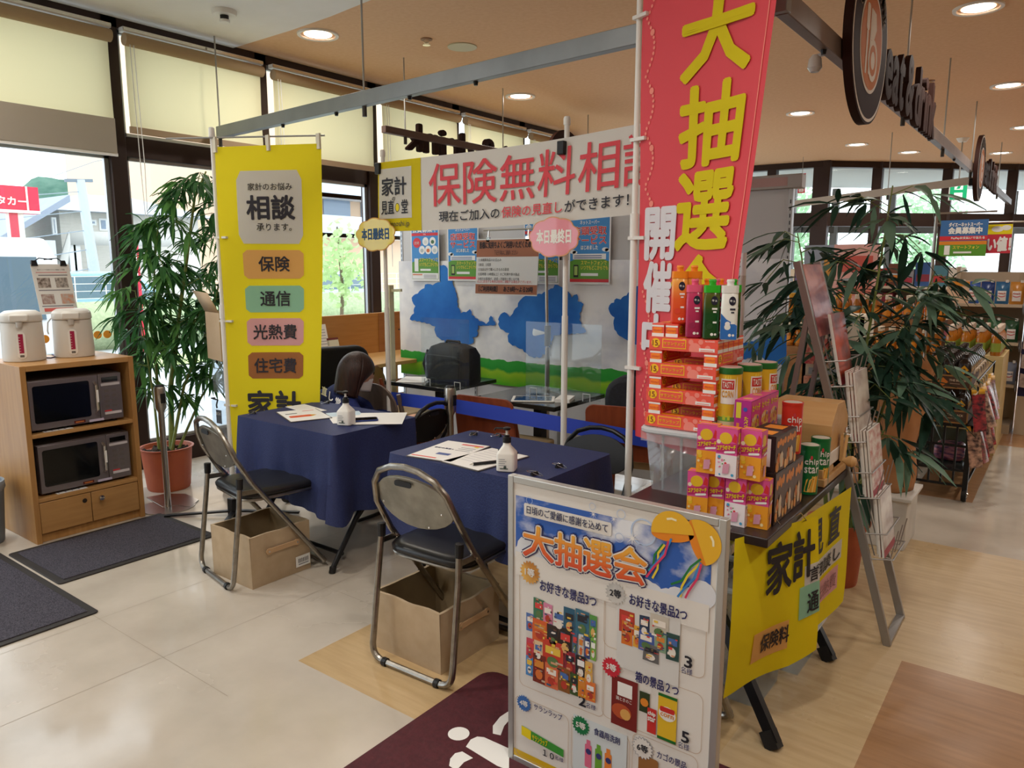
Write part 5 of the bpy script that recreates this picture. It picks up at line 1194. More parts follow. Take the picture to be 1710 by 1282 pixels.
# brown notice sign on a steel stand
t = thing('notice_stand', 'steel floor stand holding a white and brown rules notice', 'sign stand', (-2.87, 4.2, 0))
sx = -2.87
b = MB(); b.tube([(sx, 4.22, .02), (sx+.0, 4.22, .95)], .017, STEEL, 10); b.tube([(sx, 4.22, .9), (sx-.02, 4.22, 1.73)], .011, STEEL, 10); b.tube([(sx, 4.22, .96), (sx, 4.22, 1.10)], .022, mat('6f6d6a', .4, .6, key='stand_collar'), 10); b.build('pole', t, w=True)
b = MB(); b.lathe([(.13, 0), (.13, .012), (.04, .03)], STEEL, 24, (sx, 4.2, 0)); b.build('base', t, w=True)
x0, x1, z0, z1 = -3.465, -2.92, 1.30, 1.694
b = MB(); b.tube([(x0+.05, 4.2, z1+.06), (x1+.05, 4.2, z1+.06)], .006, STEEL, 8)
for x in (x0+.1, x1-.1): b.tube([(x, 4.2, z1+.06), (x, 4.19, z1-.01)], .006, CHROME, 6); b.box(x-.015, 4.185, z1-.02, x+.015, 4.195, z1+.012, CHROME)
b.build('hanger', t, w=True)
b = MB(); w_, h_ = x1-x0, z1-z0; P = lambda a, c, d: Vector((x0+a*w_+(1-c)*-.02, 4.19-d, z0+c*h_)); bn = mat('a8694a', .5, key='notice_brown'); b.prism([(0, 0), (1, 0), (1, 1), (0, 1)], P, 0, .004, wht)
b.rect(.0, .68, 1, .98, bn, .005, P); b.rect(0, .02, 1, .19, bn, .005, P); b.text('皆様に気持ちよくご利用いただくために、', .05, .83, .95, .95, INK, .006, P, .02, False); b.text('下記行為はご遠慮ください', .3, .71, .68, .8, INK, .006, P, .0, False)
for k, s in enumerate(('①未精算商品のお召込み', '②飲酒　③喫煙', '④当店以外で購入したものの飲食', '⑤長時間（1時間以上）のご利用や席の独占', '⑥他のお客様が、迷惑・不愉快と感じる行為')): b.text(s, .04, .6-k*.085, (.42, .25, .55, .72, .72)[k], .655-k*.085, INK, .006, P, 0, False)
b.text('以上に該当する場合は警察に通報する場合がございます。', .03, .215, .92, .265, REDINK, .006, P, 0, False); b.text('［ご利用時間］　あさ8時〜よる20時', .06, .06, .94, .16, INK, .006, P, .02, False); b.build('sign', t, w=True)
# ================================================================== wide white banner, cloud signs, hanging rails and signs
HY = 3.2; hx0, hx1 = -3.39, -2.085
t = thing('wide_banner', 'wide white banner with red lettering strung between two white poles', 'banner', (-2.7, HY, 0))
bw_ = cloth('banner_white', 'e4e1da', .25, .6)
for x, zt, r_ in ((hx0, 2.15, .012), (hx1+.005, 2.19, .0135)):
    b = MB(); b.tube([(x, HY+.015, .02), (x, HY+.015, 1.25)], r_+.003, WHITE, 10); b.tube([(x, HY+.015, 1.2), (x, HY+.015, zt)], r_, WHITE, 10); b.lathe([(r_+.004, zt), (r_+.004, zt+.03), (r_, zt+.04)], WHITE, 10, (x, HY+.015, 0)); b.build('pole', t, w=True)
    b = MB(); b.lathe([(.09, 0), (.09, .012), (.03, .03)], mat('8a8a8c', .5, key='pole_base'), 20, (x, HY+.015, 0)); b.build('base', t, w=True)
X0, X1 = hx0-.01, -1.42
def HB(a, c, d=0.):
    """a along from the left edge, c down from the top"""
    L_ = X1-X0; f = a/L_; zt = 2.112+.045*f-.018*sin(f*pi); ht = .40
    return Vector((X0+a, HY-.012-d-.012*sin(a*4.2+c*3)-.018*sin(f*pi)*(c/ht), zt-c))
b = MB(); LL = X1-X0; b.grid(lambda u, v: HB(u*LL, v*.405), 60, 10, bw_); M2 = lambda a, c, d: HB(a, -c, d)
yh = cloth('banner_yellow_print', 'e3cf25', .25)
def strips(mb, a0, c0, a1, c1, m, d, n=10): mb.add([HB(a0+(a1-a0)*i/n, c0+(c1-c0)*j/5, d) for j in range(6) for i in range(n+1)], [(j*(n+1)+i, (j+1)*(n+1)+i, (j+1)*(n+1)+i+1, j*(n+1)+i+1) for j in range(5) for i in range(n)], m, True)
strips(b, .0, .0, .362, .404, yh, .003); strips(b, .012, .04, .29, .33, bw_, .005)
def ht(s, a0, c0, a1, c1, m, bold=.02, keep=True): b.text(s, a0, -c1, a1, -c0, m, .008, M2, bold, keep)
ht('家計', .04, .08, .25, .21, INK, .02); ht('の', .13, .205, .155, .23, INK, .01); ht('見直　堂', .035, .225, .26, .305, INK, .015, False); ht('minaoshi.jp', .05, .345, .3, .385, DK, 0)
q = HB(.118, .26, .007); b.disc(.172, -.268, .019, INK, .0052, M2, 16, .026); b.disc(.172, -.268, .015, YEL, .0056, M2, 16, .022)
for i, ch in enumerate('保険無料相談'): ht(ch, .43+i*.247, .045, .43+i*.247+.225, .275, mat('d8414b', .6, key='banner_red'), .008, False)
ht('現在ご加入の', .50, .305, .925, .362, INK, .015, False); ht('保険の見直し', .94, .305, 1.33, .362, mat('d8414b', .6, key='banner_red'), .015, False); ht('ができます！', 1.345, .305, 1.70, .362, INK, .015, False)
b.build('fabric', t, w=True)
for x, zz in ((hx0, 2.08), (hx0, 1.735), (hx1, 2.08)):
    b = MB(); b.box(x-.022, HY-.035, zz-.035, x+.018, HY+.03, zz+.03, BLACK); b.build('clip', t, w=True, bev=.004)
b = MB()
# cloud signs
def cloud_sign(cx, cz, w_, h_, fill, ink, edge, label, y):
    t = thing('cloud_sign', label, 'sign', (cx, y, cz)); o = []; n = 72
    for i in range(n):
        a = 2*pi*i/n; r_ = 1+.09*abs(sin(a*4.5+.4))
        o.append((w_/2*r_*cos(a)*.95, h_/2*r_*sin(a)*.95))
    P = lambda a, c, d: Vector((a, -d, c)); b = MB(); b.prism([(a*1.04, c*1.06) for a, c in o], P, 0, .003, edge); b.poly(o, fill, .0036, P)
    b.text('本日最終日', -w_*.36, -h_*.16, w_*.36, h_*.2, ink, .0046, P, .035, False); b.build('board', t)
    b = MB(); b.box(-.015, -.002, -h_*.35, .015, .012, h_*.35, clear('tape', 'ffffff', .2, .2)); b.build('fixing', t)
cloud_sign(-3.40, 1.69, .325, .185, mat('e9cf2b', .22, key='cloud_yellow', coat=.6), mat('1f4f7c', .5, key='cloud_ink'), mat('d79b2a', .4, key='cloud_edge'), 'yellow cloud shaped sign on the left white pole', HY-.05)
cloud_sign(-2.105, 1.645, .285, .185, mat('e2828a', .2, key='cloud_pink', coat=.6), mat('f4efe6', .5, key='cloud_white'), mat('d9955f', .4, key='cloud_edge2'), 'pink cloud shaped sign on the right white pole', HY-.055)
# hanging rails
railm = noisy('rail_grey_paint', '868a8b', '8e9293', 6., .4, metal=.3); rodm = mat('a9a9a6', .35, .6, key='hang_rod')
def rail(p, q, w_, h_, m, label, rods, feet=()):
    p, q = Vector(p), Vector(q); t = thing('hanging_rail', label, 'rail', tuple((p+q)/2))
    b = MB(); b.bar(p, q, w_, h_, m); b.build('beam', t, w=True, bev=.003)
    for f in rods:
        c = p.lerp(q, f); b = MB(); b.tube([(c.x, c.y, c.z-h_/2-.03), (c.x, c.y, CZ)], .006, rodm, 8); b.lathe([(.014, c.z-h_/2-.06), (.014, c.z-h_/2-.0)], mat('4a4643', .5, .4, key='rod_nut'), 8, (c.x, c.y, 0)); b.build('rod', t, w=True)
    for f in feet:
        c = p.lerp(q, f); b = MB(); b.lathe([(.01, -.02), (.014, 0)], BLKM, 8, (c.x, c.y, c.z-h_/2)); b.build('screw', t, w=True)
    return t
rail((-5.29, 3.34, 2.5), (-.97, 3.04, 2.5), .05, .085, railm, 'long grey ceiling rail crossing above the stall from the windows to the red banner', (.003, .405, .93), (.2, .34, .5, .62))
rail((-1.0, 3.05, 2.5), (-1.0, 15.0, 2.55), .05, .09, noisy('rail_brown', '6f6058', '796a61', 6., .4, metal=.3), 'brown grey ceiling rail running away with the round signs and letters on it', (.21, .36, .53, .8), (.05, .12, .3, .42))
rail((-4.6, 4.38, 2.60), (-4.6, 7.9, 2.60), .05, .055, mat('5c4740', .5, key='rail_dark_brown'), 'dark brown rail carrying the reversed letters in front of the blinds', (.07, .45, .9), ())
rail((-3.3, 10.8, 2.35), (-1.05, 10.9, 2.55), .05, .09, mat('b9b5ae', .5, key='rail_pale'), 'pale rail crossing below the far windows behind the second round sign', (.55,), ())
brn = mat('2f1811', .7, key='sign_brown', spec=.2); ring = mat('ece6de', .7, key='sign_cream'); org = mat('c9762a', .7, key='sign_orange')
def round_sign(y, zc, r_, x, label, back=False):
    t = thing('round_sign', label, 'sign', (x, y, zc)); s = -1 if back else 1
    P = lambda a, c, d: Vector((s*(.05+d), a*s, c)); C_ = lambda k: [(k*cos(2*pi*i/56), k*sin(2*pi*i/56)) for i in range(56)]
    b = MB(); b.prism(C_(r_), P, -.02, .02, brn); b.poly(C_(r_*.97), ring, .022, P); b.poly(C_(r_*.93), brn, .023, P); b.poly(C_(r_*.62), ring, .024, P); b.poly(C_(r_*.575), org, .025, P)
    for i, ch in enumerate('eat&drink'):
        a = radians(148-i*14.5); 
        R = Matrix.Rotation(a-pi/2, 2); cen = Vector((cos(a), sin(a)))*r_*.77; v, f, asp = glyphs(ch); h_ = r_*.19; w_ = h_*asp if ch not in 'i' else h_*.3
        for k in range(5):
            o_ = Vector((0, 0)) if k == 0 else Vector((cos(k*pi/2), sin(k*pi/2)))*r_*.012
            b.add([P(*(cen+o_+R @ Vector(((x_-.5)*w_, (y_-.5)*h_))), .026) for x_, y_ in v], f, ring)
    b.build('disc', t)
    b = MB(); b.rect(-r_*.3, -r_*.42, -r_*.22, r_*.1, ring, .026, P, r_*.03); b.rect(-r_*.34, r_*.1, -r_*.18, r_*.42, ring, .026, P, r_*.05)
    b.rect(-r_*.12, -r_*.4, -r_*.04, r_*.4, ring, .026, P, r_*.03); b.poly([(-r_*.1, r_*.02), (r_*.1, r_*.05), (r_*.22, r_*.2), (r_*.15, r_*.38), (-r_*.04, r_*.4)], ring, .0262, P); b.disc(r_*.1, -r_*.2, r_*.26, ring, .0264, P, 24); b.disc(r_*.1, -r_*.2, r_*.19, org, .0268, P, 24); b.disc(r_*.1, -r_*.2, r_*.11, ring, .027, P, 20)
    b.build('cutlery_emblem', t)
    b = MB(); b.box(-.03*s if s > 0 else -.0, -.06, -.18, .05 if s > 0 else .03, .06, -.10, BLKM); b.build('bracket', t)
    return t
round_sign(4.21, 2.60, .385, -1.0, 'large brown round eat and drink sign with an orange centre, nearest on the rail')
round_sign(9.65, 2.545, .345, -1.0, 'second smaller looking brown round sign far along the rail')
round_sign(7.15, 2.62, .36, -4.6, 'dark round sign seen from behind above the white banner', True)
def letters(y0, y1, zc, x, h_, label, back):
    s = 'eat & drink'; t = thing('sign_lettering', label, 'sign', (x, y0, zc)); lay = []; a = 0
    for ch in s:
        if ch == ' ': a += h_*.22; continue
        asp = glyphs(ch, 0, 3)[2]; tall = 1. if ch in 'dk&' else (.95 if ch in 'i' else (.85 if ch == 't' else .7)); hh = h_*tall; w_ = hh*asp if ch != 'i' else hh*.26
        lay.append((ch, a, w_, hh)); a += w_+h_*.16
    k_ = abs(y1-y0)/(a-h_*.16)
    for ch, a, w_, hh in lay:
        v, f, asp = glyphs(ch, 0, 3); w_ *= k_; a *= k_; b = MB(); e = h_*.045
        P = (lambda p, q, d: Vector((-.03-d, -(a+p), q))) if back else (lambda p, q, d: Vector((.03+d, a+p, q)))
        for k in range(9):
            ox, oz = (0, 0) if k == 0 else (e*cos(k*pi/4), e*sin(k*pi/4)); n = len(v)
            fr2 = [P(x_*w_+ox, y_*hh+oz, .03+.0003*k) for x_, y_ in v]; bk2 = [P(x_*w_+ox, y_*hh+oz, .0-.0003*k) for x_, y_ in v]
            ed = {}
            for q in f:
                for i in range(len(q)): ed[(q[i], q[(i+1) % len(q)])] = 1
            sd = [(i, j, j+n, i+n) for (i, j) in ed if (j, i) not in ed]
            b.add(fr2+bk2, list(f)+[tuple(n+i for i in q[::-1]) for q in f]+sd, brn)
        b.build('letter_'+('ampersand' if ch == '&' else ch), t)
    return t
letters(4.66, 6.41, pX(1484, 163, -.94).z, -1.0, .34, 'brown letters reading eat and drink, nearest on the long rail right of the round sign', False)
letters(10.15, 11.75, 2.44, -1.0, .32, 'small far brown letters reading eat and drink beyond the second round sign', False)
letters(6.55, 4.69, 2.49, -4.605, .215, 'dark letters reading eat and drink reversed, seen from behind before the blinds', True)
# exit sign, extinguisher sign, camera
q = pY(1600, 317, 11.9); t = thing('exit_sign', 'green and white exit sign hanging from a rod near the far glass', 'exit sign', tuple(q), radians(16))
b = MB(); b.box(-.105, -.03, -.135, .105, .03, .135, mat('e8ece8', .4, key='exit_case')); P = plane((0, -.031, 0), (1, 0, 0), (0, 0, 1)); gx = mat('18a36c', .4, key='exit_green', emit=.6); gw_ = mat('f2f6f2', .4, key='exit_white', emit=.6)
b.rect(-.1, -.13, .1, .13, gx, .0, P); b.rect(-.05, .0, .05, .12, gw_, .002, P); b.disc(.0, .09, .018, gx, .004, P); b.poly([(-.03, .01), (.0, .065), (.03, .055), (.01, .01)], gx, .004, P); b.rect(-.05, -.12, .05, -.04, gw_, .002, P); b.build('case', t)
b = MB(); b.tube([(0, 0, .135), (0, 0, CZ-q.z)], .009, rodm, 8); b.lathe([(.05, CZ-q.z-.05), (.08, CZ-q.z)], WHITE, 12); b.build('rod', t)
q = pY(1339, 306, 12.4); t = thing('extinguisher_sign', 'small red hanging sign with white lettering before the far windows', 'sign', tuple(q))
b = MB(); P = plane((0, -.006, 0), (1, 0, 0), (0, 0, 1)); b.box(-.055, -.006, -.15, .055, .006, .15, mat('c72b45', .5, key='sign_red2'))
for i, ch in enumerate('消火器'): b.text(ch, -.04, .045-.09*i, .04, .125-.09*i, WHITE, .002, P, .03)
b.build('board', t); b = MB(); b.tube([(0, 0, .15), (0, 0, CZ-q.z)], .004, rodm, 6); b.build('cord', t)
t = thing('rail_spotlight', 'small clear spotlight bulb clipped to the rail left of the big round sign', 'spotlight', (-1.12, 3.95, 2.5)); b = MB(); b.lathe([(.02, -.06), (.035, -.04), (.03, .0), (.015, .02)], mat('e6e6e2', .1, key='bulb', spec=.9), 14); b.build('bulb', t); b = MB(); b.bar((0, 0, .01), (.1, 0, .03), .02, .015, ALU); b.build('arm', t)
# red banner
rx, ry, KB_ = -1.512, 2.867, 1.08; RZ = 1.5+1.10*KB_
rbm = cloth('banner_red', 'd0122c', .15, .75); t = thing('upright_banner', 'tall red upright banner with yellow lettering on a white pole behind the prize table', 'banner', (rx, ry, 0))
b = MB(); b.tube([(rx, ry, .05), (rx, ry, 1.69)], .0155, WHITE, 12); b.tube([(rx, ry, 1.62), (rx, ry, 1.72)], .019, WHITE, 12); b.tube([(rx, ry, 1.68), (rx, ry, RZ+.09)], .0125, WHITE, 12); b.build('pole', t, w=True)
def RB(a, c, d=0.):
    th = radians(-20-3*min(1, max(0, c-.3)/.9)); a *= KB_; c *= KB_; u = yaw(th); n = Vector((sin(th), -cos(th), 0)); wv = .012*sin(a*8+c*2.4)+.008*sin(c*4+1)
    return Vector((rx+.025, ry, RZ-c))+u*a*(1-.13*min(1, max(0, c-.2)))+n*(wv+d)
M3 = lambda a, c, d: RB(a, -c, d)
b = MB(); b.grid(lambda u, v: RB(u*.6, v*1.78), 16, 48, rbm)
ry_ = cloth('banner_red_yellow', 'e0cc17', .15, .6); rw = cloth('banner_red_white', 'e6e3e8', .15, .6); pk = mat('f08a7a', .6, key='scallop_pink')
for i, ch in enumerate('大抽選会'): b.text(ch, .215, -(.195+i*.29+.262), .515, -(.195+i*.29), ry_, .006, M3, .033, False)
for i, ch in enumerate('開催中'): b.text(ch, .045, -(.885+i*.20+.185), .205, -(.885+i*.20), rw, .006, M3, .04, False)
for i in range(90):
    c = .05+i*.0185; a = .03+.045*abs(sin(c*pi/.2)); b.disc(a, -c, .006 if i % 11 else .012, pk, .003, M3, 10)
b.add([RB(.572, .1+i*.05, .003) for i in range(32)]+[RB(.576, .1+i*.05, .003) for i in range(32)], [(i, i+1, 33+i, 32+i) for i in range(31)], pk)
b.build('fabric', t, w=True)
for c in (.18, .62, .99, 1.5):
    b = MB(); e = RB(.035, c); b.bar((rx-.02, ry, e.z), e, .03, .014, mat('e0dcd6', .4, key='red_tab')); b.build('pole_tab', t, w=True)
b = MB(); q = RB(0, 0)+Vector((0, 0, .03)); b.tube([q, q+yaw(radians(-20))*.66], .005, ALU, 8); b.build('cross_rod', t, w=True)
b = MB(); b.box(rx-.1, ry-.1, 0, rx+.1, ry+.1, .06, mat('dcdad4', .5, key='water_base')); b.build('base', t, w=True, bev=.02)
q = pY(1236, 560, 3.32); t = thing('white_pole', 'white pole with a worn sticker behind the bottles, right of the red banner', 'pole', (q.x, 3.32, 0))
b = MB(); b.tube([(q.x, 3.32, .02), (q.x, 3.32, 1.56)], .0125, WHITE, 12); b.build('pole', t, w=True); b = MB(); b.tube([(q.x, 3.32, 1.38), (q.x, 3.32, 1.46)], .0132, mat('cfc8bb', .7, key='old_sticker'), 12); b.build('sticker', t, w=True); b = MB(); b.lathe([(.13, 0), (.13, .01), (.02, .03)], mat('8a8a8c', .5), 20, (q.x, 3.32, 0)); b.build('base', t, w=True)
# ================================================================== prize table
tx0, tx1, ty0, ty1, tz = -1.19, -.66, 2.14, 3.11, .70
drk = mat('2c2120', .35, key='prize_table_dark')
t = thing('prize_table', 'dark folding table carrying the lottery prizes, draped with a yellow cloth', 'table', ((tx0+tx1)/2, (ty0+ty1)/2, 0))
b = MB(); b.box(tx0, ty0, tz-.03, tx1, ty1, tz, drk); b.build('tabletop', t, w=True, bev=.004)
for y in (2.20, 2.86):
    for s in (0, 1):
        b = MB(); xa, xb = (-.62, -1.12) if s == 0 else (-1.2, -.82); b.bar((xa, y+s*.03, .02), (xb, y+.25+s*.03, tz-.03), .034, .03, BLKM, (0, 1, 0)); b.bar((xa, y+s*.03, .0), (xa+(xb-xa)*.06, y+s*.03+.015, .045), .044, .04, BLACK, (0, 1, 0)); b.build('leg', t, w=True)
b = MB(); b.bar((-.86, 2.2, .36), (-.86, 2.2, .67), .03, .03, BLKM); b.bar((-1.15, 2.2, .64), (-.8, 2.2, .64), .03, .03, BLKM); b.build('frame', t, w=True)
# yellow cloth draped on the aisle side
yc = cloth('drape_yellow', 'ecd820', .2, .7); 
t = thing('yellow_drape', 'yellow lettered banner cloth draped over the aisle side of the prize table', 'banner', (-.63, 2.55, .2))
A0, A1 = Vector((-.755, 2.10, 0)), Vector((-.628, 2.53, 0)); B0_, B1_ = Vector((-.655, 2.46, 0)), Vector((-.612, 2.95, 0))
def D1(u, v, d=0.):
    p = A0.lerp(A1, u); n = Vector((.96, -.28, 0)); z = (.695-.02*u)*(1-v)+(.19+.0*u+.03*max(0, u-.7)*3)*v
    return p+n*(.012+.02*sin(v*2)+.012*sin(u*6+v*2)*v+d)+Vector((0, 0, z))+Vector((-.03*v*(1-u), -.02*v, 0))
def D2(u, v, d=0.):
    p = B0_.lerp(B1_, u*(1-.16*v)); n = Vector((.99, -.1, 0)); z = (.675+.0*u)*(1-v)+(.20+.05*u)*v
    return p+n*(.004+.015*sin(v*2)+.01*sin(u*5+v*3)*v+d)+Vector((0, 0, z))
for D, txt in ((D1, 1), (D2, 2)):
    b = MB(); b.grid(lambda u, v: D(u, v), 14, 14, yc); m = lambda a, c, d: D(a, 1-c, d)
    def dr(u0, v0, u1, v1, mm):
        b.add([D(u0+(u1-u0)*i/4, v0+(v1-v0)*j/3, .003) for j in range(4) for i in range(5)], [(j*5+i, (j+1)*5+i, (j+1)*5+i+1, j*5+i+1) for j in range(3) for i in range(4)], mm, True)
    if txt == 1:
        b.text('家', .36, .57, .66, .9, INK, .006, m, .03, False); b.text('計', .68, .60, .93, .93, INK, .006, m, .03, False); b.text('の', .95, .58, 1., .66, INK, .006, m, 0, False)
        dr(.27, .66, .68, .86, pl['o']); b.text('保険料', .36, .19, .68, .31, INK, .006, m, .02, False); dr(.78, .47, 1., .70, pl['t']); b.text('通', .86, .33, .98, .47, INK, .006, m, .02, False); dr(.83, .33, 1., .47, pl['w']); b.text('言', .88, .55, .98, .65, INK, .006, m, .02, False)
    else:
        b.text('見', .15, .66, .37, .92, INK, .006, m, .03, False); b.text('直', .50, .66, .75, .93, INK, .006, m, .03, False); dr(.05, .40, .85, .56, pl['w']); b.text('相談し', .2, .46, .8, .58, INK, .006, m, .02, False); dr(.3, .6, .8, .8, pl['p']); b.text('光熱費', .35, .24, .75, .36, mat('8a5a62', .6, key='print_mauve'), .006, m, .0, False)
    b.build('cloth_panel', t, w=True)
b = MB(); pv = clear('clear_film', 'ffffff', .15, .15, .35)
b.grid(lambda u, v: Vector((-.80+.03*noise.noise((u*9, v*5, 1))+.1*u, 2.10+.35*u-.03*(1-u)+.01*noise.noise((u*7, v*7, 2)), .705-.07*v+.03*noise.noise((u*8, v*6, 5)))), 14, 5, pv); b.build('clear_film_edge', t, w=True)
for u in (.45, .75):
    b = MB(); p = D1(u, .0, .01); b.tube([p+Vector((-.03, 0, .01)), p+Vector((-.005, -.0, .03)), p+Vector((.01, .01, .005)), p+Vector((-.01, .02, -.01))], .002, CHROME, 5); b.build('hook', t, w=True)
# clear container with lid
def clear_bin(name, x0, y0, x1, y1, z0, z1, label, cat, mt, rim=.012):
    t = thing(name, label, cat, ((x0+x1)/2, (y0+y1)/2, z0)); i = .02
    b = MB(); q = [(x0+i, y0+i, z0), (x1-i, y0+i, z0), (x1-i, y1-i, z0), (x0+i, y1-i, z0), (x0, y0, z1), (x1, y0, z1), (x1, y1, z1), (x0, y1, z1)]
    b.add(q, [(0, 3, 2, 1), (0, 1, 5, 4), (1, 2, 6, 5), (2, 3, 7, 6), (3, 0, 4, 7)], mt)
    for a in (.18, .36): b.bar((x0+(x1-x0)*a, y0+i*.3, z0+.01), (x0+(x1-x0)*a, y0-.004, z1), .008, .006, mt)
    b.build('tub', t, w=True, solid=.003)
    b = MB(); b.tube([(a, c, z1) for a, c in rrect(x0-rim, y0-rim, x1+rim, y1+rim, .03, 4)], .012, mat('d9dfe2', .3, key='bin_rim', alpha=.6), 8, True); b.box(x0-rim, y0-rim-.004, z1-.04, x1+rim, y0-rim, z1, mt); b.build('rim', t, w=True)
    return t
milky = clear('milky_plastic', 'f6f9fb', .07, .12, .10)
bz = .925
clear_bin('storage_tub', -1.185, 2.375, -.80, 2.85, tz+.001, bz, 'clear plastic tub under the stack of wrap boxes on the prize table', 'tub', milky)
b = MB(); b.box(-1.19, 2.37, bz+.005, -.79, 2.86, bz+.014, milky); tag(b.build('tub_lid', origin=(-1., 2.6, bz+.005)), 'flat clear lid on the tub carrying the wrap boxes', 'lid')
LZ = bz+.0145
# wrap boxes
wr = mat('f05a48', .45, key='wrap_coral'); wl = mat('f58c7e', .45, key='wrap_light'); wy = mat('ffc81f', .45, key='wrap_yellow'); wo = mat('ff8a24', .45, key='wrap_orange')
def wrapbox():
    t = thing('wrap_box', 'x', 'box', (0, 0, 0)); Ln, s = .25, .045
    b = MB(); b.box(0, 0, 0, Ln, s, s, wr)
    for (o, u, v) in (((0, 0, 0), (1, 0, 0), (0, 0, 1)), ((Ln, s, 0), (-1, 0, 0), (0, 0, 1))):
        P = plane(o, u, v)
        for a, c, r_ in ((.17, .01, .022), (.155, .034, .009), (.19, .036, .009), (.215, .015, .01), (.13, .04, .006)): b.poly([(min(max(a+r_*cos(2*pi*k/14), .002), Ln-.002), min(max(c+r_*sin(2*pi*k/14), .001), s-.001)) for k in range(14)], wl, .0006, P)
        b.disc(.025, .024, .0165, wy, .001, P, 18); b.text('15', .013, .014, .033, .034, mat('8c3a22', .5, key='wrap_num'), .0016, P, .02); b.text('m', .033, .012, .039, .017, mat('8c3a22', .5, key='wrap_num'), .0016, P)
        b.rect(.05, .008, .138, .04, wy, .001, P); b.rect(.053, .011, .135, .037, wr, .0014, P); b.text('サランラップ', .056, .013, .132, .035, wy, .002, P, .03)
        b.rect(.185, .004, .24, .015, PAPER, .001, P); b.rect(.19, .007, .235, .009, wr, .0014, P); b.text('AsahiKASEI', .205, .037, .24, .042, PAPER, .001, P)
    for (o, u, v) in (((0, s, 0), (0, -1, 0), (0, 0, 1)), ((Ln, 0, 0), (0, 1, 0), (0, 0, 1))):
        P = plane(o, u, v); b.rect(.0, .0, s, .012, PAPER, .0006, P); b.rect(.0, .034, s, .04, PAPER, .0006, P); b.prism(rrect(.004, .012, .039, .032, .006), P, 0, .001, wo); b.text('サランラップ', .006, .017, .037, .026, wr, .0014, P, .02, False)
    b.rect(.05, .008, .138, .037, wy, .0008, plane((0, 0, s), (1, 0, 0), (0, 1, 0))); b.rect(.054, .012, .134, .033, wo, .0012, plane((0, 0, s), (1, 0, 0), (0, 1, 0)))
    b.build('carton', t); return t
W0 = wrapbox(); used = False; s = .0456
def wbx(x, y, z, r_, label):
    global used
    t = dup(W0) if used else W0; used = True
    t.location = (x, y, z); t.rotation_euler = (0, 0, r_); t['label'] = label; t['group'] = 'coral wrap boxes stacked crosswise'
nm = ['lowest', 'second', 'third', 'fourth', 'fifth', 'sixth', 'top']
FX = -1.18
for l in range(7):
    z = LZ+l*s
    if l % 2 == 0:
        ys = (2.372, 2.57) if l < 6 else (2.372, 2.42, 2.468, 2.516, 2.564)
        for k, y in enumerate(ys): wbx(FX-.01*(3-l/2)*.3, y, z, 0, 'long coral wrap box, %s layer up from the tub, %s' % (nm[l], ('front one', 'back one')[k] if l < 6 else ('front one', 'just behind the front one', 'middle one', 'fourth from the front', 'rearmost one')[k]))
    else:
        for k, x in enumerate((FX+.048, FX+.248)): wbx(x, 2.374, z, pi/2, 'coral wrap box end on, %s layer up from the tub, %s side' % (nm[l], ('left', 'right')[k]))
for k, x in enumerate((FX+.05, FX+.102)): wbx(x, 2.38, LZ+7*s, pi/2, 'coral wrap box end on atop the stack, %s under the orange bottles' % ('left one', 'right one')[k])
# detergent bottles
def det(name_m, cols, capc, x, y, z, label, white=False):
    t = thing('detergent_bottle', label, 'bottle', (x, y, z), radians(20), 'dish detergent bottles on the wrap boxes')
    bm_ = ramped('det_'+name_m, cols, .01, .16, 2, .12); cp = mat(capc, .35, key='cap_'+name_m)
    b = MB(); secs = [(0, .022, .015), (.006, .027, .02), (.1, .027, .02), (.155, .026, .019), (.158, .024, .018)]; rg = [[Vector((a, c, zz)) for a, c in rrect(-w_, -d_, w_, d_, .011, 3)] for zz, w_, d_ in secs]; n = len(rg[0])
    b.add([p for r_ in rg for p in r_], [tuple(range(n))[::-1]]+[(i*n+j, i*n+(j+1) % n, (i+1)*n+(j+1) % n, (i+1)*n+j) for i in range(4) for j in range(n)]+[tuple(range(4*n, 5*n))], bm_, True)
    P = plane((0, -.0205, 0), (1, 0, 0), (0, 0, 1)); ink = mat('2a2c3c', .5, key='det_ink') if white else PAPER
    b.prism([(.009+.011*cos(k*pi/8), .13+.015*sin(k*pi/8)) for k in range(16)], P, 0, .0006, mat('1b1d33', .4, key='det_badge')); b.text('キュ', .001, .125, .017, .136, PAPER, .001, P, .03)
    b.rect(.002, .1, .019, .106, ink, .0008, P); b.rect(.006, .09, .016, .095, ink, .0008, P); b.disc(-.004, .045, .01, mat(cols[0], .4), .0006, P, 12); b.rect(.006, .055, .018, .061, PAPER, .0008, P); b.disc(.004, .018, .005, PAPER, .0008, P, 12); b.disc(.015, .018, .004, PAPER, .0008, P, 12)
    if white: b.poly([(-.026, .004), (.026, .004), (.026, .05), (.01, .06), (-.008, .07), (-.026, .09)], mat('2f6fbf', .4, key='det_blue'), .0004, P); b.disc(-.004, .055, .008, PAPER, .0009, P, 12)
    b.build('bottle', t)
    b = MB(); b.prism(rrect(-.0275, -.0205, .0275, .0205, .011, 3), lambda a, c, d: Vector((a, c, d)), .156, .18, cp); b.lathe([(.012, .18), (.011, .188), (.013, .194), (.011, .2)], cp, 12); b.build('cap', t)
oc = ['e0452c', 'e8602f', 'f2b257']
zt7 = LZ+7*s
for k, (x, y) in enumerate(((-1.09, 2.41), (-1.065, 2.47), (-1.03, 2.51), (-1.0, 2.55))): det('orange', oc, 'f08a1c', x, y, zt7+s if k < 2 else zt7, 'orange capped detergent bottle, %s of the row running back' % ('front one on the two end boxes', 'second one', 'third one', 'last one')[k])
det('pink', ['9c2550', 'b8305a', 'c43d66'], 'e4587e', -1.03, 2.40, zt7, 'pink capped detergent bottle between the orange and green ones')
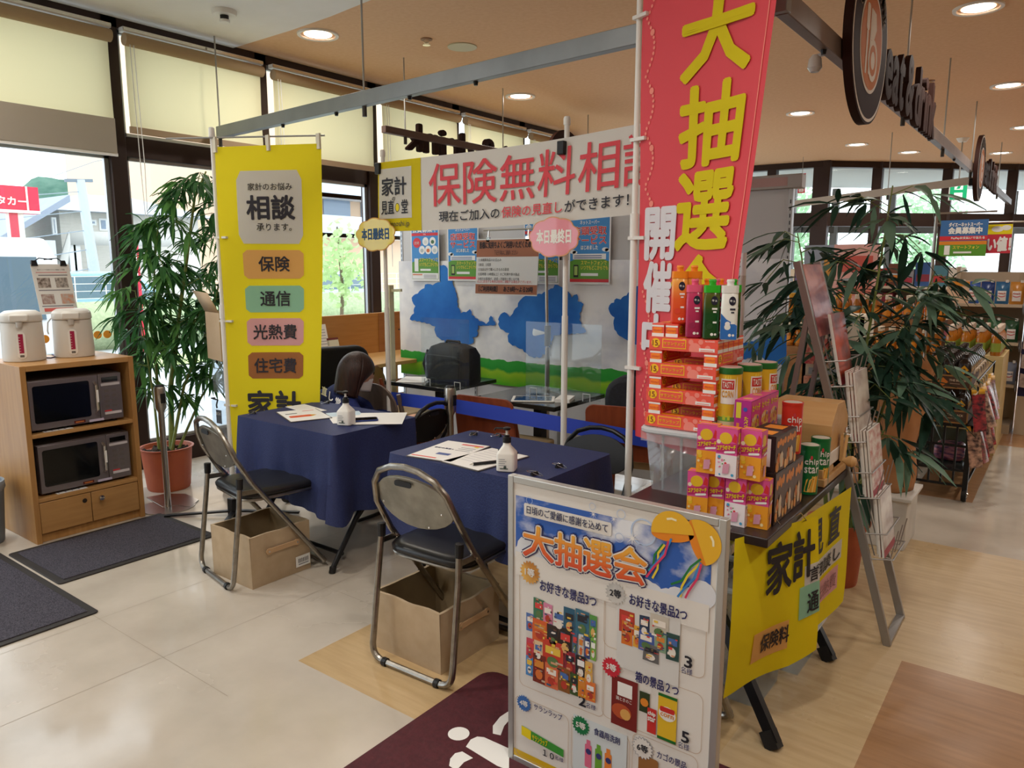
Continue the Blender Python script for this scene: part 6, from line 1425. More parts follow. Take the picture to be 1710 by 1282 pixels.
det('pink', ['9c2550', 'b8305a', 'c43d66'], 'e4587e', -.985, 2.475, zt7, 'pink capped detergent bottle behind the front pink one')
det('green', ['1d4a1f', '12491d', '5a5a22'], '2fae25', -.965, 2.392, zt7, 'green capped detergent bottle, front one beside the white bottle')
det('green', ['1d4a1f', '12491d', '5a5a22'], '2fae25', -.925, 2.475, zt7, 'green capped detergent bottle hidden behind the front green one')
det('white', ['e9ebe4', 'eceee8', 'eceee8'], 'e2e2de', -.905, 2.395, zt7, 'white and blue detergent bottle, rightmost of the row', True)
# sweet corn snack cans on the lid
cg = mat('1f6b2c', .4, key='can_green'); cy_ = mat('e3bb2e', .4, key='can_yellow'); cwht = mat('ece9df', .45, key='can_white'); crd = mat('c9302b', .45, key='can_red')
def corn(x, y, label, rz):
    t = thing('corn_snack_can', label, 'snack can', (x, y, LZ), rz, 'yellow corn snack cans on the tub lid'); R = .04
    b = MB(); b.lathe([(R, .0), (R, .045), (R, .06), (R, .205), (R*1.02, .212)], cy_, 24, mats=[mat('d8c79a', .5, key='can_cream'), mat('6fae4a', .5, key='can_leaf'), cy_, cg])
    C_ = lambda a, c, d: Vector(((R+d)*sin(a), -(R+d)*cos(a), c))
    for k in range(3):
        a0 = k*2.1; b.add([C_(a0-.6+1.2*i/6, c, .001) for c in (.105, .19) for i in range(7)], [(i, i+1, i+8, i+7) for i in range(6)], cwht); b.add([C_(a0-.5+1.0*i/6, c, .0016) for c in (.155, .185) for i in range(7)], [(i, i+1, i+8, i+7) for i in range(6)], crd)
        b.text('CORN', a0-.45, .128, a0+.45, .15, mat('e0a022', .4, key='corn_letters'), .0024, C_, .04, False); b.text('TASTY', a0-.42, .16, a0+.42, .18, cwht, .0026, C_, .03, False)
        for j in range(3): b.poly([(a0-.2+j*.2-.06, .19), (a0-.2+j*.2+.06, .19), (a0-.17+j*.17, .204)], mat('f0d44a', .4, key='corn_kernel'), .0018, C_)
        b.poly([(a0+.5, .06), (a0+.95, .06), (a0+.75, .2)], cwht, .0012, C_); b.rect(a0-.35, .05, a0+.25, .065, mat('c7d23c', .4, key='can_lime'), .0014, C_)
    b.build('tube', t)
    b = MB(); b.lathe([(R*1.03, .205), (R*1.05, .208), (R*1.05, .224), (R*1.0, .226)], cg, 24); b.lathe([(R*.93, .226), (R*.93, .2275)], mat('d8b4ae', .4, key='can_lid_print'), 24); b.build('lid', t)
corn(-.905, 2.43, 'yellow corn snack can with green lid, front one beside the wrap stack', radians(12)); corn(-.875, 2.535, 'yellow corn snack can with green lid, second of the three', radians(60)); corn(-.855, 2.635, 'yellow corn snack can with green lid, rearmost of the three', radians(75))
# purple candy boxes
def printed_box(name, label, cat, loc, rz, sz, base, deco, group):
    t = thing(name, label, cat, loc, rz, group); w_, d_, h_ = sz
    b = MB(); b.box(-w_/2, -d_/2, 0, w_/2, d_/2, h_, base)
    F_ = {'f': plane((-w_/2, -d_/2, 0), (1, 0, 0), (0, 0, 1)), 'r': plane((w_/2, -d_/2, 0), (0, 1, 0), (0, 0, 1)), 't': plane((-w_/2, -d_/2, h_), (1, 0, 0), (0, 1, 0)), 'l': plane((-w_/2, d_/2, 0), (0, -1, 0), (0, 0, 1))}
    deco(b, F_, w_, d_, h_); b.build('carton', t); return t
pur = mat('b02a86', .4, key='box_purple'); pnk = mat('d8468f', .4, key='box_pink'); oran = mat('e08a2e', .45, key='snack_orange')
def d_pur(b, F, w, d, h):
    P = F['f']; b.rect(w*.1, h*.55, w*.4, h*.95, mat('d8c93a', .4, key='tag_yellow'), .0006, P); b.disc(w*.65, h*.78, w*.13, mat('3a56b0', .4, key='dot_blue'), .0006, P, 12)
    for k, ch in enumerate('たべっ子'): b.text(ch, w*.62, h*(.5-k*.11), w*.85, h*(.6-k*.11), YEL, .0006, P, .04, False)
    b.rect(w*.15, h*.3, w*.32, h*.42, oran, .0006, P)
    P = F['r']; b.rect(0, 0, d, h*.98, pnk, .0006, P); b.text('たべっ子', d*.1, h*.72, d*.9, h*.88, YEL, .0012, P, .05, False)
    b.prism([(d*(.5+.4*cos(k*pi/9)), h*(.36+.27*sin(k*pi/9))) for k in range(18)], P, .0005, .001, mat('e8b45a', .45, key='biscuit')); rnd.seed(5)
    for k in range(16): b.disc(d*rnd.uniform(.15, .85), h*rnd.uniform(.08, .58), .007, mat(('c97f2b', 'f0d9b0', '8a4fa0', 'd9566a')[k % 4], .45), .0014+.0001*k, P, 9)
    b.rect(0, 0, w, d, pnk, .0006, F['t']); b.disc(w*.5, d*.5, w*.3, mat('e0a06a', .45), .001, F['t'], 12)
for k in range(3): printed_box('candy_box', 'purple and pink candy box with yellow lettering, %s' % ('front one beside the corn cans', 'second in the row running back', 'third in the row running back')[k], 'candy box', (-.828, 2.395+k*.092, LZ), 0, (.055, .09, .13+.0*k), pur, d_pur, 'purple candy boxes on the tub lid')
# pink and yellow biscuit boxes (no mascot)
kp = mat('e0559a', .42, key='koala_pink'); kdk = mat('c12f6c', .42, key='koala_band'); koy = mat('efa22d', .42, key='koala_orange'); kw_ = mat('efe6ea', .42, key='koala_white'); kst = mat('d9303c', .42, key='strawberry')
def d_koa(alt):
    def f(b, F, w, d, h):
        for side in 'fr':
            P = F[side]; ww = w if side == 'f' else d
            b.rect(0, 0, ww, h*.47, kw_ if alt else koy, .0005, P); b.rect(0, h*.47, ww, h, kp, .0005, P)
            b.prism([(ww*(.45+.3*cos(k*pi/9)), h*(.80+.12*sin(k*pi/9))) for k in range(18)], P, .0004, .001, mat('e9bd2c', .42, key='koala_yellow'))
            b.poly([(ww*.75, h*.75), (ww*.98, h*.72), (ww*.98, h*.86), (ww*.85, h*.92)], kst, .001, P); b.disc(ww*.12, h*.72, ww*.1, mat('f2e4d0', .42), .001, P, 10)
            b.poly([(ww*.03, h*.50), (ww*.97, h*.56), (ww*.97, h*.72), (ww*.03, h*.66)], kdk, .0014, P)
            Q = lambda a, c, e: P(a, c+(a/ww-.5)*h*.06, e)
            b.text('コアラのマーチ', ww*.06, h*.57, ww*.94, h*.66, YEL, .002, Q, .04, False); b.rect(ww*.4, h*.50, ww*.92, h*.545, PAPER, .002, Q, .003)
            rnd.seed(11+alt)
            for k in range(12):
                a, c = ww*rnd.uniform(.1, .9), h*rnd.uniform(.05, .42); cc = ('e9bd2c', 'f4c34a', 'e08a2e', 'f0d9a0') if not alt else ('d9303c', '4aa0c9', 'e58fb0', '5aa84a')
                b.disc(a, c, ww*rnd.uniform(.06, .13) if not alt else ww*rnd.uniform(.03, .08), mat(cc[k % 4], .42), .0008+.00015*k, P, 9)
            b.poly([(ww*.35, h*.08), (ww*.65, h*.1), (ww*.68, h*.3), (ww*.38, h*.28)], mat('d99ab0', .45, key='sachet_pink'), .0032, P)
        b.rect(0, 0, w, d, oran, .0005, F['t']); b.rect(w*.1, d*.1, w*.9, d*.5, kp, .001, F['t'])
    return f
KB = (.066, .042, .155); kz = tz+.001
for k, (px, py) in enumerate(((1161, 866), (1190, 868), (1226, 878), (1262, 882))):
    p = pZ(px, py, tz); printed_box('koala_biscuit_box', 'pink and %s biscuit box in the bottom row, %s' % (('orange', 'orange', 'white', 'orange')[k], ('leftmost', 'second from left', 'third from left', 'rightmost at the table edge')[k]), 'biscuit box', (p.x, p.y+.021, kz), radians((10, 2, -2, 4)[k]), KB, kp, d_koa(k == 2), 'pink biscuit boxes on the prize table')
for k, (px, py) in enumerate(((1178, 790), (1211, 798), (1252, 802))):
    p = pZ(px, py, tz+.156); printed_box('koala_biscuit_box', 'pink and %s biscuit box in the upper row, %s' % (('orange', 'white', 'orange')[k], ('left one', 'middle one', 'right one')[k]), 'biscuit box', (p.x, p.y+.021, kz+.156), radians((6, 0, -3)[k]), KB, kp, d_koa(k == 1), 'pink biscuit boxes on the prize table')
# dark brown biscuit boxes
dbr = mat('2a2220', .4, key='box_dark')
def d_brn(b, F, w, d, h):
    P = F['f']; b.rect(w*.1, h*.4, w*.4, h*.9, PAPER, .0006, P)
    for k in range(7): b.rect(w*(.13+k*.035), h*.45, w*(.145+k*.035), h*.85, INK, .001, P)
    b.rect(w*.5, h*.15, w*.85, h*.92, PAPER, .0006, P); b.rect(w*.1, h*.06, w*.3, h*.35, mat('c9a0b0', .5), .0006, P)
    P = F['r']; b.rect(0, 0, d, h*.97, mat('5c4438', .45, key='box_brown'), .0006, P); [b.disc(d*(.2+.2*k_), h*(.76+.05*(k_ % 2)), d*.11, oran, .0011+.0001*k_, P, 9, h*.1) for k_ in range(4)]
    rnd.seed(8)
    for k in range(10): b.disc(d*rnd.uniform(.1, .9), h*rnd.uniform(.05, .4), .011, mat(('d98a3a', 'e8c79a', 'c96f2b', 'e2b070')[k % 4], .45), .0012+.00015*k, P, 9, .016)
    b.poly([(d*.4, h*.1), (d*.6, h*.1), (d*.62, h*.45), (d*.5, h*.55), (d*.38, h*.45)], mat('d9c9b0', .45), .003, P); b.rect(w*.2, d*.2, w*.8, d*.8, oran, .0006, F['t'])
for k in range(3): printed_box('cracker_box', 'dark box with orange lettering in the lower row facing the aisle, %s' % ('nearest', 'middle', 'farthest')[k], 'cracker box', (-.735, 2.315+k*.098, kz), 0, (.1, .096, .165), dbr, d_brn, 'dark cracker boxes on the prize table')
for k in range(2): printed_box('cracker_box', 'dark box with white barcode end in the upper row, %s' % ('nearest', 'farther')[k], 'cracker box', (-.74, 2.325+k*.098, kz+.1655), radians(-3), (.1, .096, .115), dbr, d_brn, 'dark cracker boxes on the prize table')
def chip(x, y, z, body, letter, label, rz=radians(35)):
    t = thing('chip_can', label, 'snack can', (x, y, z), rz, 'chip cans on the prize table'); R = .034
    b = MB(); b.lathe([(R, 0), (R, .165), (R*.98, .168)], body, 24); C_ = lambda a, c, d: Vector(((R+d)*sin(a), -(R+d)*cos(a), c))
    b.disc(-.1, .135, .12, mat('c9404a', .4, key='can_oval'), .001, C_, 12, .008)
    b.text('chip', -.75, .105, .75, .13, PAPER, .001, C_, .05, False); b.text('star', -.75, .08, .75, .103, PAPER, .001, C_, .05, False)
    for k in range(3): b.poly([(-.7+k*.3, .01), (-.1+k*.3, .01), (.2+k*.25, .07), (-.5+k*.3, .055)], mat(('e9b34a', 'f0c86a', 'e0a03a')[k], .45), .0015+.0004*k, C_)
    b.build('tube', t); b = MB(); b.lathe([(R*1.02, .165), (R*1.03, .168), (R*1.03, .176), (R*.95, .177), (R*.93, .174)], body, 24); b.lathe([(R*.9, .1742), (R*.9, .176)], mat('cfc7bc', .4, key='can_foil'), 20); b.build('lid', t)
rc = mat('cf3324', .38, key='can_chip_red'); gc = mat('0f6b34', .38, key='can_chip_green')
chip(-.735, 2.575, kz+.166, rc, 1, 'red chip can standing on the lower dark boxes'); p = pZ(1351, 824, tz); chip(p.x-.01, p.y+.01, kz, gc, 1, 'green chip can, nearer of the two beside the dark boxes'); p = pZ(1372, 812, tz); chip(p.x-.02, p.y+.03, kz, gc, 1, 'green chip can, farther one next to the wooden lottery drum base')
# lottery drum
lw = wood('drum_wood', 'c79a62', 'd0a66f', 0, .45)
t = thing('lottery_drum', 'octagonal wooden lottery drum with a round crank knob on its wooden base', 'lottery drum', (-.82, 2.98, tz+.001))
b = MB(); b.box(-.96, 2.78, tz+.001, -.665, 3.10, tz+.03, lw); b.box(-.95, 2.79, tz+.03, -.675, 3.09, tz+.062, lw); b.build('base', t, w=True, bev=.003)
O = [(.135*cos(radians(22.5+45*k)), .135*sin(radians(22.5+45*k))) for k in range(8)]
b = MB(); b.prism(O, lambda a, c, d: Vector((d, 3.0+a, .862+c)), -.90, -.675, lw); b.build('drum', t, w=True, bev=.002)
for x in (-.915, -.66):
    b = MB(); b.bar((x, 3.0, tz+.06), (x, 3.0, .862), .035, .012, lw, (1, 0, 0)); b.build('upright', t, w=True)
b = MB(); b.lathe([(.02, 0), (.018, .006), (.01, .008), (.008, .02)], CHROME, 14, (-.655, 3.0, .862), Matrix.Rotation(pi/2, 3, 'Y')); b.prism([(-.012, -.03), (.012, -.03), (.02, 0), (.012, .03), (-.012, .03), (-.02, 0)], plane((-.654, 3.0, .862), (0, 1, 0), (0, 0, 1)), 0, .004, CHROME); b.build('axle_plate', t, w=True)
b = MB(); b.tube([(-.645, 2.99, .862), (-.645, 2.96, .775)], .006, lw, 8); b.lathe([(.006, 0), (.01, .01), (.02, .022), (.022, .036), (.014, .05), (.004, .053)], lw, 14, (-.65, 2.96, .77), Matrix.Rotation(pi/2, 3, 'Y')); b.build('crank_knob', t, w=True)
t = thing('tray', 'small white tray lying on the lottery drum base', 'tray', (-.715, 2.96, tz+.064))
b = MB(); b.box(-.765, 2.83, tz+.064, -.67, 3.07, tz+.069, WHITE)
for q in ((-.765, 2.83, -.67, 2.835), (-.765, 3.065, -.67, 3.07), (-.765, 2.83, -.76, 3.07), (-.675, 2.83, -.67, 3.07)): b.box(q[0], q[1], tz+.064, q[2], q[3], tz+.115, WHITE)
b.build('body', t, w=True, bev=.003)
# under the table
clear_bin('storage_tub', -1.0, 2.36, -.72, 2.62, .001, .41, 'tall clear tub standing on the floor under the prize table', 'tub', milky)
clear_bin('storage_tub', -.86, 2.66, -.67, 2.9, .001, .16, 'low clear tub on the floor behind the yellow drape', 'tub', milky)
# ================================================================== framed lottery poster on the floor
YP = 1.66
def Q(x, y): p = pY(x, y, YP); return (p.x, p.z)
fx0, fx1, fz0, fz1 = -1.262, -.608, .004, .905
t = thing('poster_stand', 'silver framed lottery poster board standing on the floor in the foreground', 'poster board', ((fx0+fx1)/2, YP, 0))
fm = mat('b9bab8', .35, .6, key='poster_frame')
for nm_, q in (('frame_side', (fx0, fz0, fx0+.02, fz1)), ('frame_side', (fx1-.02, fz0, fx1, fz1)), ('frame_rail', (fx0+.02, fz1-.02, fx1-.02, fz1)), ('frame_rail', (fx0+.02, fz0, fx1-.02, fz0+.02))):
    b = MB(); b.box(q[0], YP-.004, q[1], q[2], YP+.022, q[3], fm); b.build(nm_, t, w=True, bev=.002)
for x in (fx0+.1, fx1-.1):
    b = MB(); b.bar((x, YP+.02, .5), (x, YP+.045, .0), .02, .01, fm); b.build('rear_strut', t, w=True)
b = MB(); P = lambda a, c, d: Vector((a, YP-d, c))
pw = mat('e6e3dd', .3, key='poster_paper', spec=.4); b.box(fx0+.02, YP, fz0+.02, fx1-.02, YP+.012, fz1-.02, pw)
bx0_, bx1_ = fx0+.027, fx1-.035
def psky():
    if 'poster_sky' in _M: return _M['poster_sky']
    m = noisy('poster_sky', '2b5fb8', 'e9edf4', 7., .3, (1, 1, 1.5), 6., lo=.48, hi=.66); return m
zt = Q(870, 828)[1]; zb = .63
b.add([P(bx0_, zt, .001), P(bx1_, zt, .001), P(bx1_, zb+.03, .001), P(bx0_, zb+.03, .001)], [(0, 3, 2, 1)], psky())
pcl = mat('dfe3ea', .4, key='poster_cloud')
for k in range(26): b.disc(bx0_+.02+(bx1_-bx0_-.04)*k/25, zb+.045+.012*sin(k*2.1)+.02*sin(k*.55), .026+.012*abs(sin(k*1.3)), pcl, .0014+.00002*k, P, 14)
b.rect(bx0_, zb-.02, bx1_, zb+.05, pw, .0021, P)
def bx(x0, y0, x1, y1):
    (a, c), (e, g) = Q(x0, y1), Q(x1, y0); return min(a, e), min(c, g), max(a, e), max(c, g)
def pt(s_, p0, p1, h_, m, bold=.02, d=.004, keep=False):
    """writing from lower left p0 to lower right p1, h_ tall"""
    a, c = Q(*p0), Q(*p1); b.text(s_, a[0], (a[1]+c[1])/2, c[0], (a[1]+c[1])/2+h_, m, d, P, bold, keep)
a, c = Q(876, 862), Q(1022, 888); b.rect(a[0], (a[1]+c[1])/2-.004, c[0], (a[1]+c[1])/2+.034, pw, .003, P, .006); pt('日頃のご愛顧に感謝を込めて', (881, 860), (1016, 885), .024, mat('3a3f62', .5, key='poster_slate'), .01, .0045)
rnd.seed(21)
bub = mat('b9cdea', .2, key='bubble')
def ringb(cx, cz, r_, m, w_=.12, d=.003):
    n = 26; b.add([P(cx+k_*r_*cos(2*pi*i/n), cz+k_*r_*sin(2*pi*i/n), d) for k_ in (1, 1-w_) for i in range(n)], [(i, (i+1) % n, n+(i+1) % n, n+i) for i in range(n)], m)
for (x, y, r_) in ((1075, 888, .036), (1038, 858, .013), (1035, 897, .013), (1070, 915, .012), (885, 835, .011), (1110, 873, .012), (990, 845, .01)): q = Q(x, y); ringb(q[0], q[1], r_, bub)
for (x, y, r_) in ((1057, 898, .022), (1026, 866, .012), (992, 858, .012)):
    q = Q(x, y); b.poly([(q[0]+(r_ if k % 2 == 0 else r_*.18)*cos(k*pi/8), q[1]+(r_ if k % 2 == 0 else r_*.18)*sin(k*pi/8)) for k in range(16)], PAPER, .0035, P)
# big title, gold running to red, white and navy edges
gold = ramped('title_gold_red', ['d3342b', 'e8702a', 'f0b13a'], -.055+.62+.0, .70+.01, 2, .35)
gm = None
chs = '大抽選会'; cps = [((876, 928), (926, 936)), ((928, 943), (972, 950)), ((976, 955), (1022, 961)), ((1026, 966), (1080, 974))]
for i, ch in enumerate(chs):
    a, c = Q(*cps[i][0]), Q(*cps[i][1]); zb_ = (a[1]+c[1])/2; h_ = .094
    b.text(ch, a[0], zb_, c[0], zb_+h_, mat('2a2560', .4, key='title_navy'), .004, P, .105, False)
for i, ch in enumerate(chs):
    a, c = Q(*cps[i][0]), Q(*cps[i][1]); zb_ = (a[1]+c[1])/2; h_ = .094
    b.text(ch, a[0], zb_, c[0], zb_+h_, pw, .005, P, .065, False); 
    b.text(ch, a[0], zb_, c[0], zb_+h_, ramped('title_fill', ['cf2f2c', 'e3662b', 'efae3c'], .655, .765, 2, .35), .006, P, .025, False)
# split ball with streamers
bo = mat('e8891c', .35, key='ball_orange'); by = mat('eab52a', .35, key='ball_yellow')
def half(cx, cz, r_, rot):
    o = [(r_*cos(k*pi/16), r_*sin(k*pi/16)) for k in range(17)]; inn = [(r_*cos(pi-k*pi/16), -.38*r_*sin(k*pi/16)) for k in range(17)]
    R = lambda p: (cx+p[0]*cos(rot)-p[1]*sin(rot), cz+p[0]*sin(rot)+p[1]*cos(rot))
    b.poly([R(p) for p in o+inn], bo, .0045, P); b.poly([R(p) for p in o], by, .005, P); b.poly([R(p) for p in [(.6*r_*cos(a_), .72*r_*sin(a_)) for a_ in (1.9, 1.5, 1.1)]+[(.56*r_*cos(a_), .62*r_*sin(a_)) for a_ in (1.1, 1.5, 1.9)]], mat('f6ecc4', .4, key='ball_shine'), .0055, P)
q = Q(1124, 890); half(q[0], q[1], .058, radians(8)); q = Q(1168, 905); half(q[0], q[1], .058, radians(-68))
def stream(pts, m, d, w_=.0055):
    p2 = [Vector((*Q(*p_), 0)) for p_ in pts]; n_ = 18; path = []
    for k in range(n_+1):
        t_ = k/n_*(len(p2)-1); i = min(int(t_), len(p2)-2); f = t_-i; f = f*f*(3-2*f); path.append(p2[i].lerp(p2[i+1], f))
    L_ = []; R_ = []
    for k in range(n_+1):
        dr_ = (path[min(k+1, n_)]-path[max(k-1, 0)]).normalized(); nn = Vector((-dr_.y, dr_.x, 0))*w_/2; L_.append(path[k]+nn); R_.append(path[k]-nn)
    vs = [P(p_.x, p_.y, d) for p_ in L_+R_]; b.add(vs, [(k, n_+1+k, n_+2+k, k+1) for k in range(n_)], m)
sm_ = [mat(c_, .4, key='streamer_'+k_) for k_, c_ in (('green', '1d7a3a'), ('yellow', 'e9cf35'), ('blue', '3a86c9'), ('red', 'd83a64'))]
stream([(1109, 907), (1095, 925), (1092, 945), (1084, 950)], sm_[0], .006); stream([(1112, 908), (1101, 922), (1100, 948), (1091, 964)], sm_[1], .0062); stream([(1123, 898), (1115, 915), (1100, 935), (1085, 952)], sm_[2], .0064); stream([(1118, 902), (1112, 925), (1094, 945), (1081, 962)], sm_[3], .0066)
stream([(1172, 932), (1155, 945), (1140, 968), (1122, 974)], sm_[0], .006); stream([(1170, 940), (1150, 960), (1140, 978), (1138, 995)], sm_[1], .0062); stream([(1172, 938), (1160, 965), (1145, 980), (1133, 995)], sm_[2], .0064); stream([(1173, 940), (1166, 965), (1152, 985), (1146, 997)], sm_[3], .0066)
# prize panels
ln = mat('cbb49a', .5, key='panel_line')
def panel(x0, y0, x1, y1, r_=.02):
    (a, g), (e, h_) = Q(x0, y0), Q(x1, y1); z1_, z0_ = max(g, h_), min(g, h_)
    o = rrect(a, z0_, e, z1_, r_, 5); i_ = rrect(a+.0014, z0_+.0014, e-.0014, z1_-.0014, r_-.001, 5); n_ = len(o)
    b.add([P(u, v, .002) for u, v in o+i_], [(k, (k+1) % n_, n_+(k+1) % n_, n_+k) for k in range(n_)], ln)
panel(868, 945, 1008, 1199); panel(1010, 978, 1177, 1135); panel(1007, 1100, 1171, 1262); panel(861, 1158, 949, 1300); panel(955, 1190, 1050, 1330); panel(1057, 1220, 1163, 1350)
def burst(x, y, r_, m, s_, ink, edge=None):
    q = Q(x, y); n_ = 36
    if edge: b.poly([(q[0]+r_*(1.06 if k % 2 else .86)*cos(k*2*pi/n_), q[1]+r_*(1.06 if k % 2 else .86)*sin(k*2*pi/n_)) for k in range(n_)], edge, .0034, P)
    b.poly([(q[0]+r_*(1 if k % 2 else .8)*cos(k*2*pi/n_), q[1]+r_*(1 if k % 2 else .8)*sin(k*2*pi/n_)) for k in range(n_)], m, .0038, P)
    b.text(s_, q[0]-r_*.62, q[1]-r_*.32, q[0]+r_*.62, q[1]+r_*.36, ink, .0046, P, .03)
burst(886, 955, .036, noisy('burst_gold', 'b8752a', 'e6b45a', 14., .3), '1等', PAPER); burst(1029, 990, .032, noisy('burst_silver', '9a9a98', 'd0cfcb', 14., .3), '2等', INK); burst(1022, 1113, .03, mat('cc2f3e', .4, key='burst_red'), '3等', PAPER)
burst(876, 1173, .027, mat('3f6fb4', .4, key='burst_blue'), '4等', PAPER); burst(971, 1210, .03, mat('1f7a4a', .4, key='burst_green'), '5等', PAPER); burst(1074, 1248, .031, pw, '6等', INK, G_)
PN = mat('2b2c66', .5, key='prize_navy')
pt('お好きな景品3つ', (903, 990), (997, 1008), .033, PN, .02); pt('お好きな景品2つ', (1052, 1012), (1148, 1032), .031, PN, .02); pt('箱の景品２つ', (1062, 1142), (1134, 1156), .03, PN, .02)
pt('サランラップ', (893, 1187), (940, 1199), .02, PN, .01); pt('食器用洗剤', (993, 1228), (1036, 1240), .022, PN, .015); pt('カゴの景品', (1098, 1268), (1147, 1280), .022, PN, .015)
pt('2', (968, 1175), (979, 1180), .03, INK, .04); pt('名様', (980, 1180), (996, 1185), .016, PN, 0); pt('3', (1144, 1112), (1156, 1115), .03, INK, .04); pt('名様', (1138, 1122), (1157, 1127), .018, PN, 0)
pt('5', (1139, 1237), (1151, 1240), .03, INK, .04); pt('名様', (1133, 1247), (1152, 1252), .018, PN, 0); pt('１０', (908, 1261), (926, 1266), .02, INK, .03); pt('名様', (928, 1267), (942, 1271), .014, PN, 0)
# prize pictures as little printed packs
def packs(cells, pal, seed, d0=.003):
    r_ = random.Random(seed)
    for k, (x0, y0, x1, y1) in enumerate(cells):
        a, c, e, g = bx(x0, y0, x1, y1); m = mat(pal[k % len(pal)], .45); j = lambda: r_.uniform(-.0015, .0015)
        b.poly([(a+j(), c+j()), (e+j(), c+j()), (e+j()-.001, g+j()), (a+j()+.001, g+j())], m, d0+.0001*k, P)
        m2 = mat(r_.choice(['efe9df', 'e8c24a', 'd9453f', 'f2f2f0', '2b2c34', 'd98a3a', '4a6fb0']), .45)
        b.rect(a+(e-a)*.15, c+(g-c)*.55, e-(e-a)*.15, c+(g-c)*.8, m2, d0+.0006+.0001*k, P); b.disc((a+e)/2, c+(g-c)*.3, (e-a)*.28, mat(r_.choice(['d9763a', 'e3b86a', 'b8402f', 'e9e4da', '5a7a4a']), .45), d0+.0008+.0001*k, P, 10, (g-c)*.18)
        for _ in range(7): u_, v_ = r_.uniform(.08, .8), r_.uniform(.04, .9); b.rect(a+(e-a)*u_, c+(g-c)*v_, a+(e-a)*min(.98, u_+r_.uniform(.08, .35)), c+(g-c)*min(.98, v_+r_.uniform(.03, .1)), mat(r_.choice(['efe9df', '2b2c34', 'd9453f', 'e8c24a', '6a4a3a', '3f5a7a', 'c9b8a0', 'd9a07a']), .45), d0+.0011+.0001*k+.00003*_, P)
cells = [(892, 1002, 910, 1032), (908, 1010, 924, 1040), (924, 1020, 945, 1050), (942, 1018, 962, 1055), (962, 1022, 985, 1058), (985, 1028, 998, 1066), (880, 1026, 893, 1050), (890, 1038, 916, 1066), (914, 1046, 935, 1078), (934, 1052, 957, 1090), (957, 1056, 966, 1092), (967, 1060, 976, 1096), (977, 1064, 987, 1096), (987, 1066, 997, 1100), (880, 1068, 895, 1100), (893, 1072, 908, 1100), (907, 1076, 943, 1112), (943, 1090, 963, 1120), (963, 1096, 980, 1130), (978, 1106, 992, 1140), (880, 1096, 892, 1124), (891, 1096, 913, 1134), (911, 1112, 934, 1142), (934, 1118, 954, 1150), (953, 1126, 968, 1156), (967, 1132, 981, 1160), (979, 1140, 996, 1166)]
packs(cells, ['3f7a5c', 'd986a8', 'e6e2da', '2f5f7a', '3a6f86', '5a9a4a', '5a7ab8', 'd9632f', '3a2a22', '2f2521', '4a6a8a', 'c9d2d8', '3a4f8a', '7ab04a', 'c9455a', 'e6c9a0', 'c9402f', '8a2a36', '2a2a2e', 'e0b060', '4a8ac9', '7a2f22', 'd9704a', '8a5a2a', '3f5a2f', 'd98a2a', 'e07a3a'], 3)
a = bx(1030, 1022, 1138, 1110); b.rect(*a, mat('d9d9d6', .45, key='photo_grey'), .0025, P)
packs([(1034, 1024, 1062, 1052), (1038, 1038, 1058, 1072), (1058, 1046, 1070, 1078), (1068, 1030, 1086, 1060), (1086, 1032, 1118, 1062), (1066, 1058, 1094, 1082), (1094, 1060, 1114, 1084), (1112, 1060, 1136, 1098), (1074, 1080, 1102, 1100)], ['b8402f', 'd9762a', 'e0a63a', '2f3f5a', 'c9c2b4', '4a62a8', '8aa88a', '2f4f4a', '6a6a6a'], 6)
a = bx(1021, 1140, 1066, 1205); b.rect(*a, mat('7a2622', .45, key='stew_red'), .003, P); a = bx(1032, 1145, 1057, 1158); b.rect(*a, PAPER, .0035, P); a = bx(1022, 1170, 1056, 1203); b.disc((a[0]+a[2])/2, (a[1]+a[3])/2, .03, mat('b8532f', .45, key='stew'), .0036, P, 16, .022); b.disc((a[0]+a[2])/2+.012, (a[1]+a[3])/2-.005, .016, mat('dba65a', .45, key='stew2'), .004, P, 12); pt('鶏ときのこ', (1030, 1168), (1056, 1173), .011, PAPER, 0)
a = bx(1068, 1158, 1086, 1185); b.rect(*a, mat('2f3f24', .45, key='can_olive'), .003, P); b.disc((a[0]+a[2])/2, (a[1]+a[3])/2, .012, oran, .0036, P, 10)
a = bx(1081, 1185, 1097, 1220); b.rect(*a, mat('c9342f', .45, key='mini_red'), .0032, P); b.text('chip', a[0]+.002, a[3]-.022, a[2]-.002, a[3]-.008, PAPER, .004, P, .04, False); b.text('star', a[0]+.002, a[3]-.036, a[2]-.002, a[3]-.023, PAPER, .004, P, .04, False)
a = bx(1098, 1166, 1132, 1230); b.rect(*a, cy_, .003, P, .004); b.rect(a[0], a[3]-.008, a[2], a[3], cg, .0036, P); b.rect(a[0], a[1], a[2], a[1]+.008, cg, .0036, P); b.disc((a[0]+a[2])/2, (a[1]+a[3])/2+.012, .024, PAPER, .0036, P, 16, .02); b.text('corn', a[0]+.008, (a[1]+a[3])/2, a[2]-.008, (a[1]+a[3])/2+.016, oran, .0042, P, .04); b.rect(a[0]+.006, (a[1]+a[3])/2+.016, a[2]-.006, (a[1]+a[3])/2+.03, crd, .0042, P, .004)
a = Q(872, 1225); e = Q(942, 1237); b.poly([(a[0], a[1]-.0), (e[0], a[1]-.012), (e[0], a[1]+.012), (a[0], a[1]+.03)], mat('3f9a3a', .45, key='wrap_green'), .003, P); b.poly([(a[0], a[1]), (a[0]+.035, a[1]-.005), (a[0]+.035, a[1]+.026), (a[0], a[1]+.03)], YEL, .0036, P); b.text('サランラップ', a[0]+.04, a[1]-.002, a[0]+.095, a[1]+.018, YEL, .0042, P, .02, False)
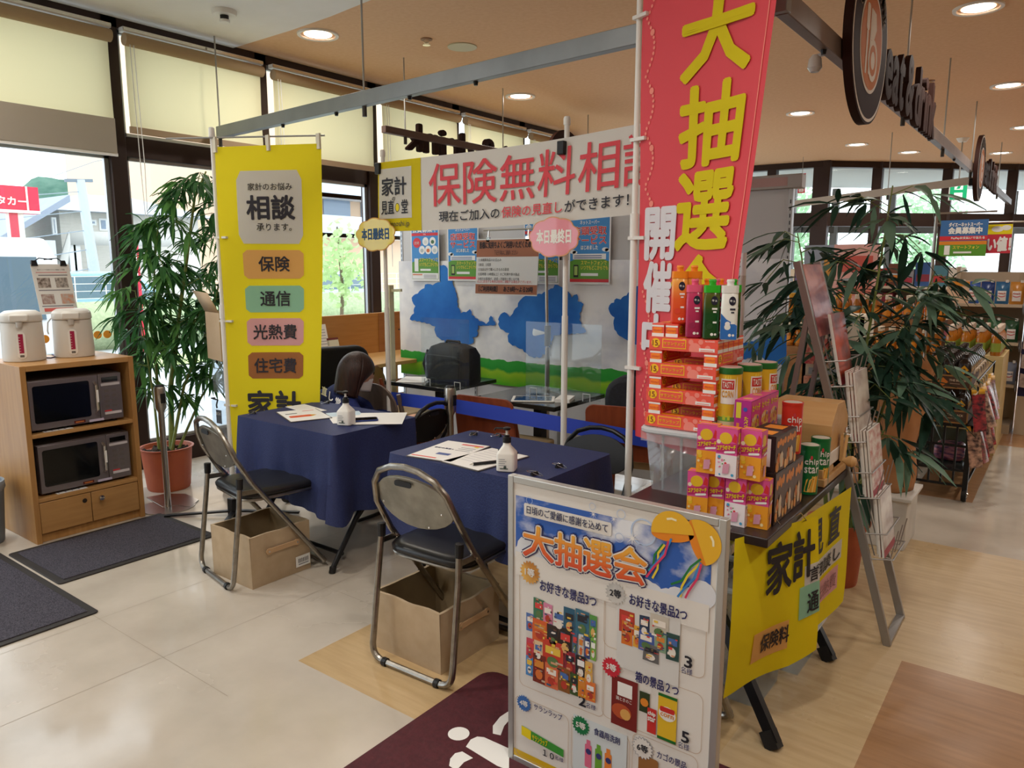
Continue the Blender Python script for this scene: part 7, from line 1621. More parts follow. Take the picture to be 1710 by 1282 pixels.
for (x, y, m, hh) in ((978, 1232, 'e0708f', .085), (995, 1240, '6faa3a', .08), (1011, 1247, 'ec8a3a', .075)):
    q = Q(x, y); b.rect(q[0], q[1]-hh, q[0]+.022, q[1]-.014, mat(m, .4), .0034, P, .004); b.rect(q[0]+.005, q[1]-.014, q[0]+.017, q[1], mat(m, .4), .0034, P); b.disc(q[0]+.012, q[1]-.035, .009, mat('3a3f78', .4), .004, P, 12)
a = bx(957, 1228, 1048, 1290); b.rect(*a, mat('d6dfe2', .45, key='photo_pale'), .0025, P)
a = bx(1066, 1270, 1100, 1300); b.rect(*a, mat('9a6a3a', .5, key='basket_print'), .003, P, .008)
b.rect(fx0+.02, fz0+.02, fx1-.02, fz0+.043, mat('d9b21e', .4, key='poster_gold_band'), .0015, P)
b.build('poster', t, w=True)
# floor mat with white lettering
mm = noisy('maroon_mat', '4a1d24', '552129', 60., .7, bump=.2)
C1, C2, C3 = pZ(566, 1282), pZ(690, 1200), pZ(850, 1107)
t = thing('floor_mat', 'maroon floor mat with white lettering under the lottery poster', 'floor mat', (-.9, 1.5, 0))
x0 = (C1.x+C2.x+C3.x)/3; b = MB(); b.prism(rrect(x0, .55, x0+1.15, 2.02, .06), lambda a, c, d: Vector((a, c, d)), .0005, .007, mm); b.build('mat', t, w=True)
b = MB(); F_ = lambda a, c, d: Vector((a, c, .0072+d))
q = pZ(766, 1228); b.disc(q.x, q.y, .035, PAPER, .0, F_, 24)
def mark(pts, r_=0):
    v = [pZ(*p_) for p_ in pts]; b.poly([(w_.x, w_.y) for w_ in v][::-1], PAPER, .0003, F_)
mark([(750, 1282), (752, 1270), (760, 1261), (772, 1258), (790, 1269), (775, 1276), (762, 1290)]); mark([(778, 1250), (786, 1238), (797, 1233), (808, 1234), (850, 1253), (850, 1290), (830, 1282)]); mark([(823, 1228), (823, 1215), (835, 1200), (850, 1190), (850, 1206), (842, 1215), (836, 1231)])
b.build('lettering', t, w=True)
# ================================================================== magazine rack, right plant, shop displays
t = thing('magazine_rack', 'leaning grey metal magazine rack with wire pockets right of the prize table', 'rack', (-.48, 3.23, 0))
ra, rb, sl = 3.125, 3.42, -.434/1.495
rg = mat('9a9794', .4, .6, key='rack_grey'); RX = lambda z: -.468+sl*z
for y in (ra, rb):
    b = MB(); b.bar((RX(0), y, 0), (RX(1.52), y, 1.52), .03, .022, rg, (0, 1, 0)); b.build('rail', t, w=True, bev=.002)
    b = MB(); b.bar((-1.02, y, 0), (RX(1.3)-.01, y, 1.3), .02, .018, rg, (0, 1, 0)); b.build('rear_leg', t, w=True)
b = MB(); b.bar((RX(.012), ra, .012), (RX(.012), rb, .012), .03, .012, rg); b.build('foot_bar', t, w=True)
b = MB(); b.prism([(0, 0), (rb-ra-.03, 0), (rb-ra-.03, .30), (0, .30)], plane((RX(1.22)+.012, ra+.015, 1.22), (0, 1, 0), (sl, 0, 1)), 0, .004, noisy('rack_header', '8a4a52', 'd98f82', 5., .25, (1, 1, 2))); b.build('header_card', t, w=True)
tiers = [1.02, .80, .58, .34]
for k, z in enumerate(tiers):
    b = MB(); x = RX(z)+.02; dx = .075
    for zz in (z+.0, z+.10):
        xx = RX(zz)+.015; b.tube([(xx, ra+.01, zz), (xx+dx, ra+.02, zz+.01), (xx+dx, rb-.02, zz+.01), (xx, rb-.01, zz)], .0032, rg, 6)
    for y in (ra+.06, ra+.15, ra+.25): b.tube([(RX(z+.2)+.012, y, z+.2), (RX(z)+.015, y, z), (RX(z)+dx, y, z-.0), (RX(z)+dx+.02, y, z+.12)], .0025, rg, 5)
    b.build('wire_pocket', t, w=True)
magc = noisy('cover_food', 'b9502f', 'e9e2d6', 14., .35, (1, 1, 2)); magr = noisy('cover_orange', 'dd5a30', '4a2c2c', 8., .3, (1, 1, 1)); magw = noisy('cover_pale', 'e4dfd6', '8f6a55', 5., .35, (1, 1, 1.5))
def brochure(x, y, z, w_, h_, th, cov, label, grp, lean):
    t = thing('brochure', label, 'brochure', (x, y, z), 0, grp)
    M = Matrix.Rotation(lean, 4, 'Y'); b = MB(); b.box(-th/2, -w_/2, 0, th/2, w_/2, h_, PAPER, M); b.build('pages', t)
    b = MB(); b.box(th/2, -w_/2, 0, th/2+.0012, w_/2, h_, cov, M); b.box(th/2+.0011, -w_/2, 0, th/2+.0016, w_/2, .03, mat('a83a4a', .5, key='cover_foot'), M); b.build('cover', t)
names = ['top', 'second', 'third', 'lowest']
for k, z in enumerate(tiers):
    nn = (2, 4, 4, 3)[k]
    for j in range(nn):
        x = RX(z)+.028+.0125*j; cov = (magr, magc, magw, magw)[k] if j < nn-1 else (magr, magw, magc, magw)[k]
        brochure(x, ra+.02+.12+(.03 if j == 0 else 0)+(.0 if k else .02), z+.004, .21, (.29, .28, .27, .25)[k], .008, cov, 'brochure in the %s pocket of the magazine rack, %s' % (names[k], ('rearmost', 'second from the back', 'third from the back', 'frontmost')[j] if j < nn-1 else 'brochure in the %s pocket of the magazine rack, frontmost' % names[k]) if j < nn-1 else 'brochure in the %s pocket of the magazine rack, frontmost' % names[k], 'brochures in the magazine rack', radians(-8-4*(k == 0)))
# right bamboo
lr1 = cloth('plant_leaf_dark', '2c4a3c', .25, .4); lr2 = cloth('plant_leaf_pale', '6f917c', .25, .4)
bamboo('potted_bamboo', 'artificial bamboo in a terracotta pot behind the magazine rack', Vector((-.80, 3.66, 0)), .135, .31, [
    S([(.0, .02, .25), (.02, .05, .8), (.06, .1, 1.3), (.10, .12, 1.86)], .012, 22, br=.40, lo=.38), S([(-.05, 0, .25), (-.12, .05, .8), (-.2, .08, 1.25), (-.30, .1, 1.66)], .011, 21, br=.42, lo=.36),
    S([(.05, .0, .25), (.10, .1, .7), (.18, .2, 1.1), (.28, .25, 1.48)], .01, 17, br=.36, lo=.48), S([(.05, .05, .25), (.07, .2, .6), (.12, .3, .9), (.2, .35, 1.2)], .009, 8, br=.30, lo=.4), S([(.04, -.02, .28), (.08, -.0, .5), (.13, .06, .7), (.19, .1, .82)], .008, 6, br=.22, lo=.3)], lr1, lr2, .18, .021, 5, .3, True)
# plinth with kraft bag
t = thing('plinth', 'scuffed white low plinth behind the magazine rack', 'plinth', (-.8, 4.43, 0))
wpl = noisy('plinth_white', 'c9c6bf', 'd6d3cc', 8., .6); b = MB(); b.box(-1.0, 4.27, 0, -.6, 4.6, .27, wpl); b.build('body', t, w=True, bev=.004); b = MB(); b.box(-1.02, 4.25, .27, -.58, 4.62, .29, wpl); b.build('top', t, w=True, bev=.004)
t = thing('paper_bag', 'large crumpled brown paper bag standing on the white plinth', 'bag', (-.76, 4.45, .291))
b = MB()
def bag(u, v):
    a = u*2*pi; r_ = 1+.16*noise.noise((cos(a)*2, sin(a)*2, v*4)); w_ = .15+.06*v*v+.05*max(0, v-.7)
    return Vector((-.76+cos(a)*w_*r_, 4.45+sin(a)*.13*r_, .292+v*.74+.05*noise.noise((cos(a)*3, sin(a)*3, 9))*v))
b.grid(bag, 40, 22, noisy('bag_kraft', 'a9744b', 'bb8659', 6., .8, bump=.2)); b.build('body', t, w=True, solid=.003)
t = thing('cream_shelf', 'cream end shelf with red packets just right of the partition', 'shelf', (-1.17, 4.95, 0)); crs = mat('d9d2c0', .6, key='shelf_cream')
b = MB(); b.box(-1.34, 4.85, 0, -1.0, 4.87, 1.2, crs); b.box(-1.34, 4.85, 0, -1.32, 5.15, 1.2, crs); b.box(-1.02, 4.85, 0, -1.0, 5.15, 1.2, crs); b.build('frame', t, w=True)
for z in (.3, .62, .86, 1.19): b = MB(); b.box(-1.32, 4.87, z, -1.02, 5.15, z+.015, crs); b.rect(-1.3, z-.03, -1.04, z+.012, mat('9fb0bd', .5, key='price_rail'), 0, lambda a, c, d: Vector((a, 4.845, c))); b.build('shelf_board', t, w=True)
for k, (x, z, m, lb) in enumerate(((-1.25, .90, 'b03a44', 'red'), (-1.10, .90, '7d8f88', 'grey'), (-1.25, .66, 'a8452f', 'orange'), (-1.10, .66, '8f3a2a', 'brown'))):
    b = MB(); b.box(x-.065, 4.80, z, x+.065, 4.843, z+.16, noisy('pack_'+m, m, 'd9a08a', 25., .4)); tag(b.build('packet', origin=(x, 4.82, z)), '%s packet facing us on the cream end shelf, %s row' % (lb, 'upper' if z > .8 else 'lower'), 'packet')
# bottle cart
ckx0, ckx1, cky0, cky1 = -.86, -.45, 5.45, 6.9
t = thing('display_cart', 'black wheeled display cart loaded with crates of dark bottles', 'cart', (-.65, 6.1, 0))
for x in (ckx0, ckx1):
    for y in (cky0, cky1):
        b = MB(); b.bar((x, y, .08), (x, y, .5), .03, .03, BLKM); b.build('leg', t, w=True)
        b = MB(); b.lathe([(.02, -.016), (.042, -.014), (.045, 0), (.042, .014), (.02, .016)], BLACK, 16, (x, y, .045), Matrix.Rotation(pi/2, 3, 'Y')); b.lathe([(.02, .015), (.018, .02)], CHROME, 12, (x, y, .045), Matrix.Rotation(pi/2, 3, 'Y')); b.bar((x, y, .045), (x, y, .1), .012, .02, BLKM); b.build('wheel', t, w=True)
b = MB(); b.box(ckx0-.015, cky0-.015, .485, ckx1+.015, cky1+.015, .505, BLKM); b.build('deck', t, w=True)
b = MB(); b.box(ckx0, cky0, .19, ckx1, cky1, .20, clear('smoked_sheet', '5a6a66', .15, .05, .35)); b.build('lower_shelf', t, w=True)
b = MB()
for z in (.10, .20, .36): b.bar((ckx0, cky0, z), (ckx1, cky0, z), .014, .014, BLKM); b.bar((ckx1, cky0, z), (ckx1, cky1, z), .014, .014, BLKM); b.bar((ckx0, cky0, z), (ckx0, cky1, z), .014, .014, BLKM)
for k in range(5): b.bar((ckx0+.06+.07*k, cky0, .1), (ckx0+.06+.07*k, cky0, .49), .012, .012, BLKM)
b.build('grille', t, w=True)
t = thing('wrapped_pack', 'blue and pink plastic wrapped pack on the lower cart shelf', 'pack', (-.58, 5.75, .201)); b = MB(); b.prism(rrect(-.09, 0, .09, .12, .04), plane((0, 0, 0), (1, 0, 0), (0, 0, 1)), -.07, .07, noisy('pack_blue', '27306e', 'd98fa0', 18., .2, (1, 1, 3))); b.build('body', t, bev=.02)
crt = mat('4a3326', .6, key='crate_brown'); ced = mat('9a7240', .6, key='crate_edge'); bdk = mat('1a110e', .25, key='bottle_dark', spec=.7); lby = mat('d9a21f', .4, key='label_yellow')
def crate(z, label):
    t = thing('bottle_crate', label, 'crate', (-.60, 5.9, z), 0, 'printed crates on the cart'); w_, d_, h_ = .26, 1.0, .085
    b = MB(); b.box(-w_/2, -.46, 0, w_/2, .54, .006, crt)
    for q in ((-w_/2, -.46, w_/2, -.452), (-w_/2, .532, w_/2, .54), (-w_/2, -.46, -w_/2+.006, .54), (w_/2-.006, -.46, w_/2, .54)): b.box(q[0], q[1], 0, q[2], q[3], h_, crt)
    for zz in (0, h_-.008): b.box(-w_/2-.002, -.463, zz, w_/2+.002, -.455, zz+.009, ced)
    for xx in (-w_/2-.002, w_/2-.006): b.box(xx, -.463, 0, xx+.008, -.455, h_, ced)
    P = plane((-w_/2, -.4605, 0), (1, 0, 0), (0, 0, 1)); b.poly([(.075, .04), (.105, .012), (.135, .04), (.105, .068)], mat('c9742a', .5, key='crate_diamond'), .001, P); b.text('THE BLACK', .14, .045, .235, .062, mat('d9c9b0', .5, key='crate_letters'), .001, P, .03); b.rect(.145, .03, .2, .034, mat('a8937a', .5), .001, P)
    b.build('body', t); return t
def bottle_dark():
    t = thing('dark_bottle', 'x', 'bottle', (0, 0, 0)); b = MB()
    secs = [(0, .036), (.004, .039), (.145, .039), (.165, .031), (.18, .018), (.195, .016)]; rgs = [[Vector((a, c, z)) for a, c in rrect(-h, -h, h, h, h*.5, 2)] for z, h in secs]; n = len(rgs[0])
    b.add([p for r_ in rgs for p in r_], [tuple(range(n))[::-1]]+[(i*n+j, i*n+(j+1) % n, (i+1)*n+(j+1) % n, (i+1)*n+j) for i in range(5) for j in range(n)]+[tuple(range(5*n, 6*n))], bdk, True); b.build('glass', t)
    b = MB(); P = plane((0, -.0395, 0), (1, 0, 0), (0, 0, 1)); b.poly([(0, .088), (.026, .116), (0, .144), (-.026, .116)], lby, .0006, P); b.poly([(0, .106), (.01, .116), (0, .126), (-.01, .116)], mat('5a3a1a', .5, key='label_print'), .001, P); P = plane((.0395, 0, 0), (0, 1, 0), (0, 0, 1)); b.poly([(0, .088), (.026, .116), (0, .144), (-.026, .116)], lby, .0006, P); b.build('label', t)
    b = MB(); b.lathe([(.019, .19), (.019, .212), (.016, .214)], mat('241814', .3, key='cap_dark'), 12); b.build('cap', t); return t
crate(.506, 'printed brown crate of dark bottles, lower one on the cart'); crate(.73, 'printed brown crate of dark bottles, upper one on the cart')
DB = bottle_dark(); first = True
for lv, z in ((0, .513), (1, .737)):
    for r_ in range(10 if lv else 2):
        for c_ in range(3):
            o = DB if first else dup(DB); first = False; o.location = (-.685+c_*.085, 5.49+r_*.092, z)
            o['label'] = ('dark bottle with yellow diamond label, front row of the %s crate, %s' % (('lower', 'upper')[lv], ('left', 'middle', 'right')[c_])) if r_ == 0 else ('dark bottle behind the front row in the %s crate on the cart' % ('lower', 'upper')[lv])
            o['group'] = 'dark bottles in the %s crate' % ('lower', 'upper')[lv]
# white capped bottles on a stand behind
amb = mat('a8651a', .12, key='bottle_amber', spec=.7); 
t = thing('bottle_stand', 'pale stand of white capped bottles behind the dark bottles', 'stand', (-.62, 7.2, 0)); b = MB(); b.box(-.82, 6.95, 0, -.40, 7.6, .80, noisy('stand_card', 'b9a06a', 'c9b07a', 8., .7)); b.build('body', t, w=True)
def cap_bottle(name, capm, body, lbl):
    t = thing(name, 'x', 'bottle', (0, 0, 0)); b = MB(); b.lathe([(.034, 0), (.036, .005), (.036, .13), (.028, .155), (.014, .18), (.013, .2)], body, 14); b.build('glass', t)
    b = MB(); b.lathe([(.0365, .03), (.0365, .1)], lbl, 14); b.build('label', t); b = MB(); b.lathe([(.02, .185), (.021, .19), (.021, .225), (.018, .228)], capm, 12); b.build('cap', t); return t
capw = mat('d9c9b8', .5, key='cap_cream'); lg = mat('8a9a3a', .5, key='label_olive'); lo_ = mat('d98a2a', .5, key='label_orange')
CB = cap_bottle('capped_bottle', capw, amb, lg); first = True
for r_ in range(7):
    for c_ in range(4):
        o = CB if first else dup(CB); first = False; o.location = (-.775+c_*.105, 7.0+r_*.082, .801); o['label'] = 'olive labelled bottle with cream cap in the %s lane of the pale stand' % ('leftmost', 'second', 'third', 'rightmost')[c_]; o['group'] = 'white capped bottles, %s lane' % ('leftmost', 'second', 'third', 'rightmost')[c_]
# amber bottle display behind the plant
t = thing('bottle_display', 'two tier wooden display of amber bottles behind the right bamboo', 'display', (-1.4, 7.8, 0)); wd2 = wood('display_wood', '8a5f38', '9a6f45', 0, .5)
b = MB(); b.box(-2.3, 7.55, 0, -.92, 7.85, .72, wd2); b.build('lower_tier', t, w=True); b = MB(); b.box(-2.5, 7.87, 0, -.95, 8.2, 1.0, wd2); b.build('upper_tier', t, w=True)
AB = cap_bottle('amber_bottle', mat('d9cdb8', .5, key='cap_ivory'), amb, lo_); AY = cap_bottle('amber_bottle', mat('cfa03a', .5, key='cap_gold'), amb, lo_); fa = fy = True
for tier, (x0, x1, y, z, n_) in enumerate(((-2.24, -.96, 7.6, .721, 15), (-2.44, -.98, 7.93, 1.001, 17))):
    for r_ in range(2):
        for c_ in range(n_):
            if tier == 0 or c_ > n_*.45:
                o = AB if fa else dup(AB); fa = False
            else:
                o = AY if fy else dup(AY); fy = False
            o.location = (x0+(x1-x0)*c_/(n_-1), y+r_*.09, z); o['label'] = 'amber bottle with %s cap, %s row on the %s tier of the display' % ('gold' if (tier and c_ <= n_*.45) else 'ivory', ('front', 'back')[r_], ('lower', 'upper')[tier]); o['group'] = 'amber bottles, %s row of the %s tier, %s caps' % (('front', 'back')[r_], ('lower', 'upper')[tier], 'gold' if (tier and c_ <= n_*.45) else 'ivory')
# hanging snack packs with S hooks on the cart side
for k in range(14):
    row = k//7; j = k % 7; y = 5.45+j*.15; z = (.705, .47)[row]; x = (-.455, -.462)[row]+.012*(j % 2)
    t = thing('hanging_pack', 'slim dark and red printed pack hanging at the cart side, %s row, %s' % (('upper', 'lower')[row], ('nearest', 'second', 'third', 'fourth', 'fifth', 'sixth', 'farthest')[j]), 'pack', (x+.03, y, z), radians(rnd.uniform(50, 80)), 'slim packs hanging at the cart side')
    b = MB(); tl = radians(rnd.uniform(-22, -8)); M = Matrix.Rotation(tl, 4, 'X')
    k0 = len(b.v); b.grid(lambda u, v: M @ Vector(((u-.5)*.11, .012*sin(u*pi)*sin(v*pi), -.235*v)), 5, 7, noisy('pack_print_%d' % (k % 3), ('2a2430', '3a2c30', '4a3c3a')[k % 3], ('b03a44', 'c9a08a', '9a4a50')[k % 3], 20., .25, (1, 1, 2))); b.grid(lambda u, v: M @ Vector(((u-.5)*.11, -.012*sin(u*pi)*sin(v*pi), -.235*v)), 5, 7, noisy('pack_print_%d' % (k % 3), '2a2430', 'b03a44', 20., .25)); b.build('pouch', t)
    b = MB(); b.add([M @ Vector(p) for p in ((-.055, 0, .0), (.055, 0, 0), (.055, 0, .03), (-.055, 0, .03))], [(0, 1, 2, 3)], lby); b.build('header', t, solid=.002)
for k in range(5):
    t = thing('s_hook', 'pale S shaped hook on the cart rail above the hanging packs, %s' % ('nearest', 'second', 'third', 'fourth', 'farthest')[k], 'hook', (-.44, 5.42+k*.14, .80), radians(70), 'pale S hooks on the cart')
    b = MB(); b.tube([(.035*cos(a), 0, .04+.035*sin(a)) for a in [radians(d_) for d_ in range(-60, 181, 30)]][::-1]+[(.035*cos(a)+.0, 0, -.06+.035*sin(a)) for a in [radians(d_) for d_ in range(120, -121, -30)]], .005, mat('c9b8a0', .4, key='hook_pale'), 7); b.build('hook', t)
b = MB(); b.tube([(-.43, 5.35, .80), (-.43, 6.6, .80)], .006, BLKM, 6); b.tube([(-.43, 5.45, .5), (-.43, 5.45, .80)], .006, BLKM, 6); b.tube([(-.43, 6.55, .5), (-.43, 6.55, .80)], .006, BLKM, 6); tag(b.build('hook_rail', origin=(-.43, 6., .5)), 'thin black rail along the cart side carrying the S hooks', 'rail')
t = thing('kraft_board', 'dark brown board leaning at the front left corner of the cart', 'board', (-.76, 5.42, .506)); b = MB(); b.box(-.07, -.008, .0, .06, .008, .20, mat('3f322e', .6, key='board_brown')); b.build('board', t, bev=.006)
# gondola shelf with pouches
gs = mat('b9a992', .5, key='gondola_beige'); t = thing('gondola_shelf', 'beige shop shelf holding the refill pouches, right edge of the shop view', 'shelf', (-.62, 8.2, 0))
b = MB(); b.box(-.92, 8.35, 0, -.36, 8.4, 1.45, gs); b.build('back_panel', t, w=True)
for x in (-.92, -.38): b = MB(); b.box(x, 8.3, 0, x+.03, 8.36, 1.5, gs); b.build('upright', t, w=True)
for z in (.42, .80, 1.14): b = MB(); b.box(-.92, 7.98, z, -.36, 8.35, z+.025, gs); b.add([(-.92, 7.99, z), (-.92, 8.3, z), (-.92, 8.3, z-.09)], [(0, 1, 2)], gs); b.add([(-.36, 7.99, z), (-.36, 8.3, z), (-.36, 8.3, z-.09)], [(0, 1, 2)], gs); b.build('shelf_board', t, w=True)
b = MB(); b.box(-.92, 7.95, 0, -.36, 8.35, .08, gs); b.build('plinth', t, w=True)
def pouch(x, z, base, band, txt, label, grp, y=8.05, s=1.):
    t = thing('refill_pouch', label, 'pouch', (x, y, z), 0, grp); w_, h_ = .105*s, .2*s; P = lambda a, c, d: Vector((a, -.028*(1-(a/(w_/2))**2)*max(0, sin(min(1, (c/h_)*1.15)*pi))**.6-d, c))
    b = MB(); b.grid(lambda u, v: P((u-.5)*w_, v*h_, 0), 8, 8, mat(base, .25, key='pouch_'+base)); b.grid(lambda u, v: Vector(((.5-u)*w_, .02*sin(v*pi), v*h_)), 4, 4, mat(base, .25, key='pouch_'+base)); b.build('body', t)
    b = MB(); b.grid(lambda u, v: P((u-.5)*w_*.62, h_*(.14+.45*v), .002), 6, 4, mat('e9e6e4', .35, key='pouch_white')); b.text(txt, -w_*.28, h_*.42, w_*.28, h_*.54, mat(band, .4), .004, P, .04); b.add([P(-w_*.28+w_*.56*i/6, h_*(.36-.05*sin(i/6*pi))+j*h_*.035, .004) for j in (0, 1) for i in range(7)], [(i, i+1, i+8, i+7) for i in range(6)], mat('c9404a', .4, key='pouch_red')); b.build('print', t)
    b = MB(); b.lathe([(.012, 0), (.012, .022)], mat('e2ded8', .4), 8, (w_*.3, 0, h_*.96)); b.build('spout', t)
for k in range(5): pouch(-.86+k*.112, 1.166, ('2a4a96', '3a62b0', '24407f', '2f6a9a', 'c98a3a')[k], 'b8402f', 'Attack', ('deep blue', 'bright blue', 'navy', 'teal blue', 'orange topped')[k]+' refill pouch on the top shelf of the beige gondola', 'refill pouches on the top gondola shelf')
for k in range(4): pouch(-.83+k*.135, .826, ('1f3f2a', '24502e', '2a5a34', '1f4a2c')[k], 'b8402f', 'Attack', 'dark green refill pouch on the middle gondola shelf, %s' % ('leftmost', 'second', 'third', 'rightmost')[k], 'green refill pouches on the middle gondola shelf')
for k in range(4): pouch(-.80+k*.13, .446, ('8a94a8', '6f7a92', '9aa4b0', '7a86a0')[k], '3a4f9a', 'Attack', 'grey blue refill pouch on the lowest gondola shelf, %s' % ('leftmost', 'second', 'third', 'rightmost')[k], 'grey refill pouches on the lowest gondola shelf')
q = pY(1578, 572, 7.6); t = thing('shelf_sign', 'blue, pink and yellow shelf sign on the left of the green pouches', 'sign', (-.82, 7.95, .84)); b = MB(); P = plane((-.12, -.0, 0), (1, 0, 0), (0, 0, 1)); b.prism([(0, 0), (.25, 0), (.25, .1), (0, .1)], P, 0, .004, mat('4f7fb8', .5, key='strip_blue')); b.rect(.0, .02, .1, .07, mat('d98aa8', .5), .005, P); b.rect(.14, .01, .25, .075, yel2, .005, P); b.rect(.02, .08, .2, .092, PAPER, .005, P); b.build('card', t)
q = pY(1600, 487, 7.7); t = thing('price_card', 'large orange and white price card reading 88 on a stalk left of the blue pouches', 'price card', (q.x, 7.7, q.z)); b = MB(); P = plane((-.085, -.004, -.1), (1, 0, 0), (0, 0, 1)); b.prism([(0, 0), (.17, 0), (.17, .2), (0, .2)], P, 0, .004, mat('d9b89a', .5, key='price_tan')); b.rect(.01, .15, .17, .19, mat('e0902f', .5, key='price_orange'), .005, P); b.text('88', .095, .055, .16, .115, INK, .005, P, .04); b.rect(.03, .11, .07, .125, INK, .005, P); b.rect(.02, .02, .06, .035, INK, .005, P); b.build('card', t); b = MB(); b.tube([(0, 0, -.1), (0, 0, -q.z)], .006, rg, 6); b.build('stalk', t)
# end panel with hung pouches
t = thing('end_panel', 'navy blue end panel at the right edge hung with small pale packs', 'panel', (-.27, 8.1, 0)); b = MB(); b.box(-.33, 8.0, .35, -.14, 8.3, 1.15, mat('1f2350', .7, key='end_navy')); b.box(-.33, 8.0, 0, -.14, 8.3, .35, gs); b.build('panel', t, w=True)
for r_ in range(4):
    for c_ in range(2):
        x, z = -.29+c_*.09, .95-r_*.17; t = thing('hung_pack', 'small pale pack on the navy end panel, row %s, %s' % (('one', 'two', 'three', 'four')[r_]+' from the top', ('left', 'right')[c_]), 'pack', (x, 7.97, z), 0, 'small packs on the navy end panel')
        b = MB(); b.prism([(-.035, 0), (.03, -.01), (.038, .1), (-.03, .12)], plane((0, 0, 0), (1, 0, 0), (0, 0, 1)), -.012, .012, noisy('pale_pack', '9a8a86', 'cfc2ba', 20., .4)); b.build('body', t)
for k, z in enumerate((1.19, 1.30)): b = MB(); b.box(-.34, 8.0, z-.03, -.14, 8.25, z+.07, noisy('bundle_brown', '7a6350', '97806a', 14., .6)); tag(b.build('bundle', origin=(-.24, 8.1, z)), 'brown wrapped bundle on top of the navy end panel, %s' % ('lower one', 'upper one')[k], 'bundle')
# pole sign
t = thing('pole_sign', 'steel pole with a green, blue and red supermarket member sign and a red price sign', 'sign', (-.96, 7.05, 0)); q0, q1 = pY(1567, 428, 7.), pY(1652, 366, 7.)
pxx = pY(1559, 420, 7.04).x
b = MB(); b.tube([(pxx, 7.04, 0), (pxx, 7.04, q1.z+.04)], .013, STEEL, 8); b.tube([(pxx, 7.04, q1.z+.04), (pxx, 7.0, q1.z+.06), (pxx+.42, 7.0, q1.z+.06)], .008, STEEL, 8); b.tube([(pxx, 7.06, q1.z-.02), (pxx+.62, 7.14, q1.z-.02)], .007, STEEL, 8); b.build('pole', t, w=True)
b = MB(); b.lathe([(.11, 0), (.11, .012), (.03, .03)], STEEL, 20, (pxx, 7.04, 0)); b.build('base', t, w=True)
b = MB(); w_, h_ = q1.x-q0.x, q1.z-q0.z; P = lambda a, c, d: Vector((q0.x+a*w_, 6.985-d, q0.z+c*h_)); b.prism([(0, 0), (1, 0), (1, 1), (0, 1)], P, 0, .004, mat('3f6fa8', .4, key='member_blue')); b.rect(0, 0, 1, .32, grn, .005, P); b.rect(0, .32, 1, .42, oran, .005, P); b.rect(0, .44, 1, .56, prd, .005, P); b.text('ダイエーネットスーパー', .18, .82, .88, .93, PAPER, .006, P, .04, False); b.text('会員募集中', .18, .62, .88, .8, PAPER, .006, P, .05, False); b.text('PayPayお支払いで当たる', .25, .46, .95, .54, PAPER, .006, P, .03, False); b.rect(.12, .04, .24, .3, PAPER, .006, P); b.text('スマートフォン', .3, .2, .85, .29, yel2, .006, P, .03, False); b.rect(.32, .08, .7, .13, PAPER, .006, P); b.build('member_sign', t, w=True)
b = MB(); q2, q3 = pY(1646, 423, 7.1), pY(1692, 374, 7.1); w2, h2 = q3.x-q2.x, q3.z-q2.z; P = lambda a, c, d: Vector((q2.x+a*w2, 7.095-d, q2.z+c*h2)); b.prism([(-.2, 0), (1, 0), (1, 1), (-.2, 1)], P, 0, .004, mat('cf3a4a', .4, key='price_red')); b.rect(-.2, .66, 1, 1, YEL, .005, P); b.disc(.4, .84, .25, PAPER, .006, P, 16, .1); b.disc(.75, .88, .2, PAPER, .0062, P, 16, .09); b.text('い値！', .05, .08, .98, .56, PAPER, .006, P, .05, False); b.build('price_sign', t, w=True)
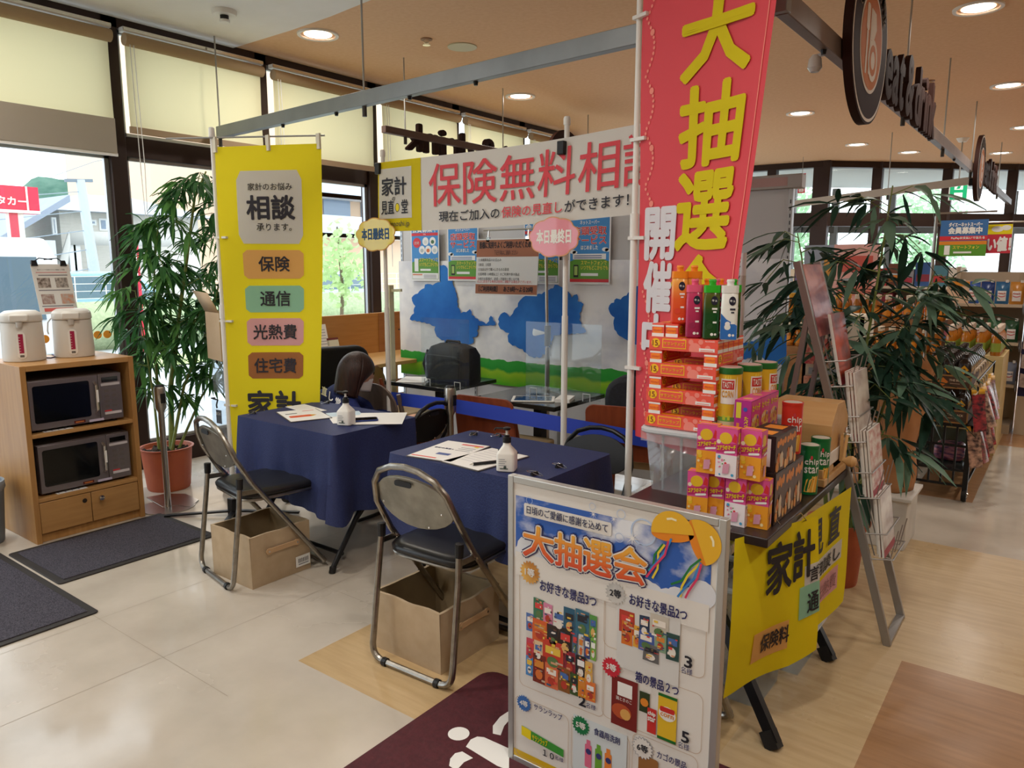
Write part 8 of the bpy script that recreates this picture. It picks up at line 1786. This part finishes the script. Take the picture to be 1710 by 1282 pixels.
# low shelf and assorted goods in the background
t = thing('low_shelf', 'low white shop shelf with assorted goods in front of the far windows', 'shelf', (-2.0, 9.6, 0)); b = MB(); b.box(-3.3, 9.5, 0, -1.0, 9.9, .06, crs); b.box(-3.3, 9.88, 0, -1.0, 9.92, 1.42, crs); b.build('back_panel', t, w=True)
for z in (.5, .92, 1.25): b = MB(); b.box(-3.3, 9.5, z, -1.0, 9.9, z+.03, crs); b.build('shelf_board', t, w=True)
pal = ['b8455a', '3a5f9a', 'c9a070', '6f4a3a', 'd9c9b0', '8a3a4a', '4a7a8a', 'd98a3a', '9aa4b0', '7a5a8a', 'b03a3a', 'cfcac0']; pn = ['rose', 'blue', 'tan', 'brown', 'cream', 'wine', 'teal', 'orange', 'grey', 'violet', 'red', 'white']
rnd.seed(33)
for r_, z in enumerate((.53, .95, 1.28)):
    x = -3.25; k = 0
    while x < -1.12:
        w_ = rnd.uniform(.1, .2); h_ = rnd.uniform(.18, .3); i = (k*5+r_*3) % 12
        b = MB(); b.box(-w_/2, -.1, 0, w_/2, .1, h_, mat(pal[i], .45)); b.rect(-w_*.4, h_*.2, w_*.4, h_*.5, mat(pal[(i+4) % 12], .45), .001, plane((0, -.1, 0), (1, 0, 0), (0, 0, 1))); o = b.build('goods_box'); o.location = (x+w_/2, 9.62, z)
        tag(o, '%s goods box on the %s board of the far low shelf, %s from the left' % (pn[i], ('lowest', 'middle', 'top')[r_], ('first', 'second', 'third', 'fourth', 'fifth', 'sixth', 'seventh', 'eighth', 'ninth', 'tenth', 'eleventh', 'twelfth', 'thirteenth', 'fourteenth', 'fifteenth', 'sixteenth', 'seventeenth')[k]), 'box', 'goods boxes on the far low shelf'); x += w_+.012; k += 1
q = pY(1385, 430, 9.3); t = thing('floor_sign', 'tall grey and orange standing advert behind the plant', 'sign', (q.x, 9.3, 0)); b = MB(); b.box(-.28, -.02, .1, .28, .02, 1.75, mat('7f8794', .5, key='advert_grey')); b.rect(-.05, 1.0, .12, 1.6, mat('b9863a', .5), .001, plane((0, -.021, 0), (1, 0, 0), (0, 0, 1))); b.build('board', t); b = MB(); b.box(-.28, -.15, 0, .28, .15, .1, ALU); b.build('foot', t)
q = pY(1430, 430, 9.2); t = thing('floor_sign', 'tall pink and red standing advert behind the plant', 'sign', (q.x, 9.2, 0)); b = MB(); b.box(-.24, -.02, .1, .24, .02, 1.75, mat('cfa09a', .5, key='advert_pink'));
for k in range(3): b.rect(-.18, .9+k*.27, .18, 1.08+k*.27, mat(('b0453f', 'c97a6a', 'b8544a')[k], .5), .001, plane((0, -.021, 0), (1, 0, 0), (0, 0, 1)))
b.build('board', t); b = MB(); b.box(-.24, -.15, 0, .24, .15, .1, ALU); b.build('foot', t)
